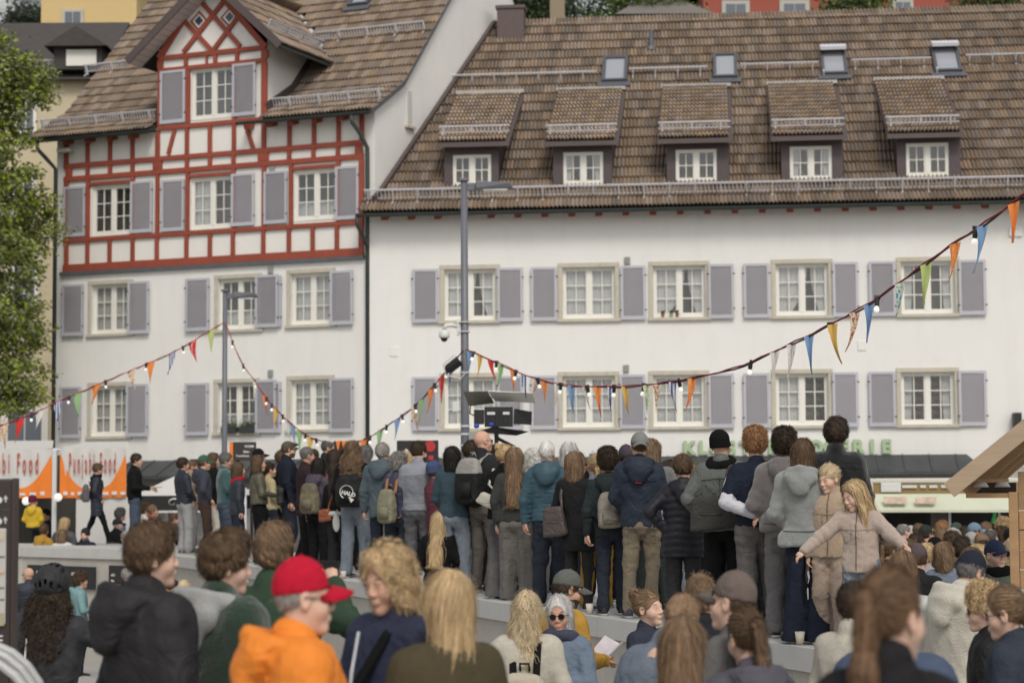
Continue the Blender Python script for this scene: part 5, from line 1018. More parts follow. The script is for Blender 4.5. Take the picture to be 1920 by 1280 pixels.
def hair_shell(style):
    """(sdf, bounds, strand count, strand length, curl, preferred direction)"""
    def face_cut(P, zf, k=.01, back=.0):             # clears the face below the hairline
        x, y, z = P; d = np.minimum(y-(.052+back), .0+(zf-z)+.0*x); d = smin(y-(.030+back)+np.abs(x)*.0, (zf-z), .02); e = ell(P, (0, .115, .085), (.075, .085, .078)); return smin(-d, e, .01) if False else e
    def low(P, z0, k=.01): return z0-P[2]
    S_ = style
    if S_ in ('short', 'crop', 'messy', 'curly', 'quiff', 'sides'):
        g = dict(short=.012, crop=.006, messy=.018, curly=.020, quiff=.013, sides=.008)[S_]
        def f(P):
            d = cranium(P, g)
            if S_ in ('quiff', 'messy'): d = smin(d, ell(P, (.008, .025, .226), (.058, .072, .034)), .04)
            if S_ == 'messy': d = d+.010*sn(P, 60, 3)
            if S_ == 'curly': d = smin(d, ell(P, (0, .0, .222), (.078, .086, .045)), .04); d = d+.012*sn(P, 105, 5)
            if S_ in ('quiff', 'short', 'crop'): d = d+(.006 if S_ == 'quiff' else .0035)*sn(P, 70, 9)
            nape = np.where(P[1] < -.02, .058, .098+.35*np.clip(P[1], 0, .1)); d = smax(d, nape-P[2], .012)
            ear = ell(P, (0, -.004, .098), (.13, .020, .036)); d = smax(d, -ear, .006)
            d = smax(d, -ell(P, (0, .125, .085), (.088, .092, .086)), .01)
            if S_ == 'sides': d = smax(d, -ell(P, (0, .02, .26), (.055, .09, .085)), .01)
            return d
        B = ((-.125, .125), (-.16, .14), (.02, .29)); return f, B, dict(short=2200, crop=700, messy=2700, curly=3200, quiff=2700, sides=900)[S_], dict(short=.045, crop=.018, messy=.06, curly=.045, quiff=.06, sides=.02)[S_], dict(short=.25, crop=.1, messy=.8, curly=2.2, quiff=.4, sides=.2)[S_]
    if S_ in ('bob', 'long', 'wavy', 'verylong', 'frizz', 'curlybob', 'silverbob', 'halfup', 'longfront'):
        zl = dict(longfront=-.24, bob=-.015, long=-.26, wavy=-.27, verylong=-.36, frizz=-.28, curlybob=-.01, silverbob=.0, halfup=-.045)[S_]; g = dict(curlybob=.022, frizz=.018, wavy=.012).get(S_, .010)
        def f(P):
            d = cranium(P, g); zz = [zl-.02, zl+.02, min(-.05, zl+.14), .03, .10, .16]
            wa = dict(longfront=.080, bob=.088, silverbob=.092, curlybob=.098, long=.078, wavy=.094, verylong=.080, frizz=.128, halfup=.084)[S_]
            aa = [wa*.70, wa*.86, wa, wa*1.02, .088+g*.5, .08]; bb = [.03, .040, .045, .062, .085, .08]; cy = [-.098, -.098, -.092, -.060, -.035, -.02]
            if S_ in ('bob', 'silverbob', 'curlybob', 'halfup'): bb = [.055, .065, .070, .078, .088, .08]; cy = [-.045, -.045, -.045, -.038, -.03, -.02]
            if S_ == 'frizz': bb = [.07, .085, .085, .08, .09, .08]
            d = smin(d, loft(P, zz, aa, bb, cy), .03)
            if S_ == 'longfront':
                for s in (-1, 1): d = smin(d, smin(cap(P, (s*.078, .015, .15), (s*.086, .03, .0), .022, .026), cap(P, (s*.086, .03, .0), (s*.080, .075, -.22), .026, .016), .02)+.003*np.sin(P[0]*300), .02)
            if S_ in ('wavy',): d = d+.0022*np.sin(P[2]*52+P[0]*38+5*sn(P, 14, 4))+.0035*sn(P, 60, 8)
            elif S_ in ('frizz', 'curlybob'): d = d+.010*sn(P, 80, 6)
            else: d = d+.0011*np.sin(np.arctan2(P[0], -P[1]-.0)*34+2*sn(P, 12, 3))+.0022*sn((P[0], P[1], P[2]*.3), 60, 12)
            d = smax(d, -ell(P, (0, .120, .082), (.068 if S_ != 'silverbob' else .07, .098, .106)), .008)
            d = smax(d, -ell(P, (0, .02, -.10), (.062, .075, .16)), .01)
            return d
        L_ = -zl; B = ((-.19, .19) if S_ == 'frizz' else (-.14, .14), (-.20, .12), (zl-.04, .29)); return f, B, int(2300+5200*max(0, L_)), .09+.25*max(0, L_), dict(longfront=.2, wavy=.8, frizz=2.2, curlybob=2.2, halfup=.4).get(S_, .12)
    if S_ in ('ponytail', 'bun', 'tied'):
        def f(P):
            d = cranium(P, .007)+.0018*np.sin(np.arctan2(P[0], P[2]-.15)*30); d = smax(d, .055-P[2]+np.where(P[1] > 0, .35*P[1], 0), .01); d = smax(d, -ell(P, (0, -.004, .098), (.13, .019, .034)), .006); d = smax(d, -ell(P, (0, .125, .085), (.082, .090, .088)), .01)
            if S_ == 'bun': d = smin(d, ell(P, (0, -.10, .215), (.042, .042, .040))+.006*sn(P, 90, 4), .008)
            elif S_ == 'ponytail': t = cap(P, (0, -.125, .155), (0, -.135, -.02), .030, .036); t = smin(t, cap(P, (0, -.135, -.02), (.0, -.115, -.26), .036, .014), .02)+.004*np.sin(P[0]*260+sn(P, 20, 3)*3); d = smin(d, t, .012); d = smin(d, ell(P, (0, -.112, .165), (.026, .026, .026)), .01)
            else: t = cap(P, (0, -.10, .08), (.02, -.105, -.06), .024, .010); d = smin(d, t, .012)
            return d
        B = ((-.11, .11), (-.19, .12), (-.30, .28)); return f, B, dict(ponytail=2000, bun=1500, tied=1400)[S_], .07, .2
    raise KeyError(style)
_hair = {}
def hair_under(style, hi, zc):
    k = (style, hi, zc)
    if k not in _hair:
        src = hair_geo(style, hi); n = len(src.vertices); V = np.empty(n*3, np.float32); src.vertices.foreach_get('co', V); V = V.reshape(-1, 3); m = len(src.polygons); Q = np.empty(m*4, np.int32); src.loops.foreach_get('vertex_index', Q); Q = Q.reshape(-1, 4)
        lim = zc+.10*V[:, 1]; keep = (V[:, 2] < lim)[Q].all(1); Q = Q[keep]; u = np.unique(Q); mp = np.zeros(n, int); mp[u] = np.arange(len(u)); W_ = V[u].copy(); c = np.clip((W_[:, 2]-(zc-.05))/.05, 0, 1)[:, None]; W_[:, :2] = W_[:, :2]*(1-.10*c); _hair[k] = npmesh('hair', W_, mp[Q], HC['brown'])
    return _hair[k]
def hair_geo(style, hi=False):
    if (style, hi) in _hair: return _hair[(style, hi)]
    f, B, n, L_, curl = hair_shell(style); h = .0085 if hi else .0125
    if hi: n = int(n*1.5)
    V, Q = nets(lambda X, Y, Z: f((X, Y, Z)), *[axis_grid(a-.01, b+.01, h) for a, b in B])
    rg = np.random.default_rng(abs(hash(style)) % 1000 if False else sum(map(ord, style))); P = V[rg.integers(0, len(V), n)].copy(); steps = 7
    up = style in ('ponytail', 'bun', 'tied'); tgt = np.array([0, -.11, .17])
    def grad(p):
        e = .002; g = np.stack([f((p[:, 0]+e*(i == 0), p[:, 1]+e*(i == 1), p[:, 2]+e*(i == 2)))-f((p[:, 0]-e*(i == 0), p[:, 1]-e*(i == 1), p[:, 2]-e*(i == 2))) for i in range(3)], 1); return g/(np.linalg.norm(g, axis=1)[:, None]+1e-9)
    st = (L_*rg.uniform(.5, 1.2, n)/steps)[:, None]; lift = rg.uniform(.0, .006, n)*(1+curl); fly = rg.random(n) < .10; lift = np.where(fly, rg.uniform(.008, .024, n), lift); tr = [P.copy()]; jit = rg.normal(size=(n, 3))*.35*min(1, curl+.2)
    for s in range(steps):
        g = grad(P)
        if up: d = np.where((P[:, 2] > .03)[:, None], tgt-P, np.array([0, 0, -1.]))
        else:
            d = np.stack([P[:, 0]*1.2, (P[:, 1]+.02)*(1.0 if style in ('short', 'messy', 'quiff', 'curly', 'crop') else .6), np.full(n, -.10)], 1)
            if style in ('quiff', 'messy', 'short'): d = d+np.array([.05, .03, 0])
            d[:, 2] -= np.where(P[:, 2] < .14, .25, 0)
        d = d/(np.linalg.norm(d, axis=1)[:, None]+1e-9)+jit
        if curl > .5: w = np.stack([np.sin(P[:, 2]*150+P[:, 1]*90+jit[:, 0]*9), np.sin(P[:, 0]*150+P[:, 2]*110+jit[:, 1]*9), np.sin(P[:, 1]*150+P[:, 0]*80+jit[:, 2]*9)], 1); d = d+w*.55*curl
        d -= g*(d*g).sum(1)[:, None]; d /= np.linalg.norm(d, axis=1)[:, None]+1e-9; P = P+d*st; v = f((P[:, 0], P[:, 1], P[:, 2])); P = P-g*(np.clip(v-lift, -.02, .02))[:, None]*(.8 if s < steps-2 else .3); tr.append(P.copy())
    T = np.stack(tr, 1)
    if style not in ('messy', 'quiff', 'curly'): bad = ((T[:, :, 1] > .055) & (T[:, :, 2] < .172) & (np.abs(T[:, :, 0]) < .062)).any(1); T = T[~bad]; n = len(T); jit = jit[~bad]
    g0 = grad(T[:, 0]); dirn = T[:, 1]-T[:, 0]; side = np.cross(dirn, g0); side /= np.linalg.norm(side, axis=1)[:, None]+1e-9
    w = rg.uniform(.0007, .0021, n)[:, None]*(1 if hi else 1.5); SV = []; m = steps+1
    for s in range(m): ww = w*(1-(s/steps)**2*.9); SV += [T[:, s]+side*ww+g0*.001, T[:, s]-side*ww+g0*.001]
    SV = np.stack(SV, 1).reshape(-1, 3); base = np.arange(n)[:, None]*(2*m); SQ = np.concatenate([base+np.array([2*s, 2*s+1, 2*s+3, 2*s+2]) for s in range(steps)])
    me = npmesh('hair', np.concatenate([V, SV]), np.concatenate([Q, SQ+len(V)]), HC['brown']); _hair[(style, hi)] = me; return me
# ------------------------------------------------------------------ clothes materials
def puffrow(N, L, out, vec, b): return out
_fab = {}
def fab(c, kind='cloth'):
    lu = .3*c[0]+.55*c[1]+.15*c[2]; sat = max(c)/(min(c)+1e-3); f_ = .30 if c[2] > c[0] else (.12 if max(c) < .4 else .0)
    c = tuple(round((v+(lu-v)*f_)*.92, 4) for v in c); k = (c, kind)
    if k not in _fab:
        kw = dict(cloth=dict(rough=.85, var=.10, vscale=9, bump=.5, bscale=35), fleece=dict(rough=.95, var=.10, vscale=30, bump=.9, bscale=120, sheen=.4), denim=dict(rough=.85, var=.20, vscale=8, bump=.5, bscale=90, stretch=(1.5, 1.5, .8)),
                  shell=dict(rough=.68, var=.10, vscale=6, bump=.6, bscale=22), leather=dict(rough=.5, var=.12, vscale=8, bump=.6, bscale=20), puffer=dict(rough=.58, var=.10, vscale=7, bump=.5, bscale=26), knit=dict(rough=.95, var=.12, vscale=40, bump=.8, bscale=160))[kind]
        kw['wr'] = dict(puffer=.004, leather=.03, shell=.034, knit=.012, fleece=.014).get(kind, .028); kw['spec'] = dict(shell=.28, leather=.4, puffer=.32).get(kind, .12); _fab[k] = mat('%s_%d' % (kind, len(_fab)), c, **kw)
    return _fab[k]
C_ = dict(navy=(.019, .024, .042), black=(.009, .0088, .0095), char=(.026, .025, .027), grey=(.16, .155, .155), lgrey=(.34, .34, .34), white=(.60, .59, .56), cream=(.56, .52, .44), beige=(.36, .29, .225), tan=(.27, .205, .135), olive=(.095, .088, .055), khaki=(.21, .17, .115), green=(.018, .052, .026), sage=(.30, .325, .31), greygreen=(.10, .118, .105),
          teal=(.025, .10, .108), petrol=(.038, .082, .108), blue=(.03, .10, .20), sky=(.10, .27, .38), denim=(.056, .082, .125), ldenim=(.17, .21, .26), ddenim=(.022, .030, .048), grden=(.10, .10, .11), burg=(.12, .022, .04), wine=(.075, .02, .03), red=(.42, .015, .035), orange=(.80, .24, .03), coral=(.42, .11, .07), mustard=(.42, .24, .045), yellow=(.60, .40, .03),
          brown=(.065, .038, .028), mauve=(.13, .105, .115), pink=(.36, .235, .215), pinkb=(.45, .15, .22), slate=(.085, .10, .135), steel=(.16, .20, .27), bluet=(.27, .30, .36), purple=(.07, .05, .08), dkgreen=(.022, .042, .035), olbr=(.085, .06, .03), bluesh=(.20, .26, .35), rust=(.25, .055, .022), aqua=(.16, .34, .36))
def col(c): return C_[c] if isinstance(c, str) else c
# ------------------------------------------------------------------ hands, shoes
def hand_geo(side, curl=.5):
    """palm and five bent fingers along +Y, palm facing down; thumb on the inner side"""
    mb = MB(); s = side
    mb.tube([(0, -.02, 0), (0, .02, 0), (0, .055, 0), (0, .090, -.003)], [.024, .030, .038, .034], 8, flat=.42)
    for k, (x, L_, w) in enumerate(((-.030, .062, .0080), (-.011, .076, .0088), (.009, .078, .0088), (.028, .070, .0085))):
        x = x*s; c = curl*(1+.12*k); p = Vector((x*.92, .078, -.002)); a = 0; pts = [p]
        for q, f in enumerate((.44, .32, .24)): a += c*(.55, .75, .6)[q]; p = p+Vector((x*.10, math.cos(a), -math.sin(a)))*L_*f; pts.append(p)
        mb.tube(pts, [w, w*.95, w*.88, w*.72], 6)
    mb.tube([(.022*s, .012, -.006), (.042*s, .040, -.016), (.050*s, .066, -.026), (.047*s, .088, -.036)], [.013, .0115, .0098, .0078], 6)
    return mb
def as_quads(mb, mi=0):
    q = []
    for f in mb.f:
        if len(f) == 4: q.append(f)
        elif len(f) == 3: q.append((*f, f[2]))
        else:
            for a in range(1, len(f)-1): q.append((f[0], f[a], f[a+1], f[a+1]))
    return np.array([tuple(v) for v in mb.v]), np.array(q), np.full(len(q), mi)
_hand = {}
def hand(side, curl):
    k = (side, round(curl, 1))
    if k not in _hand: _hand[k] = as_quads(hand_geo(*k))
    return _hand[k]
def shoe_me(boot=False):
    n = 12; rows = []
    for y, w, zt in ((-.075, .018, .05), (-.07, .032, .095), (-.03, .036, .105), (.02, .037, .085), (.07, .042, .062), (.12, .046, .05), (.165, .042, .042), (.195, .026, .03), (.205, .008, .02)):
        rows.append([(w*math.cos(PI*k/(n-1)), y, .018+(zt-.018)*math.sin(PI*k/(n-1))**.75) for k in range(n)])
    mb = MB().strip(rows, 0); mb.add(rows[0], [tuple(range(n))[::-1]], 0)
    ol = [(-.08, .02), (-.075, .036), (-.02, .040), (.05, .043), (.12, .050), (.17, .046), (.205, .03), (.214, .006)]; pts = [(w, y) for y, w in ol]+[(-w, y) for y, w in ol[::-1]]; m = len(pts)
    mb.add([(x, y, 0) for x, y in pts]+[(x, y, .022) for x, y in pts], [tuple(range(m))[::-1], tuple(range(m, 2*m)), *[(i, (i+1) % m, (i+1) % m+m, i+m) for i in range(m)]], 1)
    return mb.mesh('shoe', [fab(C_['black']), mat('shoe_sole', (.35, .34, .32), .7)], True)
_shoe = shoe_me()
# ------------------------------------------------------------------ people
POSE = dict(down=((.240, -.03, 1.135), (.245, .03, .885)), pocket=((.285, -.07, 1.16), (.205, .06, .985)), hip=((.375, -.10, 1.18), (.19, -.03, 1.00)), cross=((.250, .05, 1.15), (-.05, .215, 1.15)),
            back=((.275, -.09, 1.15), (.04, -.185, 1.03)), phone=((.235, .13, 1.17), (.09, .36, 1.33)), head=((.30, .08, 1.33), (.12, .04, 1.60)), hold=((.245, .03, 1.14), (.10, .27, 1.11)), out=((.42, .02, 1.33), (.66, .05, 1.19)), film=((.255, .17, 1.37), (.07, .30, 1.60)), front=((.25, .0, 1.14), (.12, .16, .97)), eat=((.25, .07, 1.15), (.07, .25, 1.38)), lowout=((.36, .03, 1.25), (.58, .08, 1.12)))
ZT = [.0, .95, 1.08, 1.22, 1.35, 1.42, 1.475]
def torso_dims(fem, L):
    a = np.array([.175, .170, .158, .178, .192, .160, .085] if not fem else [.180, .178, .146, .160, .168, .140, .075])+L; b = np.array([.112, .112, .105, .122, .122, .098, .070] if not fem else [.112, .115, .100, .118, .112, .090, .062])+L*.8
    return a, b, np.array([0, -.005, -.008, -.012, -.018, -.022, -.024])
def folds(P, A, f, seed, zs=.45):
    r = 1-2.2*np.abs(sn((P[0], P[1], P[2]*.8+P[0]*.7), f*1.25, seed+1)); return A*(1.1*sn((P[0], P[1], P[2]*zs), f, seed)+.75*np.clip(r, -.4, 1)+.35*sn((P[0], P[1]*1.1, P[2]*1.3-P[0]*.8), f*3, seed+2))
def hood_sdf(P, L, seed):
    k = L*.9; h = ell(P, (0, -.120-k, 1.435), (.132+k*.5, .070, .085)); h = smin(h, ell(P, (0, -.160-k, 1.375), (.095, .045, .10)), .03)
    h = smax(h, -ell(P, (0, -.075-k*.5, 1.515), (.085, .07, .065)), .012)
    ring = np.sqrt((np.sqrt((P[0]/1.28)**2+((P[1]+.055+k*.4)/1.15)**2)-.080-k*.4)**2+((P[2]-1.470-.28*(P[1]+.05)*-1)*.8)**2)-.030
    return smin(h, ring, .02)+.009*sn((P[0], P[1], P[2]*1.3), 34, seed+9)
def body_parts(pr, L, rs, seed, hemz, A=.007, puff=0, tee=0, hood=0, collar=1, flare=0, P=None, arms=True, bag=0):
    """signed distance of an upper garment (or, with small L and rs, of the body itself)"""
    a, b, cy = torso_dims(pr['fem'], L); zz = np.array(ZT); zz[0] = hemz; a = a.copy(); b = b.copy(); a[0] += flare; b[0] += flare*.8
    if hemz > .93: zz = np.array([hemz, *[z for z in ZT[1:] if z > hemz+.02]]); k = len(zz); a0 = np.interp(hemz, ZT, a); b0 = np.interp(hemz, ZT, b); a = np.array([a0+flare, *a[-(k-1):]]); b = np.array([b0+flare*.8, *b[-(k-1):]]); cy = np.array([0, *cy[-(k-1):]])
    d = loft(P, zz, a, b, cy, np.interp(zz, [.8, 1.1, 1.45], [pr['sway'], pr['sway']*.6, 0]), 2.25)
    d = smin(d, cap(P, (-.135, -.018, 1.405), (.135, -.018, 1.405), .058+L, .058+L), .05)
    if bag: d = smin(d, loft(P, [hemz, hemz+.05, hemz+.13], [a[0]+bag, a[0]+bag*1.1, a[0]*.98], [b[0]+bag, b[0]+bag, b[0]], [0, 0, 0]), .03)
    q = folds(P, A, 17, seed)
    if puff: q = q*.35-.013*np.abs(np.sin(PI*(P[2]+.008*np.sin(P[0]*20))/puff))+.006
    d = d+q
    if arms:
        for s, arm in ((-1, pr['arms'][0]), (1, pr['arms'][1])):
            S0 = (s*.165, -.015, 1.405); E, Wr = [np.array((s*v[0], v[1], v[2])) for v in arm]
            u, t, ln = cap(P, S0, E, .062+rs, .052+rs, True); 
            if tee:
                u = smax(u, t-.8, .01)*1.0; u = np.where(t > .82, np.maximum(u, (t-.82)*ln), u); m = u+folds(P, A*.7, 24, seed+5)
            else:
                wr = Wr+(E-Wr)/np.linalg.norm(E-Wr)*.012; v, t2, ln2 = cap(P, E, wr, .052+rs, .036+rs*.85, True); n = A*.75*np.sin(t2*ln2*95+2.2*sn(P, 25, seed+7))*np.exp(-((t2-.1)/.45)**2)+A*.6*np.sin(t*ln*80+2*sn(P, 20, seed+8))*np.exp(-((t-1)/.35)**2)
                if puff: u = u-.011*np.abs(np.sin(PI*t*ln/puff))+.005; v = v-.010*np.abs(np.sin(PI*t2*ln2/puff))+.005; n = n*.3
                m = smin(u, v, .025)+n+folds(P, A*.4, 30, seed+6)
            d = smin(d, m, .035)
    if collar: d = smin(d, cap(P, (0, -.034, 1.455), (0, -.036, 1.455+.045*collar), .070+L*.4, .066+L*.3), .015)
    if hood:
        d = smin(d, hood_sdf(P, L, seed), .014)
    return d
def trouser_sdf(P, pr, fit, seed, A=.007):
    rh, rk, ra = dict(skinny=(.090, .064, .050), slim=(.094, .072, .060), straight=(.098, .082, .076), wide=(.104, .096, .108), flare=(.096, .075, .112))[fit]; sw = pr['sway']
    hz = pr['hz']; d = loft(P, [hz-.12, hz-.04, hz+.05, hz+.15], [.12, .168, .166, .150], [.08, .118, .112, .10], [0, -.012, -.008, 0], [sw]*4)
    for s, (H_, K, A_) in zip((-1, 1), pr['legs']):
        u, t, l = cap(P, (H_[0], H_[1], H_[2]), K, rh, rk, True); A2 = np.array(A_)-np.array((0, 0, .045 if fit in ('wide', 'flare') else .0)); v, t2, l2 = cap(P, K, A2, rk, ra, True)
        w = A*(np.sin(t2*l2*100+s+2.4*sn(P, 22, seed+3))*(.25+.9*np.exp(-((t2-1)/.3)**2)+.6*np.exp(-((t2)/.22)**2))+.7*np.sin(t*l*70+P[0]*30*s+2*sn(P, 16, seed+4))*np.exp(-(t/.5)**2)) if fit not in ('wide', 'flare') else A*.9*np.sin(np.arctan2(P[0]-K[0], P[1]-K[1])*5+2*sn(P, 9, seed))
        w = -np.abs(w)*1.2+A*.4 if fit not in ('wide', 'flare') else w; d = smin(d, smin(u, v, .02)+w*.8, .022 if s > 0 else .01)
    return d+folds(P, A*.7, 18, seed+2, .6)
def mesh_sdf(name, f, box, h, m, T=None, zk=1.0, smooth=True):
    r = nets(lambda X, Y, Z: f((X, Y, Z)), *[axis_grid(a, b, h) for a, b in box])
    if r is None: return None
    V, Q = r; V = V*np.array([1, 1, zk]); return npmesh(name, V, Q, m, smooth)
_cap = {}
def hat_me(kind):
    """headwear in the head's own frame"""
    if kind in _cap: return _cap[kind]
    mb = MB(); dome = fab(C_['navy'])
    if kind == 'beanie':
        f = lambda P: smax(smin(ell(P, (0, -.025, .165), (.088, .108, .092)), loft(P, [.095, .10, .135, .14], [.088]*4, [.109]*4, [-.018]*4), .01)+.0012*np.sin(np.arctan2(P[0], P[1]+.02)*60), .098-P[2]+.12*P[1], .01)
        r = nets(lambda X, Y, Z: f((X, Y, Z)), *[axis_grid(a, b, .0085) for a, b in ((-.12, .12), (-.16, .13), (.05, .29))]); me = npmesh('hat', r[0], r[1], dome)
    elif kind in ('cap', 'capback', 'flatcap'):
        f = lambda P: smax(ell(P, (0, -.018, .150), (.085, .106, .102 if kind != 'flatcap' else .088))-.0015*np.abs(np.sin(np.arctan2(P[0], P[1]+.02)*3)), .134-P[2]+.12*(P[1]), .008)
        if kind == 'flatcap': g = f; f = lambda P: smin(g(P), ell(P, (0, .03, .195), (.088, .110, .030)), .02)
        if kind == 'capback': g2 = f; f = lambda P: smax(g2(P), -ell(P, (0, -.13, .142), (.042, .05, .030)), .005)
        V, Q = nets(lambda X, Y, Z: f((X, Y, Z)), *[axis_grid(a, b, .0075) for a, b in ((-.11, .11), (-.15, .16), (.09, .28))]); n = 14; rows = []
        L_ = .085 if kind != 'flatcap' else .045
        for zt in (0, -.005):
            for r_ in (0, .5, 1):
                rows.append([((.078-.006*r_)*math.sin(a)*(1-.12*r_), .040+.058*math.cos(a)*1.0+L_*r_*math.cos(a)**.7, .157-.016*r_-.034*abs(math.sin(a))**1.5+zt*2+.004) for a in [(-.5+k/(n-1))*PI*.94 for k in range(n)]])
        rows = [rows[0], rows[1], rows[2], rows[5], rows[4], rows[3]]; b = MB().strip(rows, 0); b.ell((0, -.018, .253 if kind != 'flatcap' else .238), (.008, .008, .005), 8, 5, 0)
        q, w, _ = as_quads(b); Q2 = np.concatenate([Q, w+len(V)]); me = quadmesh('cap', np.concatenate([V, q]), Q2, dome)
    elif kind == 'helmet':
        def f(P):
            d = ell(P, (0, -.018, .165), (.108, .140, .105)); d = smax(d, .120-P[2]+.16*P[1]-.35*np.clip(-P[1]-.05, 0, 1), .012)
            for x in (-.075, -.036, 0, .036, .075):
                for y0, zz in ((-.125, .175), (-.03, .262), (.07, .235)): d = smax(d, -(ell(P, (x, y0, zz-abs(x)*.45), (.011, .042, .022))), .006)
            return d
        r = nets(lambda X, Y, Z: f((X, Y, Z)), *[axis_grid(a, b, .0065) for a, b in ((-.12, .12), (-.17, .14), (.06, .29))]); me = npmesh('helmet', r[0], r[1], dome)
    _cap[kind] = me; return me
def glasses_me(dark):
    k = ('gl', dark)
    if k in _cap: return _cap[k]
    mb = MB()
    for s in (-1, 1):
        pts = [(s*.032+.023*math.cos(a), .097-.004*abs(math.cos(a)), .112+.019*math.sin(a)) for a in [2*PI*i/12 for i in range(13)]]; mb.tube(pts, .0024, 5)
        if dark: mb.add([(p[0], p[1], p[2]) for p in pts[:-1]], [tuple(range(12))], 1)
        mb.tube([(s*.055, .093, .116), (s*.075, .06, .118), (s*.082, .0, .118), (s*.080, -.02, .108)], .0024, 5)
    mb.tube([(-.010, .098, .117), (0, .101, .119), (.010, .098, .117)], .0024, 5); me = mb.mesh('glasses', [M_blackm, mat('dark_lens', (.012, .011, .010), .08)], True); _cap[k] = me; return me
PEOPLE = []; SDFS = {}
def proj(f, xs, zs, side, off):
    """grid of points laid on the cloth surface, seen from the back (side -1) or the front (+1)"""
    X, Z = np.meshgrid(xs, zs, indexing='ij'); X, Z = X.ravel(), Z.ravel(); lo = np.zeros(len(X)); hi = np.full(len(X), .5*side)
    for _ in range(16): m = (lo+hi)/2; i = f((X, m, Z)) < 0; lo = np.where(i, m, lo); hi = np.where(i, hi, m)
    return np.stack([X, hi+off*side, Z], 1)
def projp(f, pts, side, off):
    X, Z = np.array([p[0] for p in pts]), np.array([p[1] for p in pts]); lo = np.zeros(len(X)); hi = np.full(len(X), .5*side)
    for _ in range(16): m = (lo+hi)/2; i = f((X, m, Z)) < 0; lo = np.where(i, m, lo); hi = np.where(i, hi, m)
    return [Vector((x, y+off*side, z)) for x, y, z in zip(X, hi, Z)]
def GQ(n, m): return np.array([(i*m+j, i*m+j+1, (i+1)*m+j+1, (i+1)*m+j) for i in range(n-1) for j in range(m-1)])
def seam(p, pts, w=.004, c='black', side=-1, off=.003, name='seam', n=14):
    """a thin line following the cloth: seams, zips, straps"""
    f, dz = SDFS[p.name]; q = [(pts[i][0]+(pts[i+1][0]-pts[i][0])*k/n, pts[i][1]+(pts[i+1][1]-pts[i][1])*k/n) for i in range(len(pts)-1) for k in range(n+(i == len(pts)-2))]
    P_ = projp(f, q, side, off); P_ = [Vector((a.x, a.y, a.z*p['_zk']+dz)) for a in P_]; rows = []
    for i, a in enumerate(P_):
        t = (P_[min(i+1, len(P_)-1)]-P_[max(i-1, 0)]).normalized(); s_ = t.cross(Vector((0, side, 0))); s_ = s_.normalized()*w if s_.length > 1e-4 else Vector((w, 0, 0)); u = Vector((0, side*.004, 0)); rows.append([a-s_, a-s_+u, a+s_+u, a+s_])
    return MB().strip(rows, close=True).build(name, fab(col(c)) if not isinstance(c, bpy.types.Material) else c, p, True)
NSEED = [100]
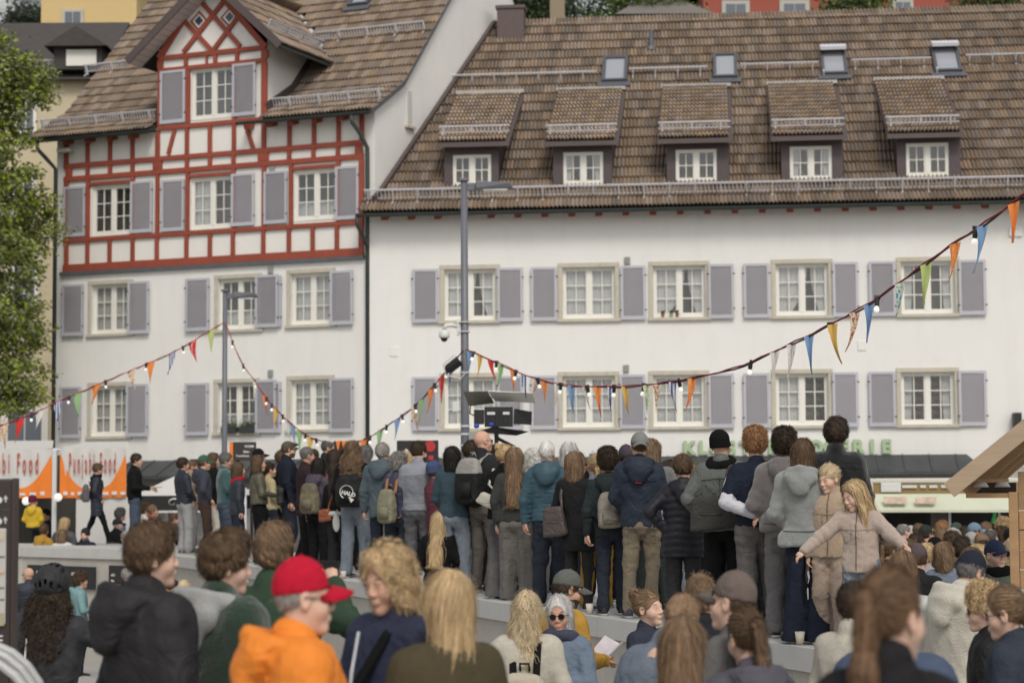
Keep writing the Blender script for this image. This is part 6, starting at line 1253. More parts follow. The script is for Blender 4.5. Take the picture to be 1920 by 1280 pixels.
def person(px, ytop, where, face=0, label='', hair=('short', 'brown'), top='cloth', c='navy', legs='straight', lc='ddenim', pose='down', fem=0, turn=0, tilt=0, skin='a', hat=None, glass=None, hem=.90, L=.018, rs=.006, puff=0, tee=0, hood=0, collar=1, A=.0085, scarf=None, shoe='black', child=0, lean=0, sit=0, flare=0, bag=0, q=None, lk='cloth', h=None, sx=None, inner=None, beard=None, group=None, roll=0, noleg=0, hoodc=None, hscale=None, sway=None, split=0, body_lod=None):
    NSEED[0] += 1; sd = NSEED[0]; rnd = random.Random(sd)
    kind, arg = where; S_F = F/arg*.533 if kind == 'g' else 0
    sx = sx or (1.0 if kind == 'g' else 1.01); hscale = hscale or (.91 if kind == 'g' and S_F > 150 else 1.0)
    if kind == 'w': p = wall_at(px, arg); X, Y, z0 = p.x, p.y, WALL_Z
    elif kind == 'g': Y = arg; X = xpix(px, Y); z0 = lower_ground(Y)
    else: Y = arg; X = xpix(px, Y); z0 = PLAZA_Z
    zt = at_y(px, ytop, Y).z; H = h or (zt-z0-.012+(.45 if sit else 0))
    if kind == 'g' or h: z0 = zt-H+(.45 if sit else 0) if h else z0
    sc = H/1.75; S_px = F/Y*.533
    if q is None: q = .017 if S_px > 150 else (.018 if S_px > 100 else (.022 if S_px > 75 else .027))
    hs = (1/sc)**.85 if not child else (1/sc)*.90; zk = (1.75-.238*hs)/1.512
    root = empty('person', (X, Y, z0), math.radians(face)); root.scale = (sc*sx, sc*sx, sc)
    if lean: root.rotation_euler = (math.radians(lean), 0, math.radians(face)); root.rotation_mode = 'XYZ'
    tag(root, label, 'person', group or 'people in the crowd')
    if kind == 'w' and not sit and not lean and not child and px < 1440: root.rotation_euler = (math.radians(rnd.uniform(-2.2, 1.5)), math.radians(rnd.uniform(-1.8, 1.8)), math.radians(face+rnd.uniform(-7, 7)))
    if isinstance(pose, str): pose = (pose, pose)
    jit = lambda v: tuple(x+rnd.uniform(-.012, .012) for x in v)
    def arm(p_): return [jit(v) for v in (POSE[p_] if isinstance(p_, str) else p_)]
    sw = rnd.uniform(-.032, .032) if sway is None else sway
    bend = rnd.choice((0, 0, 1, 2)); yk = [.02+(.05 if bend == 1 else 0), .02+(.05 if bend == 2 else 0)]; ft = [rnd.uniform(-.04, .04) for _ in range(2)]; w = rnd.uniform(.095, .13)
    if sit: hz = .50; lg = [((s*.10, 0, hz), (s*.15, .40, hz+.02), (s*.14, .42, .09)) for s in (-1, 1)]
    else: hz = .90; lg = [((s*.088+sw, 0, hz), (s*(w*.5+.045)+sw*.5, yk[i]+ft[i]*.5, .49), (s*w, -.02+ft[i], .085)) for i, s in enumerate((-1, 1))]
    if split: lg = [((-.088, 0, hz), (-.12, -.10, .49), (-.12, -.30, .085)), ((.088, 0, hz), (.11, .14, .50), (.11, .26, .085))]
    pr = dict(fem=fem, arms=[arm(pose[0]), arm(pose[1])], legs=lg, hz=hz, sway=sw)
    dz = -.40 if sit else 0
    # --- head
    lod = 0 if S_px > 105 else (1 if S_px > 45 else 2)
    if body_lod is not None: lod = body_lod
    if not turn and kind != 'g': turn = rnd.uniform(-16, 16)
    if not tilt: tilt = rnd.uniform(-7, 5)
    if not roll: roll = rnd.uniform(-5, 5)
    MH = Matrix.Translation((0, -.012, 1.512*zk+.03*hs)) @ Matrix.Rotation(math.radians(turn), 4, 'Z') @ Matrix.Rotation(math.radians(tilt), 4, 'X') @ Matrix.Rotation(math.radians(roll), 4, 'Y') @ Matrix.Translation((0, .012, -.03*hs)) @ Matrix.Diagonal((hs*hscale, hs*hscale, hs*1.03, 1))
    if sit: MH = Matrix.Translation((0, 0, dz)) @ MH
    V, Q, mi = head_geo(fem or child, lod); A4 = np.array(MH); HV = V @ A4[:3, :3].T+A4[:3, 3]
    # --- body core: torso, arms, legs in one skin, then hands
    bare = tee or (inner is not None)
    def core(P):
        Pu = (P[0], P[1], (P[2]-dz)/zk if sit else P[2]/zk); d = body_parts(pr, -.020, -.018, sd, .86, A=0, collar=0, P=Pu)
        d = smin(d, cap(P, (0, -.04, 1.38*zk+dz), (0, -.035, 1.50*zk+dz), .056-.006*fem, .053-.007*fem), .03)
        for (H_, K, A_) in lg: d = smin(d, smin(cap(P, H_, K, .072, .048), cap(P, K, A_, .048, .036), .02), .02)
        return d
    mx = max(.26, *[abs(v[0])+.06 for a in pr['arms'] for v in a]); ylo = min(-.19, *[v[1]-.08 for a in pr['arms'] for v in a]); yhi = max(.17, *[v[1]+.08 for a in pr['arms'] for v in a])
    zhi = max(1.56, *[v[2]+.1 for a in pr['arms'] for v in a])
    hb_ = .022 if bare and S_px > 90 else .034
    r = nets(lambda a, b, c_: core((a, b, c_)), axis_grid(-mx, mx, hb_), axis_grid(ylo, max(yhi, .55 if sit else 0), hb_), axis_grid((.05 if sit else (.78 if noleg else .05)), zhi*zk+dz+.02, hb_)); BV, BQ = r
    parts = [(HV, Q, mi), (BV, BQ, np.zeros(len(BQ), int))]
    for s, a in ((-1, pr['arms'][0]), (1, pr['arms'][1])):
        E, Wr = [Vector((s*v[0], v[1], v[2]*zk+dz)) for v in a]; d = (Wr-E).normalized()
        if S_px < 40: continue
        hv, hq, hm = hand(s, .45+.5*rnd.random()); up = Vector((s*1.0, 0, .15)) if abs(d.z) > .75 else Vector((0, 0, 1)); xx = d.cross(up).normalized(); up = xx.cross(d); R = np.array([[xx.x, d.x, up.x], [xx.y, d.y, up.y], [xx.z, d.z, up.z]])
        k = (.93 if fem else 1.05)*min(1.1, hs); parts.append((hv*k @ R.T+np.array(Wr-d*.005), hq, hm))
    off = 0; VV = []; QQ = []; MM = []
    for v, q_, m_ in parts: VV.append(v); QQ.append(q_+off); MM.append(m_); off += len(v)
    link('body', quadmesh('body', np.concatenate(VV), np.concatenate(QQ), [m_skin[skin], m_lip, m_eye, m_iris, m_brow], np.concatenate(MM)), root)
    # --- upper garment
    box = [(-mx-.03, mx+.03), (ylo-.06 if not hood else min(ylo-.06, -.30), yhi+.04), (hem-.03, zhi+.05)]
    JF = lambda P: body_parts(pr, L, rs, sd, hem, A, puff, tee, hood, collar, flare, P, True, bag); me = mesh_sdf('jacket', JF, box, q, fab(col(c), top), zk=zk); SDFS[root.name] = (JF, dz)
    link(dict(tee='t_shirt', knit='sweater').get(top if not tee else 'tee', 'jacket'), me, root, (0, 0, dz))
    if hoodc is not None: me = mesh_sdf('hood', lambda P: hood_sdf(P, L*.75, sd)-.004, [(-.22, .22), (-.34, .14), (1.24, 1.60)], min(q, .016), fab(col(hoodc), top), zk=zk); link('hood', me, root, (0, 0, dz))
    if inner is not None:
        me = mesh_sdf('sleeves', lambda P: body_parts(pr, L-.030, rs-.004, sd+9, 1.0, A, 0, 0, 0, 0, 0, P, True), box, q, fab(col(inner)), zk=zk); link('shirt', me, root, (0, 0, dz))
    # --- trousers and shoes
    if not noleg:
        lb = [(-.30, .30), (-.42 if split else -.20, .62 if sit else (.40 if split else .22)), (.015, hz+.14)]
        TF = lambda P: trouser_sdf(P, pr, legs, sd, .0125)
        if S_px > 75 and not sit and hem > .79 and kind == 'w':
            for s in (-1, 1):
                for sg in (1,): g_ = proj(TF, [sw+s*(.045+.085*i/4) for i in range(5)], [.845-.135*j/5-(.012 if i_ in (0, 4) and False else 0) for i_, j in enumerate(range(6))], -1, .004); npm = npmesh('pocket', g_, GQ(5, 6), fab([v*.82 for v in col(lc)], lk)); link('pocket', npm, root)
        me = mesh_sdf('trousers', TF, lb, q if S_px > 60 else q*1.05, fab(col(lc), lk)); link('trousers', me, root)
        for i, (H_, K, A_) in enumerate(lg):
            o = link('shoe', _shoe, root, (A_[0], A_[1]+.01, 0), (0, 0, (-1, 1)[i]*-.18), 1.0); o.material_slots[0].link = 'OBJECT'; o.material_slots[0].material = fab(col(shoe), 'leather')
    # --- hair and things on the head
    if hair and hair[0]: o = link('hair', hair_geo(hair[0], S_px > 150) if not hat else hair_under(hair[0], S_px > 150, {'helmet': .125, 'beanie': .12}.get(hat[0], .152)), root, mat=HC[hair[1]]); o.matrix_local = MH
    if hat:
        k, hc = hat[0], hat[1]; o = link('cap' if 'cap' in k else ('helmet' if k == 'helmet' else 'beanie'), hat_me(k), root, mat=fab(col(hc), 'shell' if k == 'helmet' else ('knit' if k == 'beanie' else 'cloth'))); o.matrix_local = MH @ (Matrix.Translation((0, -.036, 0)) @ Matrix.Rotation(PI, 4, 'Z') if len(hat) > 2 else Matrix.Identity(4))
    if glass: o = link('glasses', glasses_me(glass == 'sun'), root); o.matrix_local = MH @ (Matrix.Translation((0, -.012, .138)) @ Matrix.Rotation(.35, 4, 'X') if glass == 'up' else Matrix.Identity(4))
    if beard:
        f = lambda P: smax(smax(head_sdf(P, 0)-.004+.003*sn(P, 130, 3), P[2]-.062+.25*np.clip(.05-P[1], 0, 1)-.0, .008), smax(-.012-P[2], -.0-P[1]+.0, .01), .01); r = nets(lambda a, b, c_: f((a, b, c_)), axis_grid(-.09, .09, .009), axis_grid(-.03, .12, .009), axis_grid(-.03, .09, .009)); o = link('beard', npmesh('beard', r[0], r[1], HC[beard]), root); o.matrix_local = MH
    if scarf:
        f = lambda P: np.sqrt((np.sqrt(P[0]**2/1.3+(P[1]+.02)**2)-.080-L*.35)**2+((P[2]-1.475-.25*P[1])*.75)**2)-.040+.010*sn(P, 48, sd); me = mesh_sdf('scarf', f, [(-.15, .15), (-.16, .13), (1.38, 1.56)], .013, fab(col(scarf), 'knit'), zk=zk); link('scarf', me, root, (0, 0, dz))
    root['_sc'] = sc; root['_zk'] = zk; PEOPLE.append(root); return root
def worn(p, me, name, label, cat, group=None, dz=0.0):
    """something carried: a thing of its own in the wearer's frame"""
    o = link(name, me) if me else empty(name); o.location = p.location; o.rotation_euler = p.rotation_euler; o.scale = p.scale; o.location.z += dz; tag(o, label, cat, group); return o
_bags = {}
def backpack(p, label, c1, c2=None, kind='pack', w=.15, h=.22, zc=1.18, strap='black', dz=0.0):
    k = (kind, w, h, zc)
    if k not in _bags:
        def f(P):
            d = np.maximum(np.maximum(np.abs(P[0])-w*(1-.25*np.clip((P[2]-zc)/h, 0, 1)), np.abs(P[1]+.235)-.075), np.abs(P[2]-zc)-h); s = smax(smax(np.abs(P[0])-w*(1-.28*np.clip((P[2]-zc)/h, 0, 1)**2), np.abs(P[1]+.235)-.078*(1-.4*np.clip((P[2]-zc)/h, 0, 1)), .05), np.abs(P[2]-zc)-h, .06)
            return s+.006*sn(P, 24, 5)+.004*sn(P, 60, 6)
        r = nets(lambda a, b, c_: f((a, b, c_)), axis_grid(-w-.03, w+.03, .018), axis_grid(-.36, -.12, .018), axis_grid(zc-h-.03, zc+h+.03, .018)); zq = r[0][r[1]].mean(1)
        mi = (zq[:, 2] < zc-h*.28).astype(int) if kind == 'two' else ((zq[:, 2] > zc+h*.35).astype(int) if kind == 'lid' else np.zeros(len(zq), int)); body = (r[0], r[1], mi)
        mb = MB(); mb.box(-w*.62, -.345, zc-h*.72, w*.62, -.30, zc-h*.05, 0); mb.tube([(-.03, -.15, zc+h), (-.03, -.18, zc+h+.05), (.03, -.18, zc+h+.05), (.03, -.15, zc+h)], .008, 6, mi=2)
        for s in (-1, 1):
            pts = [Vector(v) for v in ((s*.075, -.165, zc+h*.72), (s*.085, -.13, 1.43), (s*.095, -.05, 1.487), (s*.105, .05, 1.455), (s*.115, .115, 1.36), (s*.13, .125, 1.22), (s*.19, .04, 1.10), (s*.12, -.15, zc-h*.7))]
            mb.strip([[q+Vector((-.024, 0, 0)), q+Vector((.024, 0, 0)), q+Vector((.024, .010, .012)), q+Vector((-.024, .010, .012))] for q in pts], 2, close=True)
        v, q, _ = as_quads(mb); mm = []
        for fc, m in zip(mb.f, mb.m): mm += [m]*(1 if len(fc) <= 4 else len(fc)-2)
        _bags[k] = (np.concatenate([body[0], v]), np.concatenate([body[1], q+len(body[0])]), np.concatenate([body[2], np.array(mm)]))
    V, Q, mi = _bags[k]; me = quadmesh('backpack', V*np.array([1, 1, p['_zk']]), Q, [fab(col(c1), 'shell'), fab(col(c2 or c1), 'shell'), fab(col(strap), 'cloth')], mi); return worn(p, me, 'backpack', label, 'backpack', 'backpacks in the crowd', dz)
def shoulderbag(p, label, c, side=1, z=.98, w=.15, h=.11, d=.05, y=-.12, cross=True, strap=None, x=None, name='shoulder_bag', kind='leather', tiltb=.1, shoulder=None):
    """a bag on a strap: over the opposite shoulder when cross, else over the near one"""
    x = side*.16 if x is None else x; T = Matrix.Translation((x, y, z)) @ Matrix.Rotation(tiltb*side, 4, 'Y'); Ti = np.array(T.inverted())
    def f(P):
        q = [Ti[i, 0]*P[0]+Ti[i, 1]*P[1]+Ti[i, 2]*P[2]+Ti[i, 3] for i in range(3)]; return smax(smax(np.abs(q[0])-w*(1-.15*q[2]/h), np.abs(q[1])-d, .04), np.abs(q[2])-h, .035)+.004*sn(P, 40, 4)
    r = nets(lambda a, b, c_: f((a, b, c_)), axis_grid(x-w-.06, x+w+.06, .017), axis_grid(y-d-.04, y+d+.04, .017), axis_grid(z-h-.05, z+h+.05, .017)); mb = MB()
    ss = shoulder if shoulder is not None else (-side if cross else side); by = -.155
    pts = [(x-side*w*.8, y, z+h*.7), (x*.3+ss*.02, by, 1.20), (ss*.085, by+.02, 1.38), (ss*.10, -.06, 1.49), (ss*.10, .05, 1.46), (ss*.06, .14, 1.34), (x*.5, .15, 1.15), (x+side*.04, .08, z+h*.9), (x+side*w*.75, y+.01, z+h*.7)] if cross else [(x-side*w*.7, y, z+h*.7), (side*.13, by+.02, 1.30), (side*.13, -.05, 1.488), (side*.14, .06, 1.44), (side*.16, .12, 1.28), (x+side*w*.7, y+.03, z+h*.7)]
    wd = .016
    if cross and p.name in SDFS: pts[1:3] = [tuple(v) for v in projp(SDFS[p.name][0], [(x-side*w*.5+(ss*.09-x+side*w*.5)*k/6, z+h+(1.43-z-h)*k/6) for k in range(7)], -1, .012)]
    mb.strip([[Vector(q)+Vector((-wd, 0, .0)), Vector(q)+Vector((wd, 0, 0)), Vector(q)+Vector((wd, -.006, .008)), Vector(q)+Vector((-wd, -.006, .008))] for q in pts], 1, close=True)
    mb.box(x-w*.5, y-d-.004, z-h*.1, x+w*.5, y-d+.004, z-h*.02, 1)
    v, q, _ = as_quads(mb); V = np.concatenate([r[0], v]); Q = np.concatenate([r[1], q+len(r[0])]); mi = np.concatenate([np.zeros(len(r[1]), int), np.ones(len(q), int)]); me = quadmesh(name, V*np.array([1, 1, p['_zk']]), Q, [fab(col(c), kind), fab(col(strap or c), 'leather')], mi); return worn(p, me, name, label, 'bag', 'shoulder bags in the crowd')
def local_box(p, name, label, cat, mb, mats, smooth=False, **k): return worn(p, mb.mesh(name, mats, smooth), name, label, cat, **k)
# ------------------------------------------------------------------ the row standing on the wall, left to right
P = person
w_ = lambda o=.3: ('w', o)
p = P(184, 868, ('w', 1.6), -82, 'woman in a long navy quilted coat and black leggings at the far left', ('short', 'brown'), 'puffer', 'navy', 'skinny', 'black', ('back', 'pocket'), 1, glass='clear', hem=.62, puff=.07, scarf='black', tilt=-12, split=1)
backpack(p, 'slack grey rucksack on the navy quilted coat', 'grden', kind='pack', zc=1.13, h=.20)
p = P(252, 850, ('w', .5), -85, 'man in black jacket and blue jeans holding a white plate', ('short', 'dark'), 'cloth', 'black', 'straight', 'denim', ('hold', 'hold'), 0, lk='denim', tilt=-5)
local_box(p, 'plate', 'white paper plate held by the man in the black jacket', 'plate', MB().lathe([(.03, 0), (.11, .012), (.12, .03), (.10, .016)], 16, 0, Matrix.Translation((0, .37, 1.13))), m_white)
P(348, 857, w_(.4), -60, 'man in navy quilted jacket and pale grey trousers', ('short', 'dark'), 'puffer', 'navy', 'straight', 'lgrey', 'front', puff=.06)
P(362, 862, w_(.9), -75, 'person in a taupe sweater behind the navy quilted jacket', ('crop', 'brown'), 'knit', 'tan', 'straight', 'grey', ('front', 'back'), skin='b')
P(386, 853, w_(.3), -78, 'man in green cap and navy hoodie with dark brown trousers', ('short', 'brown'), 'cloth', (.05, .052, .075), 'slim', 'brown', ('pocket', 'pocket'), hat=('cap', (.03, .12, .06)), hood=1)
P(402, 848, w_(.75), -70, 'long haired man in black jacket and off white trousers', ('bob', 'brown'), 'cloth', 'black', 'wide', 'cream', 'down')
P(418, 848, w_(.25), -82, 'grey haired man in a teal fleece and jeans', ('short', 'darkgrey'), 'fleece', 'teal', 'straight', 'denim', ('front', 'cross'), glass='clear', lk='denim')
P(441, 866, w_(.15), -75, 'woman in dark quilted jacket with a red scarf', ('bob', 'brown'), 'puffer', (.025, .032, .05), 'straight', 'ddenim', 'down', 1, puff=.06, scarf='red', hem=.84)
P(482, 841, w_(1.3), -80, 'man in a black cap and charcoal coat behind the olive jacket', ('short', 'dark'), 'cloth', 'char', 'straight', 'black', 'pocket', hat=('cap', 'black'))
P(487, 853, w_(.35), -80, 'woman in olive leather bomber and wide black trousers', ('bob', 'brown'), 'leather', 'olive', 'wide', 'black', ('pocket', 'hold'), 1, hem=.98, bag=.01)
P(508, 866, w_(1.0), -78, 'smiling dark haired woman in a pale yellow blouse', ('tied', 'dark'), 'cloth', (.40, .34, .20), 'straight', 'navy', 'front', 1)
p = P(541, 826, w_(.6), -82, 'smiling bearded man in flat cap and navy coat', ('short', 'brown'), 'cloth', (.014, .018, .035), 'straight', 'navy', ('pocket', 'down'), hat=('flatcap', (.10, .085, .06)), beard='brown')
shoulderbag(p, 'black bag hanging at the hip of the man in the flat cap', 'black', 1, .98, .15, .13)
P(566, 837, w_(.3), -75, 'grey haired man with wine shirt and dark coat', ('crop', 'darkgrey'), 'cloth', (.035, .02, .025), 'straight', 'black', ('down', 'front'), skin='b', hem=.78)
P(609, 824, w_(1.5), -80, 'balding grey man in glasses behind the khaki rucksack', ('sides', 'darkgrey'), 'cloth', 'char', 'straight', 'black', 'down', glass='clear')
P(592, 846, w_(1.0), -60, 'curly brown haired person behind the dark coated man', ('curly', 'brown'), 'cloth', 'grden', 'straight', 'denim', 'down', 1)
p = P(597, 858, w_(.35), -35, 'dark haired woman in plum hooded jacket and black trousers', ('halfup', 'black'), 'shell', 'purple', 'straight', 'black', 'down', 1, hood=1)
backpack(p, 'khaki rucksack with a buckled lid and yellow and blue patches', (.17, .14, .085), (.14, .115, .07), 'lid', .15, .24, 1.16, strap='brown')
P(627, 842, w_(.9), -65, 'woman with sleek dark hair and a pink top', ('long', 'dark'), 'cloth', 'pinkb', 'straight', 'black', 'down', 1, skin='b')
p = P(634, 868, w_(.2), -25, 'brown haired woman in black with a white jumper tied at the waist', ('long', 'dark'), 'cloth', 'black', 'straight', (.02, .02, .022), 'front', 1)
shoulderbag(p, 'orange brown bag on a diagonal strap', (.28, .07, .02), -1, .98, .11, .10)
mb = MB(); mb.ell((0, -.02, .98), (.20, .155, .06), 18, 8).ell((.08, -.17, .84), (.07, .03, .14), 10, 7); local_box(p, 'tied_jumper', 'white jumper knotted round the waist of the woman in black', 'jumper', mb, fab(C_['white'], 'knit'), True)
p = P(664, 828, w_(.35), -15, 'woman with long wavy blonde hair in black top and blue jeans', ('frizz', 'mid'), 'cloth', 'black', 'straight', 'ldenim', 'down', 1, lk='denim', A=.004)
bk = backpack(p, 'black rucksack with a white arrow ring and the word HALO', 'black', kind='pack', w=.17, h=.21, zc=1.13)
mb = MB(); mb.tube([(.085*math.cos(a), -.352, 1.12+.085*math.sin(a)) for a in [(-1.2+k*.27) for k in range(21)]], .009, 6, flat=.5); mb.add([(.02, -.352, 1.06), (.10, -.352, 1.02), (.055, -.352, .98)], [(0, 1, 2)]); mb.build('ring_print', m_white, bk); text('HALO', .05, m_white, bk, (-.07, -.355, 1.10), (PI/2, .25, 0), off=.003)
P(692, 834, w_(1.0), -20, 'person with long dull grey brown hair behind the blue rain jacket', ('long', 'darkgrey'), 'cloth', 'wine', 'straight', 'black', 'down', 1)
p = P(716, 830, w_(.3), -12, 'grey haired man in a loose petrol blue rain jacket', ('short', 'grey'), 'shell', (.065, .102, .125), 'slim', 'ddenim', 'down', 0, hood=1, hem=.80, L=.035, rs=.016, A=.009)
P(741, 852, w_(.25), -32, 'grey curly haired woman in navy quilted gilet with glasses', ('curly', 'grey'), 'puffer', (.035, .035, .085), 'skinny', 'ddenim', ('front', 'hold'), 1, glass='clear', puff=.055, turn=-25, lk='denim')
p2 = PEOPLE[-1]; backpack(p2, 'olive drawstring rucksack with a tan leather strap', (.21, .20, .125), (.21, .20, .125), 'pack', .13, .24, 1.08, strap=(.35, .16, .07))
P(786, 827, w_(.45), -10, 'man in a pale blue grey t-shirt and dark jeans', ('short', 'dark'), 'cloth', (.26, .275, .32), 'slim', 'grden', ('cross', 'cross'), 0, tee=1, glass='clear', turn=-30, tilt=-10, L=.026, rs=.016, beard='dark', lk='denim')
P(822, 864, w_(.6), -50, 'person in a burgundy quilted coat and navy beanie', ('short', 'brown'), 'puffer', 'burg', 'skinny', 'black', 'down', 1, hat=('beanie', (.05, .08, .20)), puff=.06, hem=.72)
P(857, 836, w_(.3), -20, 'woman with black hair, teal sweater and faded jeans', ('bob', 'black'), 'knit', 'petrol', 'straight', 'ldenim', 'front', 1, lk='denim', turn=-10)
p = P(904, 806, w_(.55), -40, 'bald man in sunglasses and black jacket taller than his neighbours', (None, 'dark'), 'cloth', 'char', 'slim', (.12, .105, .09), ('down', 'front'), 0, glass='sun', turn=-25)
backpack(p, 'large black and pale grey hiking rucksack on the bald man', 'black', (.30, .285, .26), 'lid', .16, .25, 1.20, strap=(.3, .285, .26))
p = P(938, 833, w_(.3), -35, 'blonde woman in sunglasses and black coat with hair pinned up', ('bun', 'blonde'), 'cloth', 'black', 'wide', (.12, .115, .115), 'front', 1, glass='sun', turn=-30)
shoulderbag(p, 'off white sling bag with a round pouch', (.50, .47, .41), -1, 1.10, .19, .075, .045, -.185, False, kind='cloth', x=-.05, tiltb=-.35, shoulder=1)
p = P(972, 838, w_(.35), -12, 'woman with straight light brown hair in a dark grey top', ('verylong', 'mid'), 'cloth', (.05, .052, .048), 'wide', (.17, .155, .14), 'down', 1)
P(997, 843, w_(.9), -15, 'white haired woman in a cyan jacket', ('curlybob', 'white'), 'shell', 'sky', 'straight', 'grey', 'down', 1)
shoulderbag(PEOPLE[-1], 'olive green padded bag against the blue quilted jacket', (.13, .15, .035), -1, 1.13, .13, .17, .07, -.20, False, kind='puffer', x=-.02)
P(1031, 826, w_(.3), -8, 'white haired man in a bright blue quilted jacket and jeans', ('crop', 'white'), 'puffer', (.025, .088, .13), 'straight', 'ddenim', 'down', 0, puff=.052, hood=1, L=.024, lk='denim')
p = P(1062, 828, w_(.75), -20, 'silver haired woman in a black coat', ('silverbob', 'silver'), 'cloth', 'black', 'straight', 'navy', 'down', 1, hem=.60)
p = P(1079, 846, w_(.2), -30, 'woman with clipped brown hair, sunglasses and black coat', ('halfup', 'mid'), 'cloth', (.018, .017, .018), 'skinny', (.03, .03, .03), ('front', 'hold'), 1, glass='sun', turn=-25, hem=.66)
shoulderbag(p, 'dark brown leather tote on the hip of the woman in sunglasses', (.075, .055, .052), -1, 1.0, .13, .17, .05, -.16, False, x=-.20)
p = P(1112, 850, w_(.55), -10, 'fair haired woman raising her hands to her head in mustard trousers', ('tied', 'blonde'), 'cloth', 'steel', 'straight', 'mustard', ('head', 'head'), 1, tee=1)
backpack(p, 'navy and rust child carrier rucksack', (.06, .07, .11), 'rust', 'two', .15, .25, 1.12, strap='navy')
mb = MB(); mb.tube([(-.17, -.22, .92), (-.20, -.20, .80), (-.22, -.17, .70)], [.035, .032, .028], 8); local_box(p, 'child_stocking', 'pink stockinged leg of a carried child', 'child', mb, mat('pink_stocking', (.48, .03, .10), .8), True)
mb = MB(); mb.ell((-.23, -.14, .655), (.04, .075, .035), 10, 7); local_box(p, 'child_shoe', 'grey green child shoe dangling above the mustard trousers', 'shoe', mb, fab((.12, .125, .09)), True)
p = P(1143, 843, w_(.25), -8, 'person with short dark curls in dark green jacket and navy jeans', ('curly', 'dark'), 'cloth', (.022, .034, .036), 'slim', 'ddenim', 'down', 0, hood=1, hem=.84)
backpack(p, 'stone coloured canvas rucksack with cord loop', (.25, .22, .175), (.25, .22, .175), 'pack', .13, .20, 1.14, strap='black')
P(1172, 834, w_(1.3), -10, 'man in a dark cap half hidden behind the grey cap', ('short', 'dark'), 'cloth', 'black', 'straight', 'black', 'down', hat=('cap', 'purple'))
P(1194, 811, w_(.3), -5, 'man in a grey cap, navy jacket and khaki trousers', ('crop', 'brown'), 'shell', (.016, .026, .052), 'slim', 'khaki', 'front', 0, hat=('cap', (.21, .21, .20), 1), hood=1, hem=.86, L=.028, shoe=(.03, .03, .08), turn=0)
p = P(1222, 822, w_(.8), -15, 'woman with brown bob and grey fleece shoulders', ('bob', 'mid'), 'fleece', (.16, .16, .16), 'slim', (.03, .045, .045), 'pocket', 1, glass='sun', scarf=(.06, .035, .035), turn=-25, hem=.9)
shoulderbag(p, 'dusty pink flap bag at hip height', 'pink', -1, .97, .15, .11, .055, -.18, False, x=-.10)
P(1276, 851, w_(.25), -5, 'person in a black quilted coat with one hand on the hip', ('short', 'brown'), 'puffer', (.012, .013, .022), 'straight', (.035, .033, .035), ('hip', 'pocket'), 0, puff=.075, hood=1, hem=.72, L=.035)
P(1302, 868, w_(1.1), -10, 'child in light grey sweatshirt and pale jeans behind the black coat', ('short', 'mid'), 'cloth', (.33, .34, .36), 'slim', 'ldenim', ('hip', 'down'), 0, child=1)
p = P(1356, 807, w_(.35), -12, 'man in black beanie and scarf with grey green jacket', (None, 'dark'), 'shell', (.115, .13, .118), 'straight', 'black', ('pocket', 'down'), 0, hat=('beanie', 'black'), scarf='black', L=.030, rs=.012, hem=.88, bag=.015, turn=-10)
shoulderbag(p, 'big charcoal messenger bag with brown strap', (.055, .052, .05), -1, 1.04, .19, .15, .06, -.20, True, strap=(.06, .042, .036), x=-.07, kind='cloth')
p = P(1419, 805, w_(.35), -6, 'ginger haired boy in navy t-shirt over white sleeves', ('curly', 'ginger'), 'cloth', (.014, .021, .042), 'straight', (.13, .118, .115), ('back', 'back'), 0, tee=1, inner=(.58, .57, .64), lk='denim', L=.022, rs=.014, turn=-12, hem=.93, collar=.7)
text('DRKN', .018, m_white, p, (.05, -.125, .90), (PI/2, 0, 0), name='pocket_print')
P(1471, 807, w_(.4), -4, 'boy with dark curls in a taupe grey hoodie', ('curly', 'dark'), 'fleece', (.165, .148, .145), 'straight', (.16, .15, .15), ('front', 'front'), 0, hood=1, L=.032, rs=.018, bag=.012, hem=.90)
P(1510, 821, w_(.22), -18, 'girl with straight brown hair in a sage grey hoodie and navy flares', ('bob', 'brown'), 'fleece', (.275, .295, .28), 'flare', (.014, .020, .040), ('front', 'front'), 1, hood=1, L=.032, rs=.022, bag=.02, hem=.84, turn=5)
P(1569, 786, w_(.65), -8, 'tallest young man in a black fleece jacket', ('messy', 'dark'), 'fleece', (.013, .013, .016), 'flare', 'mauve', ('down', 'down'), 0, L=.030, rs=.012, turn=-12, hem=.86, collar=1.3, skin='c')
P(1549, 868, w_(.35), 152, 'girl in beige fleece with hair tied back looking down', ('tied', 'pale'), 'fleece', (.42, .315, .225), 'straight', (.40, .31, .245), ('down', 'down'), 1, child=1, hem=.86, L=.03, rs=.018, tilt=-14, turn=-22, skin='c', collar=1.3, q=.014)
P(1606, 897, ('w', .12), 158, 'girl in pale fleece with long loose hair stretching her arms out', ('longfront', 'blonde'), 'fleece', (.46, .365, .31), 'straight', 'ldenim', (((.34, .07, 1.24), (.47, .20, 1.14)), ((.35, .08, 1.22), (.51, .20, 1.08))), 1, child=1, hem=.84, L=.024, rs=.022, tilt=-20, turn=-38, skin='c', collar=1.3, q=.014)
P(822, 972, ('w', .12), -10, 'girl with long blonde hair sitting on the wall between the legs', ('verylong', 'blonde'), 'cloth', 'black', 'straight', 'denim', 'front', 1, sit=1, h=1.62)

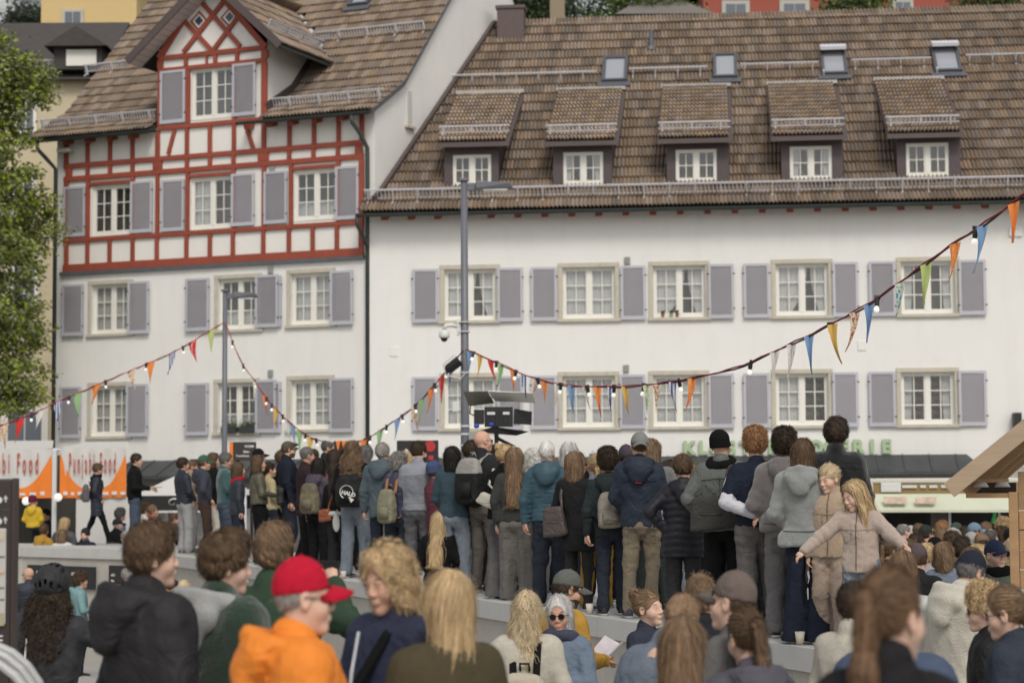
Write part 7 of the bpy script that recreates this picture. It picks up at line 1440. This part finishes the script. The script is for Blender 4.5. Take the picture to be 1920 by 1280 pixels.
for a in ((528, 845, 1.25, -70, 'man with tousled brown hair in black behind the navy coat', ('messy', 'brown'), 'black', 0), (650, 838, 1.2, -40, 'woman with long black hair and a black coat behind the wavy blonde hair', ('long', 'black'), 'black', 1),
          (757, 846, 1.1, -30, 'blonde bobbed woman in charcoal between the gilet and the t-shirt', ('bob', 'blonde'), 'char', 1), (880, 828, 1.2, -35, 'man with tousled dark hair behind the hiking rucksack', ('messy', 'dark'), 'black', 0),
          (918, 838, 1.1, -30, 'woman with curly dark hair and black coat beside the bald man', ('curly', 'dark'), 'black', 1), (1010, 852, 1.15, -20, 'person with a brown bob in a black coat behind the bright blue jacket', ('bob', 'brown'), 'black', 1),
          (1118, 862, 1.2, -15, 'person with light brown cropped hair in a dark green top', ('crop', 'mid'), 'dkgreen', 0), (1252, 862, 1.15, -12, 'person with long dark hair in charcoal behind the black quilted coat', ('long', 'dark'), 'char', 1),
          (1330, 872, 1.2, -10, 'fair haired child in black behind the grey green jacket', ('short', 'blonde'), 'black', 0), (1446, 862, 1.15, -10, 'person with straight brown hair in black between the two curly boys', ('bob', 'brown'), 'black', 1)):
    P(a[0], a[1], w_(a[2]), a[3], a[4], a[5], 'cloth', a[6], 'straight', 'black', 'down', a[7], q=.024)
# zips, seams and drawcords on the nearest clothes
zipm = fab((.10, .085, .07))
for p in PEOPLE:
    l = p['label']
    if 'girl in beige fleece' in l or 'girl in pale fleece' in l:
        seam(p, [(0, 1.50), (.004, .87)], .0045, (.16, .12, .09), 1, name='zip', n=30); seam(p, [(.05, 1.30), (.055, 1.18)], .003, (.30, .23, .18), 1, name='pocket_zip'); seam(p, [(-.17, 1.30), (0, 1.285), (.17, 1.30)], .002, (.36, .27, .20), 1, name='seam')
    if 'boy with dark curls' in l or 'sage grey hoodie' in l:
        seam(p, [(-.185, .975), (0, .97), (.185, .975)], .003, (.10, .095, .09), name='seam', n=10)
    if 'grey green jacket' in l: seam(p, [(0, 1.36), (0, .92)], .0022, (.06, .07, .06)); seam(p, [(-.16, 1.33), (0, 1.345), (.16, 1.33)], .0022, (.06, .07, .06))
    if 'navy jacket and khaki' in l: seam(p, [(-.16, 1.30), (.16, 1.30)], .003, (.015, .02, .04)); seam(p, [(-.03, 1.285), (.03, 1.285)], .005, (.3, .03, .02), name='hem_tag', n=3)
    if 'pale blue grey t-shirt' in l: [seam(p, [(-.17, z), (.17, z)], .0012, (.21, .23, .28), name='stripe', n=10) for z in [1.0+.028*k for k in range(13)]]
    if 'black fleece jacket' in l: seam(p, [(-.20, 1.36), (0, 1.375), (.20, 1.36)], .002, (.03, .03, .034)); seam(p, [(0, 1.46), (0, 1.38)], .002, (.03, .03, .034))
# ------------------------------------------------------------------ behind the wall at the left
P(62, 942, ('w', 1.9), -8, 'person in yellow raincoat and burgundy beanie sitting on the wall', (None, 'dark'), 'shell', 'yellow', 'straight', 'ddenim', 'front', 0, sit=1, hat=('beanie', (.13, .015, .04)), hood=1, L=.045, rs=.02, A=.008)
shoulderbag(PEOPLE[-1], 'black crossbody strap and pouch on the yellow raincoat', 'black', 1, 1.0, .06, .05, .03, -.19, True, dz=0) if False else None
for a in ((87, 955, ('p', 43.6), 170, 'stall keeper in black with a black beanie inside the tent', (None, 'dark'), 'cloth', 'black', 'straight', 'black', 'front', 0, dict(hat=('beanie', 'black'), skin='d', h=1.7)),
          (122, 970, ('p', 40.9), -20, 'long blonde haired woman in grey quilted jacket seated behind the wall', ('long', 'blonde'), 'puffer', (.085, .08, .10), 'straight', 'black', 'front', 1, dict(sit=1, puff=.06)),
          (84, 986, ('p', 40.7), -30, 'child in mustard hooded coat seated beside the yellow raincoat', ('short', 'brown'), 'cloth', 'mustard', 'straight', 'navy', 'front', 1, dict(sit=1, hood=1)),
          (118, 998, ('p', 40.5), 0, 'fair short haired person in a white shirt seen from behind the wall', ('bob', 'mid'), 'cloth', 'white', 'straight', 'navy', 'front', 1, dict(sit=1)),
          (161, 996, ('p', 40.4), 165, 'man in a dark grey beanie facing the camera behind the wall', (None, 'dark'), 'cloth', 'navy', 'straight', 'navy', 'front', 0, dict(sit=1, hat=('beanie', (.03, .03, .035)), beard='darkgrey')),
          (227, 955, ('p', 42.2), -60, 'grey haired person in blue behind the seated black jacket', ('curly', 'darkgrey'), 'cloth', (.03, .12, .24), 'straight', 'navy', 'front', 1, dict(sit=0, h=1.55)),
          (222, 973, ('p', 41.0), -50, 'person in black jacket and black cap hunched behind the wall', ('crop', 'grey'), 'cloth', 'black', 'straight', 'navy', 'front', 0, dict(sit=1, hat=('cap', 'char'), L=.05)),
          (236, 1003, ('p', 40.3), 40, 'person in light blue leaning down behind the wall', ('short', 'grey'), 'cloth', (.26, .36, .48), 'straight', 'navy', 'front', 0, dict(sit=1, L=.03)),
          (273, 945, ('p', 42.4), -70, 'curly brown haired person beside the blue jeans', ('curly', 'brown'), 'cloth', 'cream', 'straight', 'navy', 'front', 1, dict(h=1.5)),
          (288, 947, ('p', 41.5), -80, 'fair woman in sunglasses and a coral jumper', ('short', 'mid'), 'knit', 'coral', 'straight', 'navy', 'front', 1, dict(glass='sun', h=1.5)),
          (326, 963, ('p', 41.2), -60, 'woman with brown bun and a striped navy jacket', ('bun', 'brown'), 'cloth', (.06, .06, .12), 'straight', 'navy', 'front', 1, dict(h=1.4)),
          (308, 978, ('p', 40.6), -30, 'person with white hair and cream jumper low behind the wall', ('bob', 'white'), 'knit', 'cream', 'straight', 'navy', 'front', 1, dict(sit=1))):
    P(*a[:-1], **a[-1])
# lower square, far side, below the wall
P(56, 1063, ('g', 35.5), 20, 'bald man in navy quilted jacket and sunglasses below the wall', (None, 'dark'), 'puffer', (.02, .028, .05), 'slim', 'navy', 'front', puff=.06, glass='sun', turn=40)
P(154, 1074, ('g', 33.0), -75, 'boy in an aqua hooded sweatshirt below the black banner', ('curly', 'brown'), 'cloth', 'aqua', 'straight', 'navy', 'hold', hood=1)
P(322, 1086, ('g', 29.0), 110, 'woman in bright pink patterned scarf and sunglasses by the wall', ('short', 'dark'), 'cloth', (.42, .06, .14), 'straight', 'navy', 'front', 1, glass='sun', scarf=(.55, .13, .03))
P(346, 1086, ('g', 27.0), -20, 'short blonde haired person in a white jumper below the wall', ('crop', 'pale'), 'knit', 'white', 'straight', 'navy', 'front', 1)
P(241, 1064, ('g', 33.5), -60, 'grey haired person beside the small notice board', ('short', 'grey'), 'cloth', 'char', 'straight', 'navy', 'front', 0)
# ------------------------------------------------------------------ foreground, out of focus
p = P(100, 1062, ('g', 11.5), -6, 'cyclist in black helmet with long dark curls raising both hands', ('frizz', 'dark'), 'shell', (.035, .035, .042), 'slim', 'black', (((.34, .02, 1.27), (.165, .05, 1.50)), ((.36, .06, 1.30), (.24, .20, 1.50))), 1, hat=('helmet', (.03, .03, .034)), noleg=1, L=.025, hem=.8)
mb = MB(); mb.tube([(-.10, -.135, 1.36), (-.105, -.165, 1.2), (-.09, -.165, 1.02)], .006, 5); local_box(p, 'reflective_piping', 'pale reflective piping on the cyclist back', 'piping', mb, m_white) if False else mb.build('piping', m_white, p)
P(288, 983, ('g', 8.0), -52, 'young man with thick brown hair in a black hooded jacket', ('quiff', 'brown'), 'shell', (.020, .018, .020), 'straight', 'black', 'down', 0, hood=1, L=.038, rs=.018, noleg=1, turn=-18, skin='c', hem=.8, tilt=2)
P(424, 1000, ('g', 8.4), -48, 'young man in dark green coat with a grey hood', ('messy', 'brown'), 'fleece', (.018, .048, .026), 'straight', 'black', 'down', 0, hood=0, L=.042, rs=.02, noleg=1, turn=-25, skin='c', hem=.8, hoodc=(.36, .36, .355), roll=4)
p = P(516, 985, ('g', 9.2), -18, 'fair brown haired man holding up a phone to film', ('quiff', 'mid'), 'cloth', (.03, .07, .035), 'straight', 'black', ('front', ((.27, .16, 1.33), (.13, .30, 1.50))), 0, noleg=1, L=.02, skin='c')
local_box(p, 'phone', 'black phone held up above the red cap', 'phone', MB().box(.0, .33, 1.52, .15, .342, 1.60), M_blackm)
P(570, 1047, ('g', 6.7), -78, 'man in a red cap and bright orange hooded jacket', ('crop', 'grey'), 'shell', 'orange', 'straight', 'black', 'down', 0, hat=('cap', (.48, .012, .035)), hood=1, L=.040, rs=.022, noleg=1, tilt=-2, skin='c', hem=.8, glass='clear', A=.012)
p = P(733, 1021, ('g', 7.7), 128, 'smiling woman with curly blonde hair in a blue anorak', ('curlybob', 'blonde'), 'shell', (.022, .028, .072), 'straight', 'black', ('down', ((.25, .02, 1.10), (.14, .22, .92))), 1, glass='up', noleg=1, L=.032, rs=.02, tilt=-13, turn=8, skin='a', hem=.8, A=.010, collar=1.2)
shoulderbag(p, 'black crossbody strap over the blue anorak', 'black', 1, .86, .12, .09, .05, .16, True) if False else None
mb = MB(); pts = [Vector(v) for v in ((-.10, -.05, 1.50), (-.10, .09, 1.44), (-.02, .175, 1.25), (.08, .19, 1.05), (.14, .17, .90))]
mb.strip([[q+Vector((-.022, 0, 0)), q+Vector((.022, 0, .01)), q+Vector((.022, -.01, .0)), q+Vector((-.022, -.01, -.01))] for q in pts], close=True); local_box(p, 'bag_strap', 'broad black bag strap across the blue anorak', 'bag', mb, fab(C_['black'], 'cloth'))
mb = MB(); mb.tube([(-.03, .165, 1.45), (-.02, .19, 1.3), (-.0, .195, 1.12)], .006, 6).build('zip', M_galv, p)
P(832, 1068, ('g', 7.3), 32, 'woman with half tied dark blonde hair in an olive coat', ('verylong', 'blonde'), 'knit', (.085, .068, .036), 'straight', 'black', 'down', 1, noleg=1, L=.028, rs=.012, turn=8, skin='c', hem=.8)
p = P(986, 1108, ('g', 12.0), -6, 'blonde woman in a cream jumper with a beige rucksack', ('wavy', 'pale'), 'knit', 'cream', 'straight', 'black', 'down', 1, noleg=1, L=.032, rs=.018, hem=.85, turn=-12)
backpack(p, 'beige folded top rucksack with black straps on the cream jumper', (.46, .40, .32), (.46, .40, .32), 'pack', .15, .21, 1.06)
P(1048, 1114, ('g', 13.0), 160, 'grey blonde woman in sunglasses, denim jacket and navy scarf', ('bob', 'silver'), 'cloth', (.13, .19, .27), 'straight', 'navy', 'cross', 1, glass='sun', noleg=1, L=.026, rs=.014, scarf=(.06, .07, .12), tilt=-4, turn=8, skin='b')
p = P(1058, 1068, ('g', 14.0), -62, 'bearded man in grey green cap and mustard jacket reading a leaflet', ('short', 'dark'), 'cloth', 'mustard', 'straight', 'black', 'hold', 0, hat=('cap', (.115, .12, .105)), noleg=0, L=.03, rs=.016, tilt=-16, turn=-10, beard='dark')
local_box(p, 'leaflet', 'open white leaflet held by the man in the mustard jacket', 'paper', MB().add([(-.14, .30, 1.16), (.0, .34, 1.12), (.02, .44, 1.22), (-.12, .40, 1.27), (.14, .31, 1.17), (.16, .40, 1.25)], [(0, 1, 2, 3), (1, 4, 5, 2)]), mat('leaflet_paper', (.62, .57, .62), .7, var=.2, vscale=12))
P(1216, 1104, ('g', 13.6), -128, 'woman with a curly bun and pale scrunchie looking to the right', ('bun', 'mid'), 'cloth', (.035, .04, .07), 'straight', 'black', 'front', 1, noleg=1, skin='c', tilt=4)
P(1148, 1090, ('g', 9.0), -42, 'man in a steel blue shirt bending forward', ('crop', 'mid'), 'cloth', (.15, .19, .25), 'straight', 'black', 'down', 0, noleg=1, L=.034, rs=.014, lean=-16, tilt=-22, A=.010, h=1.84, skin='c')
P(1275, 1154, ('g', 7.6), -6, 'woman with long brown hair close in front, out of focus', ('long', 'mid'), 'cloth', 'cream', 'straight', 'black', 'down', 1, noleg=1, turn=-10, hem=.8)
P(1314, 1076, ('g', 10.6), -12, 'light brown haired boy in a dark jacket between the caps', ('short', 'mid'), 'cloth', (.02, .022, .03), 'straight', 'black', 'down', 0, noleg=1, L=.03)
P(1366, 1072, ('g', 8.6), 58, 'man in a taupe baseball cap facing left in a grey shirt', ('crop', 'brown'), 'cloth', (.13, .125, .12), 'straight', 'black', 'front', 0, hat=('cap', (.15, .115, .10)), noleg=1, L=.03, rs=.012, skin='c', hem=.8)
P(1398, 1137, ('g', 8.3), 22, 'woman with brown ponytail in a grey lilac hooded top', ('ponytail', 'brown'), 'cloth', (.10, .09, .12), 'straight', 'black', 'down', 1, noleg=1, hood=1, hem=.8, skin='c')
P(1668, 1062, ('g', 5.2), -42, 'woman with long auburn ponytail very close and blurred', ('ponytail', 'auburn'), 'cloth', (.02, .018, .02), 'straight', 'black', 'down', 1, noleg=1, turn=-6, skin='c', hem=.9, collar=1.3, L=.03)
P(1598, 1090, ('g', 10.4), -40, 'dark haired bearded man in a cream jumper at the end of the wall', ('short', 'dark'), 'knit', 'cream', 'straight', 'black', 'front', 0, noleg=1, turn=-25, beard='brown', L=.03, rs=.014, collar=1.4)
P(1668, 1115, ('g', 8.0), -8, 'broad person in a blue jumper hidden behind the blurred ponytail', ('short', 'brown'), 'knit', (.07, .11, .20), 'straight', 'black', 'down', 0, noleg=1, L=.075, rs=.03, hem=.8)
P(1756, 1238, ('g', 5.2), -10, 'person in a pink jacket low at the bottom right', ('short', 'brown'), 'shell', 'pinkb', 'straight', 'black', 'down', 0, noleg=1, L=.03, h=1.4, child=1) if False else None
p = P(1757, 1026, ('g', 12.2), -62, 'man in navy and red cap and cream hoodie raising his fist', ('short', 'darkgrey'), 'fleece', 'cream', 'straight', 'black', ('front', ((.27, .16, 1.12), (.22, .30, 1.33))), 0, hat=('cap', 'navy'), noleg=1, hood=1, L=.036, rs=.022, tilt=-20, lean=-8, beard='darkgrey', hem=.85)
mb = MB(); mb.box(.13, .30, 1.24, .20, .38, 1.33); local_box(p, 'snack_box', 'small orange cardboard snack box in his hand', 'box', mb, mat('card', (.42, .19, .06), .8))
P(1816, 1024, ('g', 14.6), -22, 'man in a navy jersey with short brown hair and glasses', ('crop', 'brown'), 'cloth', (.028, .035, .10), 'straight', 'black', 'down', 0, noleg=1, glass='clear', L=.024, rs=.014, turn=-25, hem=.8)
P(1865, 1013, ('p', 17.4), -152, 'man in a navy cap and dark green jacket facing the camera', ('crop', 'brown'), 'shell', (.085, .11, .08), 'straight', 'black', 'down', 0, hat=('cap', (.03, .045, .11)), scarf='black', L=.026, rs=.012, skin='c')
P(1884, 1096, ('g', 9.4), 66, 'woman in glasses and dark denim shirt facing left', ('tied', 'mid'), 'cloth', (.035, .045, .07), 'straight', 'black', 'front', 1, glass='clear', noleg=1, L=.03, rs=.014, tilt=-8, skin='c', hem=.8, A=.010)
P(1840, 1098, ('g', 11.2), 78, 'curly blonde woman in sunglasses behind the denim shirt', ('curly', 'blonde'), 'shell', 'black', 'straight', 'black', 'front', 1, glass='sun', noleg=1, tilt=-4, skin='c')
P(1690, 1031, ('g', 12.6), -20, 'person with parted light brown hair above the blurred ponytail', ('bob', 'mid'), 'cloth', 'white', 'straight', 'black', 'down', 1, noleg=1)
P(1720, 1019, ('p', 17.5), -35, 'person in a mauve cap beside the cream hoodie', ('short', 'brown'), 'cloth', 'char', 'straight', 'black', 'down', 0, hat=('cap', (.11, .08, .085)), noleg=1)
# ------------------------------------------------------------------ the dense crowd on the square at the right
crowd = [(1694, 981, 29, -80, 'sides', 'grey', None, 'red'), (1722, 980, 29.5, -75, 'crop', 'brown', 'sun', 'char'), (1736, 984, 28.5, -70, 'short', 'dark', 'capsun', 'black'), (1719, 998, 26, -60, 'short', 'dark', None, 'navy'),
         (1766, 991, 28, -90, 'bob', 'mid', None, 'burg'), (1786, 992, 28, -20, 'curlybob', 'silver', None, 'sage'), (1753, 1007, 24, -10, None, 'dark', 'beanie', 'char'), (1783, 1000, 24.5, -15, 'curly', 'brown', None, 'olive'),
         (1802, 1009, 21.5, -20, 'messy', 'dark', None, 'navy'), (1818, 997, 26, -50, 'short', 'grey', 'cap', 'cream'), (1827, 980, 29, -60, 'short', 'brown', 'capb', 'teal'), (1838, 998, 25.5, -70, 'crop', 'mid', 'sun', 'tan'),
         (1857, 990, 27, -30, 'sides', 'darkgrey', None, 'mustard'), (1880, 972, 31, -100, 'curly', 'blonde', None, 'coral'), (1874, 990, 27.5, -30, 'curly', 'brown', None, 'green'), (1703, 1009, 24, -20, 'bob', 'brown', 'sun', 'beige'),
         (1733, 1018, 21, -10, 'short', 'blonde', None, 'lgrey'), (1844, 1013, 22, -20, 'bob', 'dark', None, 'rust'), (1893, 990, 26.5, -20, 'short', 'black', None, 'sky'), (1676, 1000, 25, -30, 'long', 'mid', None, 'navy'),
         (1655, 992, 27.5, -50, 'short', 'brown', None, 'grey'), (1742, 990, 31, -60, 'bob', 'blonde', None, 'pink'), (1808, 986, 31, -50, 'long', 'dark', None, 'white'), (1662, 1012, 22, -20, 'ponytail', 'brown', None, 'purple'),
         (1770, 1015, 20, -25, 'halfup', 'mid', None, 'steel'), (1849, 978, 33, -60, 'short', 'mid', None, 'brown'), (1706, 985, 32.5, -50, 'silverbob', 'silver', None, 'blue'), (1900, 1010, 21, -30, 'curlybob', 'pale', None, 'white'),
         (1645, 1005, 24, -10, 'curly', 'dark', None, 'khaki'), (1792, 980, 33.5, -70, None, 'dark', 'beanieg', 'aqua'), (1764, 978, 34, -50, 'messy', 'ginger', None, 'black'), (1832, 1019, 20, -15, 'long', 'blonde', None, 'wine')]
hn = dict(sides='balding', crop='cropped', short='short', bob='bobbed', curlybob='fluffy', curly='curly', messy='tousled', long='long', ponytail='ponytailed', halfup='clipped up', silverbob='smooth'); cn = dict(grey='grey', brown='brown', dark='dark', mid='light brown', silver='silver', blonde='blonde', darkgrey='iron grey', black='black', pale='pale blonde', ginger='ginger')
tn = dict(char='charcoal', lgrey='pale grey', burg='burgundy', sage='sage', tan='taupe', coral='coral', sky='sky blue', steel='dusty blue', wine='wine red', aqua='aqua', olive='olive', beige='beige', rust='rust', pink='pink', purple='plum')
for px, yt, Y, fc, hr, hc, acc, tc in crowd:
    hat = {'cap': ('cap', (.33, .32, .30)), 'capsun': ('cap', (.03, .035, .03)), 'capb': ('cap', (.13, .24, .36)), 'beanie': ('beanie', 'black'), 'beanieg': ('beanie', (.05, .09, .06))}.get(acc)
    lab = '%s in a %s top in the far right crowd' % ({'beanie': 'person in a black knitted hat', 'beanieg': 'person in a dark green knitted hat', 'cap': 'person in a pale grey cap', 'capsun': 'person in a black cap and sunglasses', 'capb': 'person in a light blue cap'}.get(acc) or '%s %s haired person%s' % (hn[hr], cn[hc], ' in sunglasses' if acc == 'sun' else ''), tn.get(tc, tc))
    P(px, yt, ('p', Y), fc, lab, (hr, hc), 'cloth', tc, 'straight', 'ddenim', 'front' if Y < 26 else 'down', hr in ('bob', 'long', 'ponytail', 'halfup', 'curlybob', 'silverbob'), hat=hat, glass='sun' if acc in ('sun', 'capsun') else None, tilt=random.uniform(-10, 6), turn=random.uniform(-30, 15), q=.032, noleg=1 if Y < 0 else 0, skin=random.choice('aabc'))

for k, (px, lab) in enumerate(((1493, 'paper cup standing on the coping beside the navy flares'), (1100, 'white paper cup left on the coping below the mustard trousers'), (645, 'crumpled paper cup on the coping near the red cap'))):
    q = wall_at(px, .10); tag(MB().lathe([(.028, 0), (.04, .10), (.036, .10), (.026, .012)], 14).build('paper_cup', mat('cup_card', (.55, .50, .42), .7), None, True, loc=(q.x, q.y, WALL_Z+.001)), lab, 'cup', 'paper cups on the wall')
